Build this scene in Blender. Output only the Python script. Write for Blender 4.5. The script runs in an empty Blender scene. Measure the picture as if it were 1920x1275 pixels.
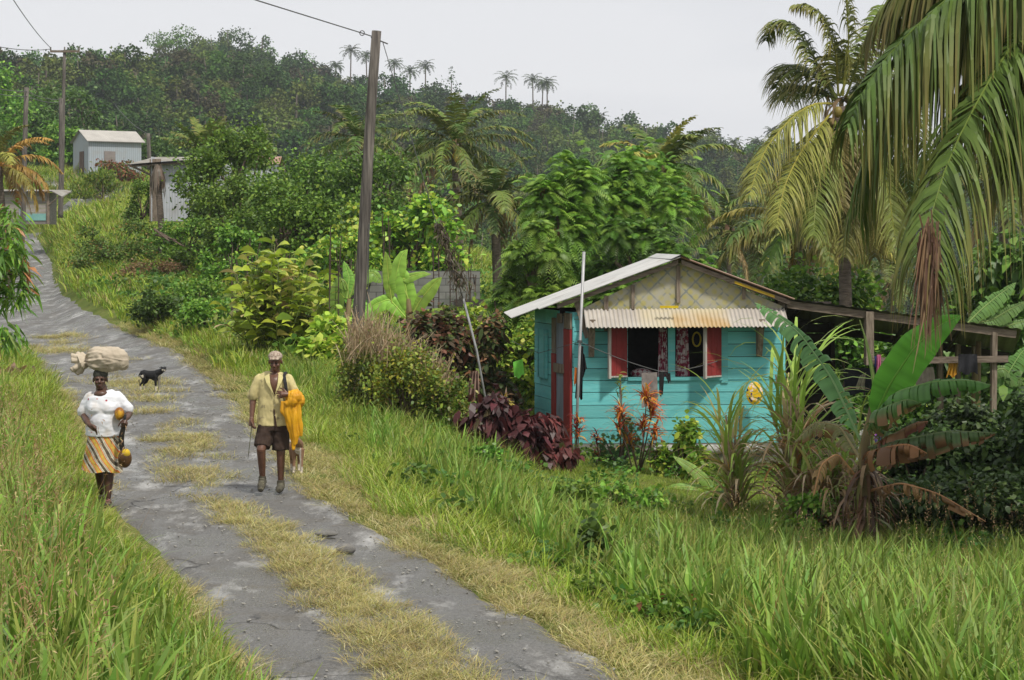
import bpy, math, random
import numpy as np
from mathutils import Vector, Matrix
R = math.radians
scene = bpy.context.scene
# ------------------------------------------------------------- camera
F = 3733.33; CX = 960.0; HY = 455.0; CH = 3.0
def W(px, py, D):
    """point of the place seen at (px, py), D metres in front of the camera"""
    return np.array([(px-CX)/F*D, D, CH-(py-HY)/F*D])
cam_d = bpy.data.cameras.new('camera'); cam = bpy.data.objects.new('camera', cam_d)
scene.collection.objects.link(cam); scene.camera = cam
cam.location = (0, 0, CH); cam.rotation_euler = (R(90), 0, 0)
cam_d.sensor_width = 36; cam_d.lens = 70; cam_d.shift_y = -(637.5-HY)/1920
cam_d.clip_start = 0.5; cam_d.clip_end = 6000
# ------------------------------------------------------------- sky and sun
SUN_EL = 58; SUN_AZ = 142
world = bpy.data.worlds.new('World'); scene.world = world; world.use_nodes = True
wn = world.node_tree; wn.nodes.clear()
def nd(nt, t, **k):
    n = nt.nodes.new(t)
    for a, b in k.items():
        if a == 'inp':
            for i, v in b.items(): n.inputs[i].default_value = v
        else: setattr(n, a, b)
    return n
sky = nd(wn, 'ShaderNodeTexSky', sky_type='NISHITA', sun_disc=False, sun_elevation=R(SUN_EL), sun_rotation=R(SUN_AZ), air_density=1.0, dust_density=3.0)
tc = nd(wn, 'ShaderNodeTexCoord')
nz = nd(wn, 'ShaderNodeTexNoise', inp={'Scale': 1.6, 'Detail': 5.0, 'Roughness': .5})
mpw = nd(wn, 'ShaderNodeMapping', inp={'Scale': (1, 1, 5)})
wn.links.new(tc.outputs['Generated'], mpw.inputs[0]); wn.links.new(mpw.outputs[0], nz.inputs['Vector'])
cr = nd(wn, 'ShaderNodeValToRGB')
cr.color_ramp.elements[0].position = .36; cr.color_ramp.elements[0].color = (7.0, 7.15, 7.6, 1)
cr.color_ramp.elements[1].position = .66; cr.color_ramp.elements[1].color = (8.9, 8.9, 9.1, 1)
wn.links.new(nz.outputs['Fac'], cr.inputs[0])
mx = nd(wn, 'ShaderNodeMix', data_type='RGBA'); mx.inputs[0].default_value = .93
wn.links.new(sky.outputs[0], mx.inputs[6]); wn.links.new(cr.outputs[0], mx.inputs[7])
bg = nd(wn, 'ShaderNodeBackground', inp={'Strength': .092}); wo = nd(wn, 'ShaderNodeOutputWorld')
wn.links.new(mx.outputs[2], bg.inputs[0]); wn.links.new(bg.outputs[0], wo.inputs[0])
sl = bpy.data.lights.new('sun', 'SUN'); sl.energy = 3.5; sl.angle = R(5); sl.color = (1.0, .955, .87)
sun = bpy.data.objects.new('sun', sl); scene.collection.objects.link(sun)
sd = Vector((math.sin(R(SUN_AZ))*math.cos(R(SUN_EL)), math.cos(R(SUN_AZ))*math.cos(R(SUN_EL)), math.sin(R(SUN_EL))))
sun.rotation_euler = (-sd).to_track_quat('-Z', 'Y').to_euler(); sun.location = (20, -30, 60)
scene.view_settings.view_transform = 'Standard'; scene.view_settings.look = 'None'
scene.view_settings.exposure = .12; scene.view_settings.gamma = 1; scene.view_settings.use_curve_mapping = False
scene.render.engine = 'CYCLES'; scene.cycles.max_bounces = 4; scene.cycles.diffuse_bounces = 2; scene.cycles.glossy_bounces = 2; scene.cycles.transmission_bounces = 2; scene.cycles.volume_bounces = 0
# ------------------------------------------------------------- mesh helpers
def nrm(v): return v/np.maximum(np.linalg.norm(v, axis=-1, keepdims=True), 1e-9)
class NM:
    """collects quads (with one colour per vertex) and links them as one mesh object"""
    def __init__(s): s.v = []; s.f = []; s.c = []; s.n = 0
    def add(s, v, f, c=(1, 1, 1)):
        v = np.asarray(v, float).reshape(-1, 3); f = np.asarray(f, int)
        if f.ndim == 1: f = f[None]
        if f.shape[1] == 3: f = np.concatenate([f, f[:, 2:3]], 1)
        c = np.asarray(c, float)
        if c.ndim == 1: c = np.tile(c, (len(v), 1))
        s.v.append(v); s.f.append(f+s.n); s.c.append(c); s.n += len(v); return s
    def ribbon(s, P, S, Wd, c):
        """P (n,m,3) centre lines, S (n,m,3) side vectors, Wd (n,m) half widths, c (n,3) or (n,m,3)"""
        n, m, _ = P.shape
        v = np.stack([P-S*Wd[..., None], P+S*Wd[..., None]], 2).reshape(-1, 3)
        i = (np.arange(n)[:, None]*m+np.arange(m-1)[None])*2
        f = np.stack([i, i+1, i+3, i+2], -1).reshape(-1, 4)
        c = np.asarray(c, float)
        if c.ndim == 2: c = np.repeat(c[:, None], m, 1)
        return s.add(v, f, np.repeat(c.reshape(-1, 3), 2, 0))
    def tube(s, P, r, k=8, c=(1, 1, 1), cap=True, sq=(1, 1), up=(0, 0, 1)):
        P = np.asarray(P, float); m = len(P); r = np.broadcast_to(np.asarray(r, float), (m,))
        T = nrm(np.gradient(P, axis=0)); u = np.array(up, float)
        if abs(T[0] @ u) > .9: u = np.array([0, 1., 0]) if abs(u[2]) > .5 else np.array([0, 0, 1.])
        A = nrm(np.cross(T, u)); B = np.cross(A, T)
        a = np.linspace(0, 2*math.pi, k, endpoint=False)
        v = P[:, None]+r[:, None, None]*(np.cos(a)[None, :, None]*A[:, None]*sq[0]+np.sin(a)[None, :, None]*B[:, None]*sq[1])
        i = np.arange(m-1)[:, None]*k; j = np.arange(k)[None]; j2 = (j+1) % k
        f = np.stack([i+j, i+j2, i+k+j2, i+k+j], -1).reshape(-1, 4)
        v = v.reshape(-1, 3)
        c = np.asarray(c, float)
        cc = np.repeat(c, k, 0) if c.ndim == 2 else np.tile(c, (len(v), 1))
        if cap:
            b = len(v); v = np.concatenate([v, P[:1], P[-1:]])
            cc = np.concatenate([cc, cc[:1], cc[-1:]])
            j = np.arange(k); j2 = (j+1) % k
            f = np.concatenate([f, np.stack([j2, j, j*0+b, j*0+b], -1), np.stack([(m-1)*k+j, (m-1)*k+j2, j*0+b+1, j*0+b+1], -1)])
        return s.add(v, f, cc)
    def box(s, x0, x1, y0, y1, z0, z1, c=(1, 1, 1), M=None):
        v = np.array([[x, y, z] for z in (z0, z1) for y in (y0, y1) for x in (x0, x1)], float)
        if M is not None: v = v @ np.asarray(M)[:3, :3].T+np.asarray(M)[:3, 3]
        return s.add(v, [[0, 2, 3, 1], [4, 5, 7, 6], [0, 1, 5, 4], [2, 6, 7, 3], [0, 4, 6, 2], [1, 3, 7, 5]], c)
    def ball(s, p, r, k=10, c=(1, 1, 1), M=None):
        r = np.broadcast_to(np.asarray(r, float), (3,))
        th = np.linspace(0, math.pi, k//2+2)[1:-1]; ph = np.linspace(0, 2*math.pi, k, endpoint=False)
        v = np.stack([np.sin(th)[:, None]*np.cos(ph), np.sin(th)[:, None]*np.sin(ph), np.cos(th)[:, None]+0*ph], -1).reshape(-1, 3)
        v = np.concatenate([v, [[0, 0, 1], [0, 0, -1]]])*r
        if M is not None: v = v @ np.asarray(M)[:3, :3].T
        v = v+np.asarray(p); q = len(th)
        i = np.arange(q-1)[:, None]*k; j = np.arange(k)[None]; j2 = (j+1) % k
        f = np.stack([i+j, i+k+j, i+k+j2, i+j2], -1).reshape(-1, 4)
        j = np.arange(k); j2 = (j+1) % k; t = q*k
        f = np.concatenate([f, np.stack([j, j2, j*0+t, j*0+t], -1), np.stack([(q-1)*k+j2, (q-1)*k+j, j*0+t+1, j*0+t+1], -1)])
        return s.add(v, f, c)
    def sheet(s, G, c=(1, 1, 1)):
        """G (a,b,3) grid of points"""
        a, b, _ = G.shape; i = np.arange(a-1)[:, None]*b; j = np.arange(b-1)[None]
        f = np.stack([i+j, i+j+1, i+b+j+1, i+b+j], -1).reshape(-1, 4)
        c = np.asarray(c, float)
        return s.add(G.reshape(-1, 3), f, c.reshape(-1, 3) if c.ndim == 3 else c)
    def mesh(s, name, smooth=False):
        v = np.concatenate(s.v); f = np.concatenate(s.f); c = np.concatenate(s.c)
        tri = f[:, 2] == f[:, 3]
        for (a, b) in ((0, 1), (1, 2), (3, 0)): pass
        lt = np.where(tri, 3, 4); ls = np.concatenate([[0], np.cumsum(lt)[:-1]])
        keep = np.ones(f.shape, bool); keep[tri, 3] = False
        me = bpy.data.meshes.new(name)
        me.vertices.add(len(v)); me.vertices.foreach_set('co', v.astype(np.float32).ravel())
        li = f[keep]
        me.loops.add(len(li)); me.loops.foreach_set('vertex_index', li.astype(np.int32))
        me.polygons.add(len(f)); me.polygons.foreach_set('loop_start', ls.astype(np.int32)); me.polygons.foreach_set('loop_total', lt.astype(np.int32))
        me.polygons.foreach_set('use_smooth', np.full(len(f), bool(smooth)))
        at = me.attributes.new('Col', 'FLOAT_COLOR', 'POINT')
        at.data.foreach_set('color', np.concatenate([c, np.ones((len(c), 1))], 1).astype(np.float32).ravel())
        me.update(calc_edges=True); me.validate()
        return me
    def obj(s, name, mat, parent=None, smooth=False, link=True):
        me = s.mesh(name, smooth); me.materials.append(mat)
        o = bpy.data.objects.new(name, me)
        if link: scene.collection.objects.link(o)
        if parent is not None:
            o.parent = parent; o.matrix_parent_inverse = Matrix.Translation(parent.location).inverted() if parent.get('worldparts') else Matrix()
        return o
def tag(o, label=None, cat=None, group=None, kind=None):
    if label: o['label'] = label
    if cat: o['category'] = cat
    if group: o['group'] = group
    if kind: o['kind'] = kind
    return o
def thing(name, label, cat, loc=(0, 0, 0), rz=0, group=None, parent=None):
    """Empty at the base of a thing.  Parts are given in the thing's own frame."""
    o = bpy.data.objects.new(name, None); scene.collection.objects.link(o)
    o.empty_display_size = .2; o.location = tuple(loc); o.rotation_euler = (0, 0, rz)
    return tag(o, label, cat, group)
def part(nm, name, mat, par, smooth=False, label=None):
    me = nm.mesh(name, smooth); me.materials.append(mat)
    o = bpy.data.objects.new(name, me); scene.collection.objects.link(o); o.parent = par
    if label: o['label'] = label
    return o
def dup(root, loc, rz=0, sc=1, label=None, group=None):
    r = root.copy(); scene.collection.objects.link(r); r.location = tuple(loc); r.rotation_euler = (0, 0, rz)
    r.scale = (sc, sc, sc)
    if label: r['label'] = label
    if group: r['group'] = group
    for ch in list(root.children):
        c = ch.copy(); scene.collection.objects.link(c); c.parent = r
        for g in list(ch.children):
            d = g.copy(); scene.collection.objects.link(d); d.parent = c
    return r
# ------------------------------------------------------------- materials
MATS = {}
def mat_new(name):
    m = bpy.data.materials.new(name); m.use_nodes = True; nt = m.node_tree; nt.nodes.clear()
    out = nd(nt, 'ShaderNodeOutputMaterial'); return m, nt, out
def mat(name, col, col2=None, scale=6, rough=.8, bump=.3, bscale=None, stretch=(1, 1, 1), attr=False, metal=0, dist=.02, spec=.3, contrast=(.35, .65), col3=None, s3=2.0, p3=(.55, .7)):
    """noise-mixed principled material in object space"""
    if name in MATS: return MATS[name]
    m, nt, out = mat_new(name); L = nt.links.new
    p = nd(nt, 'ShaderNodeBsdfPrincipled', inp={'Roughness': rough, 'Metallic': metal, 'Specular IOR Level': spec})
    t = nd(nt, 'ShaderNodeTexCoord'); mp = nd(nt, 'ShaderNodeMapping', inp={'Scale': stretch}); L(t.outputs['Object'], mp.inputs[0])
    n = nd(nt, 'ShaderNodeTexNoise', inp={'Scale': scale, 'Detail': 6.0, 'Roughness': .6}); L(mp.outputs[0], n.inputs['Vector'])
    mr = nd(nt, 'ShaderNodeMapRange', inp={1: contrast[0], 2: contrast[1]}); L(n.outputs['Fac'], mr.inputs[0])
    x = nd(nt, 'ShaderNodeMix', data_type='RGBA'); L(mr.outputs[0], x.inputs[0])
    x.inputs[6].default_value = (*col, 1); x.inputs[7].default_value = (*(col2 or [c*.7 for c in col]), 1)
    o = x.outputs[2]
    if col3:
        n3 = nd(nt, 'ShaderNodeTexNoise', inp={'Scale': s3, 'Detail': 7.0, 'Roughness': .65}); L(mp.outputs[0], n3.inputs['Vector'])
        r3 = nd(nt, 'ShaderNodeMapRange', inp={1: p3[0], 2: p3[1]}); L(n3.outputs['Fac'], r3.inputs[0])
        y = nd(nt, 'ShaderNodeMix', data_type='RGBA'); L(r3.outputs[0], y.inputs[0]); L(o, y.inputs[6]); y.inputs[7].default_value = (*col3, 1); o = y.outputs[2]
    if attr:
        a = nd(nt, 'ShaderNodeAttribute', attribute_name='Col'); y = nd(nt, 'ShaderNodeMix', data_type='RGBA', blend_type='MULTIPLY'); y.inputs[0].default_value = 1
        L(o, y.inputs[6]); L(a.outputs['Color'], y.inputs[7]); o = y.outputs[2]
    L(o, p.inputs['Base Color'])
    if bump:
        nb = nd(nt, 'ShaderNodeTexNoise', inp={'Scale': bscale or scale*3, 'Detail': 5.0}); L(mp.outputs[0], nb.inputs['Vector'])
        b = nd(nt, 'ShaderNodeBump', inp={'Strength': bump, 'Distance': dist}); L(nb.outputs['Fac'], b.inputs['Height']); L(b.outputs[0], p.inputs['Normal'])
    L(p.outputs[0], out.inputs[0]); MATS[name] = m; return m
def leaf_mat(name, trans=.3, rough=.45, var=.35, spec=.35, nscale=3.0):
    """foliage: leaf colour from the mesh, varied per plant and by a noise"""
    if name in MATS: return MATS[name]
    m, nt, out = mat_new(name); L = nt.links.new
    a = nd(nt, 'ShaderNodeAttribute', attribute_name='Col'); oi = nd(nt, 'ShaderNodeObjectInfo')
    t = nd(nt, 'ShaderNodeTexCoord'); n = nd(nt, 'ShaderNodeTexNoise', inp={'Scale': nscale, 'Detail': 3.0}); L(t.outputs['Object'], n.inputs['Vector'])
    s = nd(nt, 'ShaderNodeMath', operation='ADD'); L(oi.outputs['Random'], s.inputs[0]); L(n.outputs['Fac'], s.inputs[1])
    v = nd(nt, 'ShaderNodeMapRange', inp={1: .35, 2: 1.45, 3: 1-var, 4: 1+var}); L(s.outputs[0], v.inputs[0])
    h = nd(nt, 'ShaderNodeHueSaturation', inp={'Saturation': 1.0}); L(v.outputs[0], h.inputs['Value']); L(a.outputs['Color'], h.inputs['Color'])
    hm = nd(nt, 'ShaderNodeMapRange', inp={1: 0, 2: 1, 3: .485, 4: .515}); L(oi.outputs['Random'], hm.inputs[0]); L(hm.outputs[0], h.inputs['Hue'])
    p = nd(nt, 'ShaderNodeBsdfPrincipled', inp={'Roughness': rough, 'Specular IOR Level': spec}); L(h.outputs[0], p.inputs['Base Color'])
    tr = nd(nt, 'ShaderNodeBsdfTranslucent'); L(h.outputs[0], tr.inputs[0])
    x = nd(nt, 'ShaderNodeMixShader'); x.inputs[0].default_value = trans; L(p.outputs[0], x.inputs[1]); L(tr.outputs[0], x.inputs[2])
    L(x.outputs[0], out.inputs[0]); MATS[name] = m; return m
LEAF = leaf_mat('leaf'); PALML = leaf_mat('palm_leaf', trans=.14, rough=.5, spec=.22, var=.3); FAR = leaf_mat('far_leaf', trans=.12, rough=.8, var=.25, spec=.1, nscale=.12); GRASSM = leaf_mat('grass_blade', trans=.35, rough=.5, var=.28)
BARK = mat('bark', (.16, .12, .085), (.07, .05, .035), scale=8, stretch=(1, 1, .3), rough=.95, bump=.6)
PALMBARK = mat('palm_bark', (.2, .16, .125), (.09, .07, .055), scale=5, stretch=(1, 1, 5), rough=.95, bump=.7, dist=.04)
WOOD = mat('weathered_wood', (.27, .22, .17), (.12, .09, .065), scale=5, stretch=(6, 6, .7), rough=.9, bump=.4)
WOODH = mat('weathered_beam', (.24, .19, .15), (.1, .075, .055), scale=5, stretch=(.7, 6, 6), rough=.9, bump=.4)
POLEM = mat('grey_pole_wood', (.17, .15, .13), (.05, .043, .038), scale=3.5, stretch=(7, 7, .35), rough=.9, bump=.5, col3=(.26, .23, .195), s3=2.0)
# ------------------------------------------------------------- the lie of the land
TC = [-4000, -1500, -600, 0, 100, 200, 400, 600, 800, 1000, 1300, 1600, 1920, 2600, 5000]
RIDGE = [(-4000, 230), (-1500, 190), (-600, 150), (0, 150), (100, 142), (200, 128), (280, 105), (330, 92), (430, 88), (500, 105), (560, 132), (640, 162), (700, 178), (800, 192), (900, 206), (1000, 222), (1060, 236), (1120, 262), (1200, 275), (1300, 285), (1420, 305), (1500, 312), (1700, 335), (1920, 345), (2600, 370), (5000, 400)]
def ridge_py(px): return np.interp(px, [a for a, b in RIDGE], [b+np.interp(a, [0, 300, 700, 1400], [50, 42, 38, 22]) for a, b in RIDGE])
DR = 600.0
rz = [CH-(ridge_py(c)-HY)*DR/F for c in TC]
TD = [
 (1,   [0]*15),
 (10,  [.1,.1,.1,0,0,0,0,0,0,0,0,0,0,0,0]),
 (15,  [.1,.1,.1,.1,0,0,0,0,0,0,-.15,-.22,-.3,-.3,-.3]),
 (24,  [.1,.1,.1,.1,.05,0,0,0,-.08,-.4,-.92,-1.12,-1.2,-1.25,-1.25]),
 (32,  [.1,.1,.1,.1,.05,0,0,.0,-.25,-.8,-1.1,-1.2,-1.25,-1.3,-1.3]),
 (38,  [.1,.1,.1,.1,.05,0,0,.08,-.15,-.9,-1.08,-1.2,-1.3,-1.3,-1.3]),
 (45,  [.2,.2,.2,.1,.0,0,.1,.3,.1,-.5,-1.05,-1.2,-1.3,-1.6,-1.6]),
 (60,  [.3,.3,.3,.05,.05,.27,.75,.8,.5,0,-1.2,-1.8,-2,-2.5,-2.5]),
 (75,  [.5,.5,.5,.35,.4,1.2,1.4,1.2,.9,.2,-1.5,-2.4,-2.8,-3,-3]),
 (90,  [1,1,.9,.75,.8,2.4,2.6,2.0,1.4,.3,-2,-3.2,-4,-4,-4]),
 (110, [2,2,1.8,1.6,1.75,3.9,4.0,3,2,.5,-3,-5,-6,-6,-6]),
 (130, [3.5,3.5,3.3,3.2,3.6,5.0,5.2,4,2.6,.5,-4,-7,-9,-9,-9]),
 (150, [6,6,5.8,5.5,5.5,5.6,6.3,5,3,0,-5,-9,-11,-11,-11]),
 (165, [9,9,8.8,8.6,8.6,8.6,8,6,3,-1,-6,-10,-13,-13,-13]),
 (220, [14,14,12,11,10,9.5,8,5,1,-3,-9,-14,-17,-17,-17]),
 (320, [20,20,18,16,15,14,10,6,1,-4,-9,-14,-17,-17,-17]),
 (430, [34,36,38,38,37,36,36,28,20,13,4,-3,-6,-8,-8]),
 (520, [z*.78 for z in rz]),
 (600, rz),
 (700, [z*.86 for z in rz]),
 (1000, [z*.4 for z in rz]),
 (3000, [0]*15)]
TDd = np.array([r[0] for r in TD], float); TZ = np.array([r[1] for r in TD], float); TCa = np.array(TC, float)
def terr(x, y):
    x = np.asarray(x, float); y = np.asarray(y, float)
    D = np.clip(y, 1, 2999); c = np.clip(x/D*F+CX, -3999, 4999)
    i = np.clip(np.searchsorted(TDd, D, 'right')-1, 0, len(TDd)-2); j = np.clip(np.searchsorted(TCa, c, 'right')-1, 0, len(TCa)-2)
    a = (D-TDd[i])/(TDd[i+1]-TDd[i]); b = (c-TCa[j])/(TCa[j+1]-TCa[j])
    return TZ[i, j]*(1-a)*(1-b)+TZ[i+1, j]*a*(1-b)+TZ[i, j+1]*(1-a)*b+TZ[i+1, j+1]*a*b
def G(px, D, dz=0):
    """point on the ground at image column px and distance D"""
    x = (px-CX)/F*D; return np.array([x, D, float(terr(x, D))+dz])
# road centre line (distance, x, width)
RD = np.array([(2, 3.6, 2.6), (8, 1.6, 2.8), (13.7, -.42, 2.8), (18.8, -1.92, 2.6), (23.8, -3.6, 2.55), (29.9, -4.95, 2.8), (40, -7.3, 3.3), (49.8, -10.1, 3.8), (60.5, -13.9, 4.2), (70, -17.4, 4.8), (85, -21.6, 4.8), (110, -27.4, 4.2), (130, -33, 4.0)])
def road_x(D): return np.interp(D, RD[:, 0], RD[:, 1])
def road_w(D): return np.interp(D, RD[:, 0], RD[:, 2])
def road_lat(x, y):
    """signed distance from the road's centre line (metres), right positive"""
    s = (road_x(y+1)-road_x(y-1))/2
    return (x-road_x(y))/np.sqrt(1+s*s)
def vnoise(x, y, s, seed=0):
    x = np.asarray(x)/s; y = np.asarray(y)/s
    return (np.sin(x*1.7+seed)+np.sin(y*2.1+1.3*seed+x*.8)+np.sin((x+y)*1.37+2.1*seed)+np.sin((x*2.9-y*2.3)+seed*.7)*.6)/3.6
# ------------------------------------------------------------- ground sheet
def build_ground():
    Ds = np.concatenate([np.arange(-30, 8, 4), np.arange(8, 70, .5), np.arange(70, 170, 2), np.arange(170, 700, 8), [750, 850, 1000, 1300, 1800, 3000]])
    U = np.concatenate([np.linspace(-1.3, -.4, 12), np.linspace(-.36, .36, 170), np.linspace(.4, 1.3, 12)])
    g = np.zeros((len(Ds), len(U), 3))
    Y = Ds[:, None]+U[None]*0; X = U[None]*np.maximum(Y, 14)
    Z = terr(X, np.maximum(Y, 1)); lat = road_lat(X, Y); hw = road_w(Y)/2
    core = np.clip((hw-np.abs(lat))/.3+.3, 0, 1)*(Y < 133)
    Z = Z-core*.10+vnoise(X, Y, .7, 3)*.04*(1-core)*np.clip(Y/10, 0, 1)
    g[..., 0] = X; g[..., 1] = Y; g[..., 2] = Z
    m, nt, out = mat_new('soil'); L = nt.links.new
    p = nd(nt, 'ShaderNodeBsdfPrincipled', inp={'Roughness': .95, 'Specular IOR Level': .1})
    t = nd(nt, 'ShaderNodeTexCoord'); n = nd(nt, 'ShaderNodeTexNoise', inp={'Scale': .9, 'Detail': 8.0, 'Roughness': .7}); L(t.outputs['Object'], n.inputs['Vector'])
    r = nd(nt, 'ShaderNodeValToRGB'); e = r.color_ramp.elements
    e[0].position = .3; e[0].color = (.05, .075, .015, 1); e[1].position = .72; e[1].color = (.17, .16, .05, 1)
    k = r.color_ramp.elements.new(.5); k.color = (.09, .12, .022, 1)
    L(n.outputs['Fac'], r.inputs[0]); L(r.outputs[0], p.inputs['Base Color'])
    b = nd(nt, 'ShaderNodeBump', inp={'Strength': .6, 'Distance': .05}); n2 = nd(nt, 'ShaderNodeTexNoise', inp={'Scale': 12.0, 'Detail': 5.0}); L(t.outputs['Object'], n2.inputs['Vector'])
    L(n2.outputs['Fac'], b.inputs['Height']); L(b.outputs[0], p.inputs['Normal']); L(p.outputs[0], out.inputs[0])
    o = NM().sheet(g).obj('ground', m, smooth=True); tag(o, kind='structure')
def road_mat():
    m, nt, out = mat_new('worn_asphalt'); L = nt.links.new
    p = nd(nt, 'ShaderNodeBsdfPrincipled', inp={'Specular IOR Level': .5})
    t = nd(nt, 'ShaderNodeTexCoord')
    def noise(s, d=6., st=(1, 1, 1), rg=.6):
        mp = nd(nt, 'ShaderNodeMapping', inp={'Scale': st, 'Rotation': (0, 0, .28)}); L(t.outputs['Object'], mp.inputs[0])
        n = nd(nt, 'ShaderNodeTexNoise', inp={'Scale': s, 'Detail': d, 'Roughness': rg}); L(mp.outputs[0], n.inputs['Vector']); return n.outputs['Fac']
    def mr(src, a, b, c=0., d=1.):
        q = nd(nt, 'ShaderNodeMapRange', inp={1: a, 2: b, 3: c, 4: d}); L(src, q.inputs[0]); return q.outputs[0]
    def mixc(f, a, b):
        x = nd(nt, 'ShaderNodeMix', data_type='RGBA'); L(f, x.inputs[0])
        for i, v in ((6, a), (7, b)):
            if isinstance(v, tuple): x.inputs[i].default_value = (*v, 1)
            else: L(v, x.inputs[i])
        return x.outputs[2]
    base = mixc(mr(noise(.8, 8), .35, .65), (.072, .069, .065), (.112, .108, .1))
    grit = mixc(mr(noise(45, 3), .3, .7), (.06, .057, .052), (.27, .26, .24))
    x = nd(nt, 'ShaderNodeMix', data_type='RGBA'); x.inputs[0].default_value = .45; L(base, x.inputs[6]); L(grit, x.inputs[7])
    pale = mr(noise(1.1, 9, (1.4, .5, 1), .72), .52, .66)
    c = mixc(pale, x.outputs[2], (.38, .375, .36))
    dirt = mr(noise(1.7, 7), .56, .7, 0, .7); c = mixc(dirt, c, (.1, .085, .06))
    vo = nd(nt, 'ShaderNodeTexVoronoi', feature='DISTANCE_TO_EDGE', inp={'Scale': .75}); 
    mp = nd(nt, 'ShaderNodeMapping'); L(t.outputs['Object'], mp.inputs[0])
    wv = nd(nt, 'ShaderNodeTexNoise', inp={'Scale': 2.5, 'Detail': 5.}); L(mp.outputs[0], wv.inputs['Vector'])
    ad = nd(nt, 'ShaderNodeMix', data_type='RGBA', blend_type='ADD'); ad.inputs[0].default_value = .5; L(mp.outputs[0], ad.inputs[6]); L(wv.outputs['Color'], ad.inputs[7]); L(ad.outputs[2], vo.inputs['Vector'])
    crk = mr(vo.outputs['Distance'], .0, .018, 1, 0); ck = nd(nt, 'ShaderNodeMath', operation='MULTIPLY'); L(crk, ck.inputs[0]); L(mr(noise(.5), .5, .6), ck.inputs[1])
    c = mixc(ck.outputs[0], c, (.03, .028, .026))
    L(c, p.inputs['Base Color'])
    L(mr(noise(1.1, 7, (1.2, .5, 1)), .44, .58, .26, .85), p.inputs['Roughness'])
    h = nd(nt, 'ShaderNodeMath', operation='ADD'); L(noise(45, 4), h.inputs[0]); L(noise(4, 6), h.inputs[1])
    h2 = nd(nt, 'ShaderNodeMath', operation='SUBTRACT'); L(h.outputs[0], h2.inputs[0]); L(ck.outputs[0], h2.inputs[1])
    b = nd(nt, 'ShaderNodeBump', inp={'Strength': .9, 'Distance': .024}); L(h2.outputs[0], b.inputs['Height']); L(b.outputs[0], p.inputs['Normal'])
    L(p.outputs[0], out.inputs[0]); return m
def build_road():
    m = road_mat(); rng = np.random.default_rng(5)
    D = np.concatenate([np.arange(1, 60, .25), np.arange(60, 133, 1.)]); k = 25; t = np.linspace(-1, 1, k)
    rx = road_x(D); s = np.gradient(rx, D); nx = 1/np.sqrt(1+s*s); ny = -s*nx
    wl = road_w(D)/2+.14*vnoise(D, D*0, .35, 1)+.05; wr = road_w(D)/2+.18*vnoise(D, D*0, .45, 4)+.05
    lat = np.where(t[None] < 0, t[None]*wl[:, None], t[None]*wr[:, None])
    X = rx[:, None]+lat*nx[:, None]; Y = D[:, None]+lat*ny[:, None]
    edge = np.clip((np.abs(t)-.86)/.14, 0, 1)
    Z = terr(X, Y)-.01-.10*edge[None]+.012*vnoise(X, Y, .25, 7)*np.clip((38-Y)/12, 0, 1)-.02*np.exp(-((np.abs(t)-.5)/.2)**2)[None]
    tag(NM().sheet(np.stack([X, Y, Z], -1)).obj('road', m, smooth=True), kind='structure')
    # the same road again, higher up by the tin house
    P = np.array([W(-60, 398, 146), W(60, 402, 146), W(165, 397, 148), W(200, 388, 155), W(150, 378, 160), W(100, 366, 166), W(40, 352, 172)])
    tt = np.linspace(0, 6, 60); C = np.stack([np.interp(tt, range(7), P[:, i]) for i in range(3)], -1)
    T = nrm(np.gradient(C, axis=0)); S = nrm(np.cross(T, [0, 0, 1.])); q = np.linspace(-2.4, 2.4, 7)
    g = C[:, None]+S[:, None]*q[None, :, None]; g[..., 2] = np.maximum(terr(g[..., 0], g[..., 1])+.15, g[..., 2])
    tag(NM().sheet(g).obj('upper_road', m, smooth=True), kind='structure')
build_ground(); build_road()
# ------------------------------------------------------------- grass and ground cover
def jit(rng, pal, n, j=.18):
    pal = np.array(pal, float); w = pal[:, 3]/pal[:, 3].sum() if pal.shape[1] > 3 else None
    c = pal[rng.choice(len(pal), n, p=w), :3]
    return c*(1+rng.uniform(-j, j, (n, 1)))*(1+rng.uniform(-.06, .06, (n, 3)))
def blades(nm, rng, n, rad, h, lean, wd, pal, m=5, droop=.5, tip=None):
    az = rng.uniform(0, 2*math.pi, n); r = rad*np.sqrt(rng.uniform(0, 1, n))
    b = np.stack([np.cos(az)*r, np.sin(az)*r, np.full(n, -.02)], -1)
    a2 = az+rng.normal(0, .9, n); d = np.stack([np.cos(a2), np.sin(a2), 0*a2], -1)
    H = rng.uniform(h[0], h[1], n); Ln = H*rng.uniform(lean[0], lean[1], n)
    t = np.linspace(0, 1, m)[None, :, None]; dr = rng.uniform(0, droop, n)[:, None, None]
    P = b[:, None]+d[:, None]*Ln[:, None, None]*t**1.8+np.array([0, 0, 1.])*(H[:, None, None]*(t-dr*t**2.6))
    tw = a2+math.pi/2+rng.normal(0, .6, n); S = np.stack([np.cos(tw), np.sin(tw), 0*tw], -1)[:, None]+np.zeros((1, m, 1))
    w = rng.uniform(wd[0], wd[1], n)[:, None]*np.interp(np.linspace(0, 1, m), [0, .25, .7, 1], [.6, 1, .8, .05])[None]
    c = jit(rng, pal, n); c = np.repeat(c[:, None], m, 1)
    if tip is not None:
        f = (np.linspace(0, 1, m)**3)[None, :, None]*rng.uniform(0, 1, (n, 1, 1)); c = c*(1-f)+np.array(tip)*f
    nm.ribbon(P, S, w, c)
BROAD = [(.15, .3, .03, 4), (.11, .23, .025, 3), (.22, .37, .045, 2), (.38, .4, .14, .5)]
SEED = [(.3, .28, .08, 3), (.24, .3, .05, 3), (.4, .24, .1, 1)]
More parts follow.
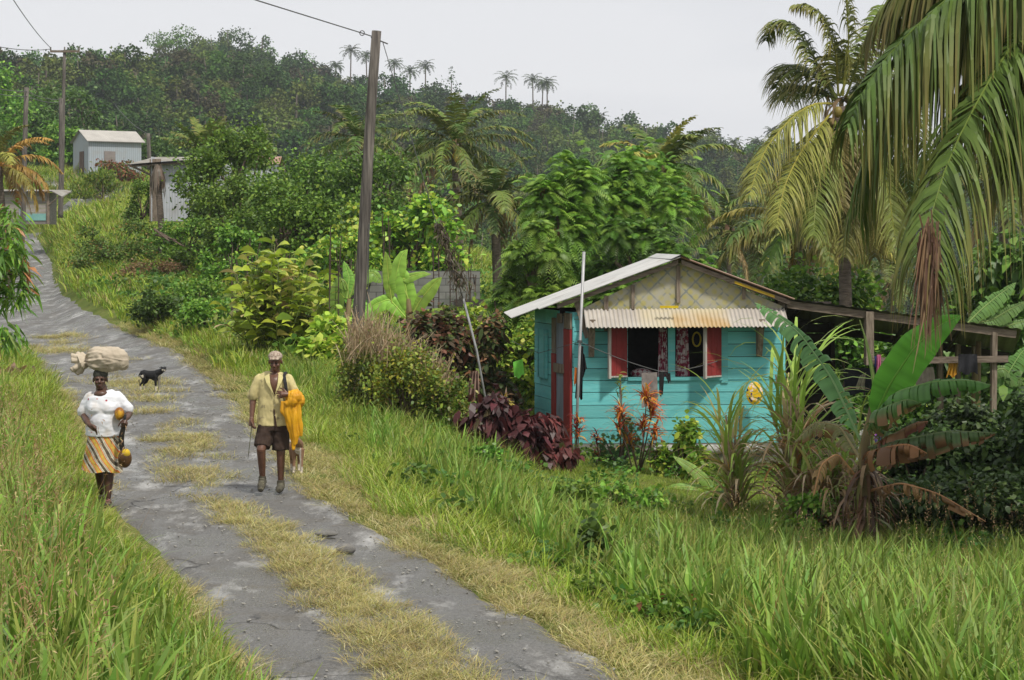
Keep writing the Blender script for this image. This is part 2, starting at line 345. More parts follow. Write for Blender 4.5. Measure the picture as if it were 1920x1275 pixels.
GREEN = [(.16, .27, .03, 4), (.21, .33, .04, 3), (.11, .2, .025, 2), (.3, .34, .07, 1), (.4, .36, .16, .5)]
LIME = [(.26, .35, .035, 3), (.33, .38, .05, 2), (.17, .28, .03, 2), (.44, .4, .15, .7)]
DRY = [(.44, .36, .14, 4), (.38, .33, .11, 3), (.28, .3, .075, 2.5), (.54, .46, .24, 2)]
RUST = [(.3, .14, .06, 2), (.36, .22, .1, 2), (.22, .2, .06, 1)]
def src(nm, name, m=None): return nm.obj(name, m or GRASSM, link=False)
def tuft(seed, **k):
    nm = NM(); blades(nm, np.random.default_rng(seed), **k); return nm
def seeded(seed):
    nm = tuft(seed, n=10, rad=.1, h=(.3, .6), lean=(.1, .5), wd=(.004, .008), pal=GREEN, droop=.5); rng = np.random.default_rng(seed)
    blades(nm, rng, 6, .08, (.6, .95), (.05, .3), (.0016, .0024), SEED, m=5, droop=.08)
    for i in range(6):
        a = rng.uniform(0, 6.28); q = np.array([math.cos(a)*.12, math.sin(a)*.12, rng.uniform(.55, .85)]); n = 14; P = q+np.stack([rng.normal(0, .006, n), rng.normal(0, .006, n), np.linspace(0, .14, n)], -1)
        leafy(nm, rng, P, .022, .0022, [(.33, .2, .1, 2), (.42, .34, .16, 1)], up=.9, m=3)
    return nm
def weed(seed, n, L, pal, h=.35):
    rng = np.random.default_rng(seed); nm = NM()
    P = rng.normal(0, 1, (n, 3))*np.array([.16, .16, .0]); P[:, 2] = rng.uniform(.03, h, n)
    leafy(nm, rng, P, L, L*.36, pal, up=.35); return nm
def leafy(nm, rng, P, L, Wd, pal, up=.1, droop=.3, dirs=None, m=4, j=.18, shape=(0, .9, 1, .02)):
    n = len(P); d = dirs if dirs is not None else nrm(rng.normal(0, 1, (n, 3))+np.array([0, 0, up*2]))
    s = nrm(np.cross(d, nrm(rng.normal(0, 1, (n, 3))+np.array([0, 0, 1.6]))))
    L = L*rng.uniform(.65, 1.25, n); Wd = Wd*rng.uniform(.75, 1.2, n); t = np.linspace(0, 1, m)[None, :, None]
    Q = P[:, None]+d[:, None]*L[:, None, None]*t-np.array([0, 0, 1.])*(droop*L[:, None, None]*t*t)
    w = Wd[:, None]*np.interp(np.linspace(0, 1, m), [0, .35, .6, 1], shape)[None]
    nm.ribbon(Q, np.repeat(s[:, None], m, 1), w, jit(rng, pal, n, j))
SC = {}
def coll(name, objs):
    c = bpy.data.collections.new(name)
    for o in objs: c.objects.link(o)
    return c
def scatter(name, col, P, rot, scl, idx, label=None, cat=None):
    """one stuff object: geometry nodes put plants of a collection on the points"""
    me = bpy.data.meshes.new(name); me.vertices.add(len(P)); me.vertices.foreach_set('co', P.astype(np.float32).ravel())
    for nme, ty, key, arr in (('rot', 'FLOAT_VECTOR', 'vector', rot), ('scl', 'FLOAT', 'value', scl), ('idx', 'INT', 'value', idx)):
        a = me.attributes.new(nme, ty, 'POINT'); a.data.foreach_set(key, np.asarray(arr, np.int32 if ty == 'INT' else np.float32).ravel())
    o = bpy.data.objects.new(name, me); scene.collection.objects.link(o)
    ng = bpy.data.node_groups.new(name+'_nodes', 'GeometryNodeTree')
    ng.interface.new_socket('Geometry', in_out='INPUT', socket_type='NodeSocketGeometry'); ng.interface.new_socket('Geometry', in_out='OUTPUT', socket_type='NodeSocketGeometry')
    L = ng.links.new; gi = nd(ng, 'NodeGroupInput'); go = nd(ng, 'NodeGroupOutput')
    ci = nd(ng, 'GeometryNodeCollectionInfo'); ci.inputs[0].default_value = col; ci.inputs[1].default_value = True; ci.inputs[2].default_value = True
    ip = nd(ng, 'GeometryNodeInstanceOnPoints'); ip.inputs['Pick Instance'].default_value = True
    def at(n, ty): q = nd(ng, 'GeometryNodeInputNamedAttribute', data_type=ty); q.inputs[0].default_value = n; return q.outputs[0]
    L(gi.outputs[0], ip.inputs['Points']); L(ci.outputs[0], ip.inputs['Instance']); L(at('idx', 'INT'), ip.inputs['Instance Index'])
    er = nd(ng, 'FunctionNodeEulerToRotation'); L(at('rot', 'FLOAT_VECTOR'), er.inputs[0]); L(er.outputs[0], ip.inputs['Rotation'])
    L(at('scl', 'FLOAT'), ip.inputs['Scale']); L(ip.outputs[0], go.inputs[0])
    md = o.modifiers.new('scatter', 'NODES'); md.node_group = ng
    return tag(o, label, cat, kind='stuff')
def frustum(rng, d0, d1, dens, ul=-.31, ur=.31):
    n = int(dens*(ur-ul)*(d1*d1-d0*d0)/2); D = np.sqrt(rng.uniform(d0*d0, d1*d1, n)); return D*rng.uniform(ul, ur, n), D
HA = R(11.5); HO = np.array([1.13, 37.0]); hex_, hey = np.array([math.cos(HA), math.sin(HA)]), np.array([-math.sin(HA), math.cos(HA)])
def in_house(x, y):
    u = (x-HO[0])*hex_[0]+(y-HO[1])*hex_[1]; v = (x-HO[0])*hey[0]+(y-HO[1])*hey[1]
    return (u > -.1) & (u < 9) & (v > -.1) & (v < 4.5)
def put(name, col, nk, x, y, s, rng, label, cat, tilt=.08, sink=0, idx=None):
    P = np.stack([x, y, terr(x, y)-sink], -1); n = len(x)
    rot = np.stack([rng.normal(0, tilt, n), rng.normal(0, tilt, n), rng.uniform(0, 6.28, n)], -1)
    return scatter(name, col, P, rot, s, rng.integers(0, nk, n) if idx is None else idx, label, cat)
def cutl(x, y, s, h):
    # the grass on the left thins towards the road edge, where it is trodden down
    px = x/y*F+CX; line = np.interp(px, [90, 130, 165, 210, 300, 400, 510, 620], [700, 790, 905, 968, 1040, 1115, 1235, 1330]); mx_ = (CH-(line-HY)*y/F)/h
    return np.where((px > 90) & (road_lat(x, y) < 0) & (mx_ < s), np.where(mx_ < .35, .01, mx_), s)
def build_grass():
    rng = np.random.default_rng(11)
    tall = coll('tall_kinds', [src(tuft(20+i, n=15, rad=.13, h=(.3, .68), lean=(.05, .6), wd=(.006, .0125), pal=GREEN, droop=.55, tip=(.36, .34, .1)), 't%d' % i) for i in range(4)]
                + [src(tuft(26, n=9, rad=.12, h=(.4, .85), lean=(.05, .5), wd=(.011, .02), pal=BROAD, droop=.45, m=6, tip=(.3, .36, .08)), 'tb%d' % i) for i in range(2)] 
                + [src(tuft(30+i, n=20, rad=.1, h=(.25, .5), lean=(.2, .9), wd=(.003, .006), pal=LIME, droop=.6, tip=(.45, .36, .15)), 'tl%d' % i) for i in range(3)] + [src(seeded(28), 'tz')])
    mid = coll('mid_kinds', [src(tuft(40+i, n=34, rad=.2, h=(.1, .3), lean=(.3, 1.1), wd=(.0028, .0055), pal=LIME, droop=.6, m=4), 'm%d' % i) for i in range(4)])
    dry = coll('dry_kinds', [src(tuft(50+i, n=60, rad=.17, h=(.02, .1), lean=(.6, 2.6), wd=(.0016, .0032), pal=DRY, droop=.8, m=4), 'd%d' % i) for i in range(4)])
    weeds = coll('weed_kinds', [src(weed(60+i, 70, .11, [(.1, .21, .03, 2), (.06, .14, .02, 2), (.16, .27, .03, 1)], .1+.09*i), 'w%d' % i) for i in range(4)])
    far = coll('far_kinds', [src(tuft(70+i, n=36, rad=.55, h=(.25, .7), lean=(.2, .9), wd=(.012, .025), pal=LIME+[(.4, .3, .12, .6)], droop=.5, m=4), 'f%d' % i) for i in range(4)]
               + [src(tuft(75+i, n=36, rad=.5, h=(.2, .5), lean=(.3, 1.0), wd=(.014, .03), pal=GREEN, droop=.6, m=4), 'f%d' % (7+i)) for i in range(2)])
    def bands(bs):
        X = []; Y = []; S = []
        for d0, d1, dens, s in bs:
            x, y = frustum(rng, d0, d1, dens); X.append(x); Y.append(y); S.append(s*rng.uniform(.75, 1.25, len(x)))
        return np.concatenate(X), np.concatenate(Y), np.concatenate(S)
    # tall grass in the foreground, left and right of the road
    x, y, s = bands([(8, 14, 95, 1.0), (14, 20, 75, 1.0), (20, 28, 38, 1.0), (28, 46, 14, 1.15)])
    lat = road_lat(x, y); hw = road_w(y)/2
    right = lat > hw+np.interp(y, [10, 14, 18, 24, 34, 46], [.9, .95, 1.15, 1.5, 1.0, .7])+.35*vnoise(x, y, .8, 2)
    left = lat < -hw-np.interp(y, [10, 22, 26, 46], [.1, .25, .9, 1.3])-.2*vnoise(x, y, .6, 5)
    dens = (.62+.55*vnoise(x, y, 1.1, 9)) > rng.uniform(0, 1, len(x))*np.interp(y, [8, 20, 46], [.7, .9, 1.1])
    k = (right | left) & dens & ~in_house(x, y)
    # a low worn lawn before the house
    k &= ~((x > .2) & (y > 29.5)); s = s*np.where((x > 0) & (y > 25), .75, 1)
    s = s*np.where(left, np.interp(y, [8, 14, 20, 30], [1.4, 1.3, 1.15, .8])*np.where(lat < -hw-.9, 1.2, .8), np.interp(y, [8, 18, 30], [1.0, 1.0, .8]))
    pxx = x/y*F+CX; line = np.interp(pxx, [90, 130, 165, 210, 300, 400, 510, 620], [700, 790, 905, 968, 1040, 1115, 1235, 1330]); mxs = (CH-(line-HY)*y/F)/.66
    s = np.where(left & (pxx > 90), np.minimum(s, mxs*rng.uniform(.7, 1.35, len(x))), s); k &= s > .3
    s = s*np.where((x > 1.5) & (y < 24), 1.2, 1)*np.where(np.abs(lat) < hw+1.0, .72, 1)
    ix = rng.integers(0, 9, len(x)); ix[(rng.uniform(0, 1, len(x)) < np.where(pxx < 230, .15, .02)) & (s > .8) & ((pxx < 125) | (pxx > 640))] = 9
    put('tall_grass', tall, 10, x[k], y[k], s[k], rng, 'tall green blades of grass in the foreground on both sides of the road', 'tall grass', idx=ix[k])
    x, y, s = bands([(9, 20, 30, 1.0), (20, 34, 26, 1.2), (34, 60, 14, 1.6)]); s = cutl(x, y, s, .32)
    lat = road_lat(x, y); hw = road_w(y)/2; k = ((lat > hw+.55+.3*vnoise(x, y, .7, 1)) | (lat < -hw-.15)) & ~in_house(x, y)
    s = s*np.where((x > .2) & (y > 30.5) & (y < 40), .42, 1); put('meadow_grass', mid, 4, x[k], y[k], s[k], rng, 'short bright green grass along the verges and before the blue house', 'grass')
    # dry grass: centre strip and verges
    x, y, s = bands([(9, 20, 90, 1.0), (20, 34, 60, 1.1), (34, 62, 22, 1.5)])
    lat = road_lat(x, y); hw = road_w(y)/2
    cs = np.abs(lat+.02+.12*vnoise(x, y, 1.3, 3)) < np.interp(y, [9, 14, 19, 22.5, 23.3, 62], [.36, .36, .3, .26, .0, .0])+.14*vnoise(x, y, .5, 8)
    patch = (y > 23.5) & (np.abs(lat) < .45) & (vnoise(x, y, .75, 12)+.5*vnoise(x, y, .23, 5)+rng.normal(0, .15, len(x)) > .25)
    farp = (y > 40) & (np.abs(lat+.2) < 1.0) & (vnoise(x, y, 1.7, 21)+.4*vnoise(x, y, .5, 5)+rng.normal(0, .15, len(x)) > .45)
    vr = (lat > hw-.12+.16*vnoise(x, y, .45, 2)) & (lat < hw+2.1); vl = (lat < -hw+.05+.15*vnoise(x, y, .5, 6)) & (lat > -hw-1.3)
    thin = rng.uniform(0, 1, len(x)) < np.where(vr | vl, .75, np.where(patch, .55, 1))
    s = np.where((lat < -hw*.5) & (y > 17) & (y < 24), cutl(x, y, s, .2), s); k = (cs | patch | farp | vr | vl) & thin & ~in_house(x, y)
    put('dry_grass', dry, 4, x[k], y[k], s[k]*np.where(cs[k], .95, 1.15), rng, 'low straw coloured grass down the middle of the road and along its edges', 'dry grass', sink=-.0)
    # weeds
    x, y, s = bands([(9, 22, 9, .85), (22, 30, 4, .8), (30, 44, 1.6, .7), (44, 100, .8, 1.7)]); lat = road_lat(x, y); hw = road_w(y)/2
    k = ((lat > hw+1.0) | (lat < -hw-.9)) & (((vnoise(x, y, 1.5, 14) > .1) | (rng.uniform(0, 1, len(x)) < .25))) & ~in_house(x, y)
    put('broadleaf_weeds', weeds, 4, x[k], y[k], s[k], rng, 'low broad leaved weeds growing among the grass', 'weeds')
    # slopes beyond
    x, y, s = bands([(44, 70, 5, .75), (70, 110, 2.6, 1.0), (110, 185, 1.1, 1.6)]); lat = road_lat(x, y); hw = road_w(y)/2
    k = ((np.abs(lat) > hw+.35) | (y > 133)) & ~in_house(x, y)
    ur = (y > 141) & (y < 172) & (np.abs(x/y*F+CX-120) < 110) & (terr(x, y) < 99)
    pyy = HY+(CH-terr(x, y))*F/y; k &= ~((y > 143) & (pyy > 362) & (x/y*F+CX > 90) & (x/y*F+CX < 215))
    put('hillside_grass', far, 6, x[k], y[k], s[k], rng, 'rough grass and weeds covering the bank above the road', 'rough grass')
build_grass()
# ------------------------------------------------------------- trees, palms, bushes
DG = [(.055, .115, .02, 3), (.08, .155, .025, 3), (.11, .19, .03, 2)]
MG = [(.12, .24, .03, 3), (.17, .31, .035, 3), (.075, .155, .022, 2), (.25, .37, .05, 1)]
YG = [(.36, .45, .045, 3), (.28, .42, .04, 3), (.48, .5, .09, 2), (.16, .26, .03, 2)]
BG = [(.17, .35, .04, 3), (.25, .43, .06, 3), (.1, .23, .032, 2)]
def lumps(rng, k, rx, ry, h, r=.34):
    a = rng.uniform(0, 6.28, k); z = rng.uniform(.04, 1, k); z[:k//4] *= .3; rr = np.sqrt(np.clip(1-((z-.38)/.66)**2, .05, 1))*rng.uniform(.5, 1.1, k)
    c = np.stack([np.cos(a)*rr*rx*.95, np.sin(a)*rr*ry*.95, z*h*.88], -1)
    R_ = (rng.uniform(.55, 1.1, k)*r)[:, None]*np.array([rx, ry, h*.5])[None]
    return c, R_
def crown_pts(rng, n, c, R_, sp=.72):
    k = rng.choice(len(c), n, p=(R_.prod(1)**.6)/(R_.prod(1)**.6).sum())
    g = rng.normal(0, 1, (n, 3)); d = nrm(g); P = c[k]+R_[k]*np.where(rng.uniform(0, 1, (n, 1)) < .45, g*sp, d*(rng.uniform(.2, 1, (n, 1))**.45))
    return P, d
def stems(nm, rng, tops, base=(0, 0, 0), r=.03, n=5, c=(1, 1, 1), split=.3):
    """a trunk or several stems that fork towards the given points"""
    base = np.array(base, float)
    for q in tops:
        mid = base+(q-base)*split+np.array([0, 0, 1])*np.linalg.norm(q-base)*.08
        P = np.array([base, mid*[.35, .35, 1] if split > .25 else mid, base+(q-base)*.65+rng.normal(0, .05, 3)*np.linalg.norm(q-base), q])
        nm.tube(P, [r, r*.75, r*.45, r*.18], 6, c)
def bush(name, label, cat, px, D, w, h, n, L, Wd, pal, seed, group=None, dz=0, dy=None, k=14, up=.15, droop=.3, lump=.34, base=None, m=4, trunkh=0, tr=.04, mat_=None, shape=(0, .9, 1, .02), outw=.6, zmin=.05):
    """w, h in metres; px, D place the foot"""
    rng = np.random.default_rng(seed); b = G(px, D, dz) if base is None else base
    t = thing(name, label, cat, b, 0, group)
    c, R_ = lumps(rng, k, w/2, dy/2 if dy else w/2, h-trunkh, lump); c[:, 2] += trunkh
    P, d = crown_pts(rng, n, c, R_); P[:, 2] = np.maximum(P[:, 2], zmin)
    dirs = nrm(d*outw+rng.normal(0, .6, (n, 3))+np.array([0, 0, up*2]))
    f = NM(); leafy(f, rng, P, L, Wd, pal, droop=droop, dirs=dirs, m=m, shape=shape)
    part(f, 'foliage', mat_ or LEAF, t)
    s = NM(); stems(s, rng, c, r=tr, split=.45 if trunkh else .2); part(s, 'trunk' if trunkh else 'stems', BARK, t, smooth=True)
    return t
def pinnate(nm, rng, P, d, L, lw, ll, n, pal, droop=.5, m=3, zf=1.0):
    """n pairs of leaflets along each of the leaf stalks that leave P towards d"""
    N = len(P); L = L*rng.uniform(.7, 1.2, N); t = np.linspace(.12, 1, n)[None]
    C = P[:, None]+d[:, None]*(L[:, None]*t)[..., None]-np.array([0, 0, 1.])*(droop*L[:, None]*t*t)[..., None]
    T = nrm(np.gradient(C, axis=1)); S = nrm(np.cross(T, np.array([0, 0, 1.])+rng.normal(0, .25, (N, 1, 3)))); col = jit(rng, pal, N, .2)
    prof = np.sin(np.pi*np.clip(t*.85+.12, 0, 1))*.6+.4
    u = np.linspace(0, 1, m)[None, None, :, None]
    for sg in (-1, 1):
        dd = nrm(S*sg+T*.45+np.array([0, 0, -.15]))
        ln = (ll*prof*np.ones((N, 1)))[..., None, None]
        Q = C[:, :, None]+dd[:, :, None]*ln*u-np.array([0, 0, 1.])*.25*ln*u*u
        w = np.interp(np.linspace(0, 1, m), [0, .5, 1], [.5, 1, .1])*lw
        nm.ribbon(Q.reshape(-1, m, 3), np.repeat(T[:, :, None], m, 2).reshape(-1, m, 3), np.tile(w, (N*n, 1)), np.repeat(col, n, 0))
def far_tree(seed, r, h, n, L, pal):
    rng = np.random.default_rng(seed); nm = NM()
    c, R_ = lumps(rng, 13, r, r, h*.85, .36); c[:, 2] += h*.1
    P, d = crown_pts(rng, n, c, R_, .4); leafy(nm, rng, P, L, L*.45, pal, j=.08, dirs=nrm(d*.7+rng.normal(0, .5, (n, 3))), droop=.2, m=3, shape=(.1, 1, 1, .1))
    nm.tube([(0, 0, -2), (0, 0, h*.3), (.3, .1, h*.8)], [.3, .22, .08], 5, (.2, .17, .13)); return nm
def frond(nm, rng, P, Lmax, n, hang, col, w=.022, tipc=None, firm=.35, m=5, rr=.03, t0=.12, fwd=.5, drop=0.0):
    """P: rachis control points; n leaflets a side, hanging by the factor hang"""
    P = np.asarray(P, float); k = len(P); s = np.concatenate([[0], np.cumsum(np.linalg.norm(np.diff(P, axis=0), axis=1))]); s /= s[-1]
    def smooth(t):
        q = np.stack([np.interp(t, s, P[:, i]) for i in range(3)], -1)
        for _ in range(3): q[1:-1] = (q[:-2]+q[2:]+2*q[1:-1])/4
        return q
    tt = np.linspace(0, 1, 26); C = smooth(tt); Len = np.linalg.norm(np.diff(C, axis=0), axis=1).sum()
    nm.tube(C[::2], np.linspace(rr, rr*.18, 13), 5, np.array(col)*np.array([1.5, 1.25, 1.1]), cap=False)
    t = np.sort(np.clip(np.linspace(t0, 1, n)+rng.normal(0, .3/n, n), t0, 1)); B = np.stack([np.interp(t, tt, C[:, i]) for i in range(3)], -1)
    T = nrm(np.stack([np.interp(t, tt, np.gradient(C, axis=0)[:, i]) for i in range(3)], -1))
    up = np.array([0, 0, 1.]); S = nrm(np.cross(T, up)+1e-3); N = np.cross(S, T); u = np.linspace(0, 1, m)[None, :, None]
    prof = np.interp(t, [t0, .3, .6, .85, 1], [.55, 1, .95, .6, .3])*Lmax
    cc = np.asarray(col, float)*np.ones((n, 3))
    for sg in (-1, 1):
        keep = rng.uniform(0, 1, n) > drop
        ln = (prof*rng.uniform(.82, 1.08, n))[:, None, None]
        d = nrm(S*sg*rng.uniform(.8, 1.1, (n, 1))+T*(fwd+rng.normal(0, .13, (n, 1)))+N*(.18+rng.normal(0, .12, (n, 1))))[:, None]
        hg = (hang*rng.uniform(.75, 1.25, n))[:, None, None]
        Q = B[:, None]+d*ln*(u-np.minimum(hg, 1.1)*.42*u*u)-up*ln*hg*(u**1.7)*.75
        sd_ = nrm(T+.3*rng.normal(0, 1, (n, 3)))[:, None]+np.zeros((1, m, 1))
        wd = w*np.interp(np.linspace(0, 1, m), [0, .2, .6, 1], [.7, 1, .75, .05])[None]*np.ones((n, 1))
        c = cc*rng.uniform(.75, 1.2, (n, 1)); c = np.repeat(c[:, None], m, 1)
        if tipc is not None:
            f = (np.linspace(0, 1, m)**2)[None, :, None]*rng.uniform(0, 1, (n, 1, 1)); c = c*(1-f)+np.array(tipc)*f
        nm.ribbon(Q[keep], sd_[keep], wd[keep], c[keep])
def gen_rachis(az, el, L, bend, m=9):
    e = el-bend*np.linspace(0, 1, m)**1.3; ds = L/(m-1)
    st = np.stack([np.cos(e)*math.cos(az), np.cos(e)*math.sin(az), np.sin(e)], -1)*ds
    return np.concatenate([[[0, 0, 0]], np.cumsum(st[:-1], 0)])
PG = [(.08, .14, .025), (.11, .175, .03), (.065, .12, .022), (.16, .21, .04)]
PY = [(.2, .22, .045), (.28, .26, .05), (.14, .18, .035)]
PD = [(.06, .11, .022), (.08, .13, .026), (.11, .15, .03)]
DEAD = [(.3, .2, .1), (.24, .15, .08), (.36, .26, .14)]
def palm(label, base, top, L, nf, seed, pal, rt=.14, group=None, ll=.75, nl=26, hang=.55, ndead=2, nuts=0, nutc=(.4, .24, .03), w=.03, bend=(1.1, 1.9), explicit=None, name='coconut_palm', elmin=-.35, m=4, spear=True):
    rng = np.random.default_rng(seed); base = np.asarray(base, float); top = np.asarray(top, float)
    t = thing(name, label, 'palm tree', base, 0, group); q = top-base; H = np.linalg.norm(q)
    tt = np.linspace(0, 1, 14)[:, None]; lean = np.array([q[0], q[1], 0])
    P = lean*(tt**1.6)+np.array([0, 0, q[2]])*tt+.02*H*np.sin(tt*5)*np.array([rng.normal(), rng.normal(), 0])*(1-tt)*tt
    P[0, 2] -= .3
    part(NM().tube(P, rt*np.interp(tt[:, 0], [0, .08, .9, 1], [1.5, 1.05, .8, 1.1]), 9), 'trunk', PALMBARK, t, True)
    if explicit is None:
        explicit = []
        for i in range(nf):
            f = i/max(nf-1, 1); el = 1.35-(1.35-elmin)*f**.85+rng.normal(0, .08); az = i*2.399+rng.normal(0, .25)
            explicit.append((q+gen_rachis(az, el, L*rng.uniform(.85, 1.08)*(.8+.2*math.sin(f*3)), rng.uniform(*bend)), f, None))
    for R_, f, col in explicit:
        fn = NM()
        if col is None: col = pal[rng.integers(len(pal))]
        frond(fn, rng, R_, ll*rng.uniform(.9, 1.1), nl, hang*(.55+.65*f), np.array(col)*rng.uniform(.85, 1.15), w=w, tipc=(.32, .24, .08), m=m)
        part(fn, 'frond', PALML, t)
    for i in range(ndead):
        fn = NM(); R_ = q+gen_rachis(rng.uniform(0, 6.28), -.75+rng.normal(0, .15), L*.75, .75); frond(fn, rng, R_, ll*.8, nl, 1.15, DEAD[rng.integers(3)], w=w*.7, drop=.25, m=m)
        part(fn, 'dead_frond', LEAF, t)
    fb = NM()
    for i in range(14):
        a = rng.uniform(0, 6.28); fb.ribbon(np.array([[q+[0, 0, .2], q+[math.cos(a)*.3, math.sin(a)*.3, rng.uniform(-.1, .3)], q+[math.cos(a)*.42, math.sin(a)*.42, rng.uniform(-.8, -.2)]]]), np.array([[[-math.sin(a), math.cos(a), 0]]*3]), np.array([[.05, .05, .02]]), [DEAD[i % 3]])
    part(fb, 'sheath_fibre', LEAF, t)
    for i in range(nuts):
        a = rng.uniform(0, 6.28); p = q+np.array([math.cos(a)*rng.uniform(.15, .45), math.sin(a)*.4, rng.uniform(-.7, -.1)])
        part(NM().ball(p, (.1, .1, .13), 8, nutc), 'coconut', mat('coconut_skin', (1, 1, 1), (.7, .75, .6), rough=.5, attr=True), t, True)
    return t
def build_forest():
    rng = np.random.default_rng(3)
    FD = [(.05, .1, .022, 3), (.04, .085, .02, 3), (.065, .13, .025, 1.5)]; FG = [(.08, .16, .028, 3), (.1, .185, .03, 2), (.065, .135, .024, 2)]; FB = [(.1, .09, .045, 2), (.08, .085, .035, 2)]; FY = [(.13, .17, .035, 3), (.1, .14, .03, 2)]
    ks = [src(far_tree(100+i, 5.5, 9+i % 3*2.2, 1700, .7, p), 'ft%d' % i, FAR) for i, p in enumerate([FD, FG, FD, FG, FB, FY, FG, FD])]
    c = coll('forest_kinds', ks)
    X = []; Y = []
    for d0, d1, ds in ((128, 195, .016), (195, 330, .017), (300, 440, .014), (330, 470, .016), (470, 640, .0165)):
        x, y = frustum(rng, d0, d1, ds, -.34, .36); X.append(x); Y.append(y)
    x = np.concatenate(X); y = np.concatenate(Y); px = x/y*F+CX
    k = (y > 330) | ((px > 640) & (y > 150)) | (px > 900) | ((y > 240) & (px > -200)) | ((y > 205) & (px < 20)) | ((px > 380) & (y > 185))
    x, y, px = x[k], y[k], px[k]; s = rng.uniform(.5, 1.1, len(x))*np.interp(y, [125, 190, 330, 640], [.42, .55, .9, 1.12])
    idx = rng.integers(0, 8, len(x)); P = np.stack([x, y, terr(x, y)-1.5], -1)
    rot = np.stack([rng.normal(0, .05, len(x)), rng.normal(0, .05, len(x)), rng.uniform(0, 6.28, len(x))], -1)
    scatter('hill_forest', c, P, rot, s, idx, 'dense dark green woodland covering the hill behind', 'forest')
    # emergent trees one can tell apart on the skyline
    for i, (px, pt, D, w, lab) in enumerate([(60, 105, 520, 60, 'wide flat topped tree left of all others on the skyline'), (205, 88, 560, 75, 'round tree on the ridge above the tin house'), (330, 58, 585, 120, 'tall broad tree where the ridge first rises'), (425, 48, 590, 95, 'tallest crown on the hill crest'),
            (490, 62, 590, 50, 'narrow dark crown right of the tallest tree on the ridge'), (150, 95, 540, 70, 'small crown behind the pole with the crossarm'), (560, 105, 590, 70, 'low crown on the ridge left of the leaning pole'),
            (845, 130, 600, 30, 'slim open tree alone on the ridge between the palms'), (1100, 205, 600, 70, 'round crown on the ridge below the three palms'), (1328, 240, 600, 55, 'crown standing out at the right end of the ridge')]):
        g = W(px, ridge_py(px)+8, D); h = (ridge_py(px)+10-pt)/F*D+3; r2 = np.random.default_rng(400+i)
        t = thing('ridge_tree', lab, 'tree', g-[0, 0, 2], 0, 'trees standing out on the ridge'); c_, R_ = lumps(r2, 11, w/F*D/2, w/F*D/2, h*.7, .38); c_[:, 2] += h*.3
        P, d = crown_pts(r2, 1700 if w > 40 else 350, c_, R_, .48); f = NM(); leafy(f, r2, P, .75, .3, FD if i % 2 else FG, dirs=nrm(d+r2.normal(0, .5, d.shape)), m=3); part(f, 'crown', FAR, t)
        part(NM().tube([(0, 0, -1), (0, 0, h*.4), (.3, 0, h*.85)], [.35, .25, .08], 6), 'trunk', BARK, t)
    # palms on the skyline
    proto = [None, None]
    for i, (px, py, D, s, lab) in enumerate([(656, 96, 600, 1.0, 'tall lone palm leftmost on the ridge, left of the leaning pole'), (690, 106, 600, .95, 'skyline palm just left of the leaning pole top'), (739, 120, 600, .85, 'skyline palm just right of the leaning pole'),
            (768, 134, 590, .95, 'middle and lowest of the three palms right of the pole'), (798, 124, 600, .95, 'skyline palm, right one of the three beside the pole'), (626, 124, 590, .8, 'short palm sunk in the ridge trees left of the pole'), (948, 146, 600, 1.15, 'single bushy palm on the middle of the ridge'),
            (1000, 150, 600, 1.0, 'left palm of the cluster of three on the ridge'), (1014, 160, 610, .9, 'middle palm of the cluster of three on the ridge'), (1026, 156, 590, 1.0, 'right palm of the cluster of three on the ridge'), (1122, 222, 600, .95, 'small palm low on the descending ridge'),
            (1378, 268, 600, .9, 'small palm at the ridge end, left of two'), (1415, 268, 600, .95, 'small palm at the ridge end beside the near fronds'), (1447, 246, 590, .8, 'small palm on the ridge just left of the near palm fronds')]):
        top = W(px, py, D); gz = W(px, ridge_py(px)+14, D); H = top[2]-gz[2]
        rg = np.random.default_rng(500+i); b = gz; q = np.array([rg.normal(0, .5), 0, H])
        t = thing('ridge_palm', lab, 'palm tree', b, 0, 'palms on the skyline'); part(NM().tube([(0, 0, -3), q*.5, q], [.28, .2, .17], 6, (1, 1, 1)), 'trunk', PALMBARK, t)
        f = NM()
        for j in range(17): frond(f, rg, q+gen_rachis(j*2.4+rg.normal(0, .2), 1.2-1.6*j/17, 3.9*s, 1.5), 1.05, 14, .6, (.05, .075, .025), w=.11, m=3, rr=.07)
        part(f, 'crown', FAR, t)
build_forest()
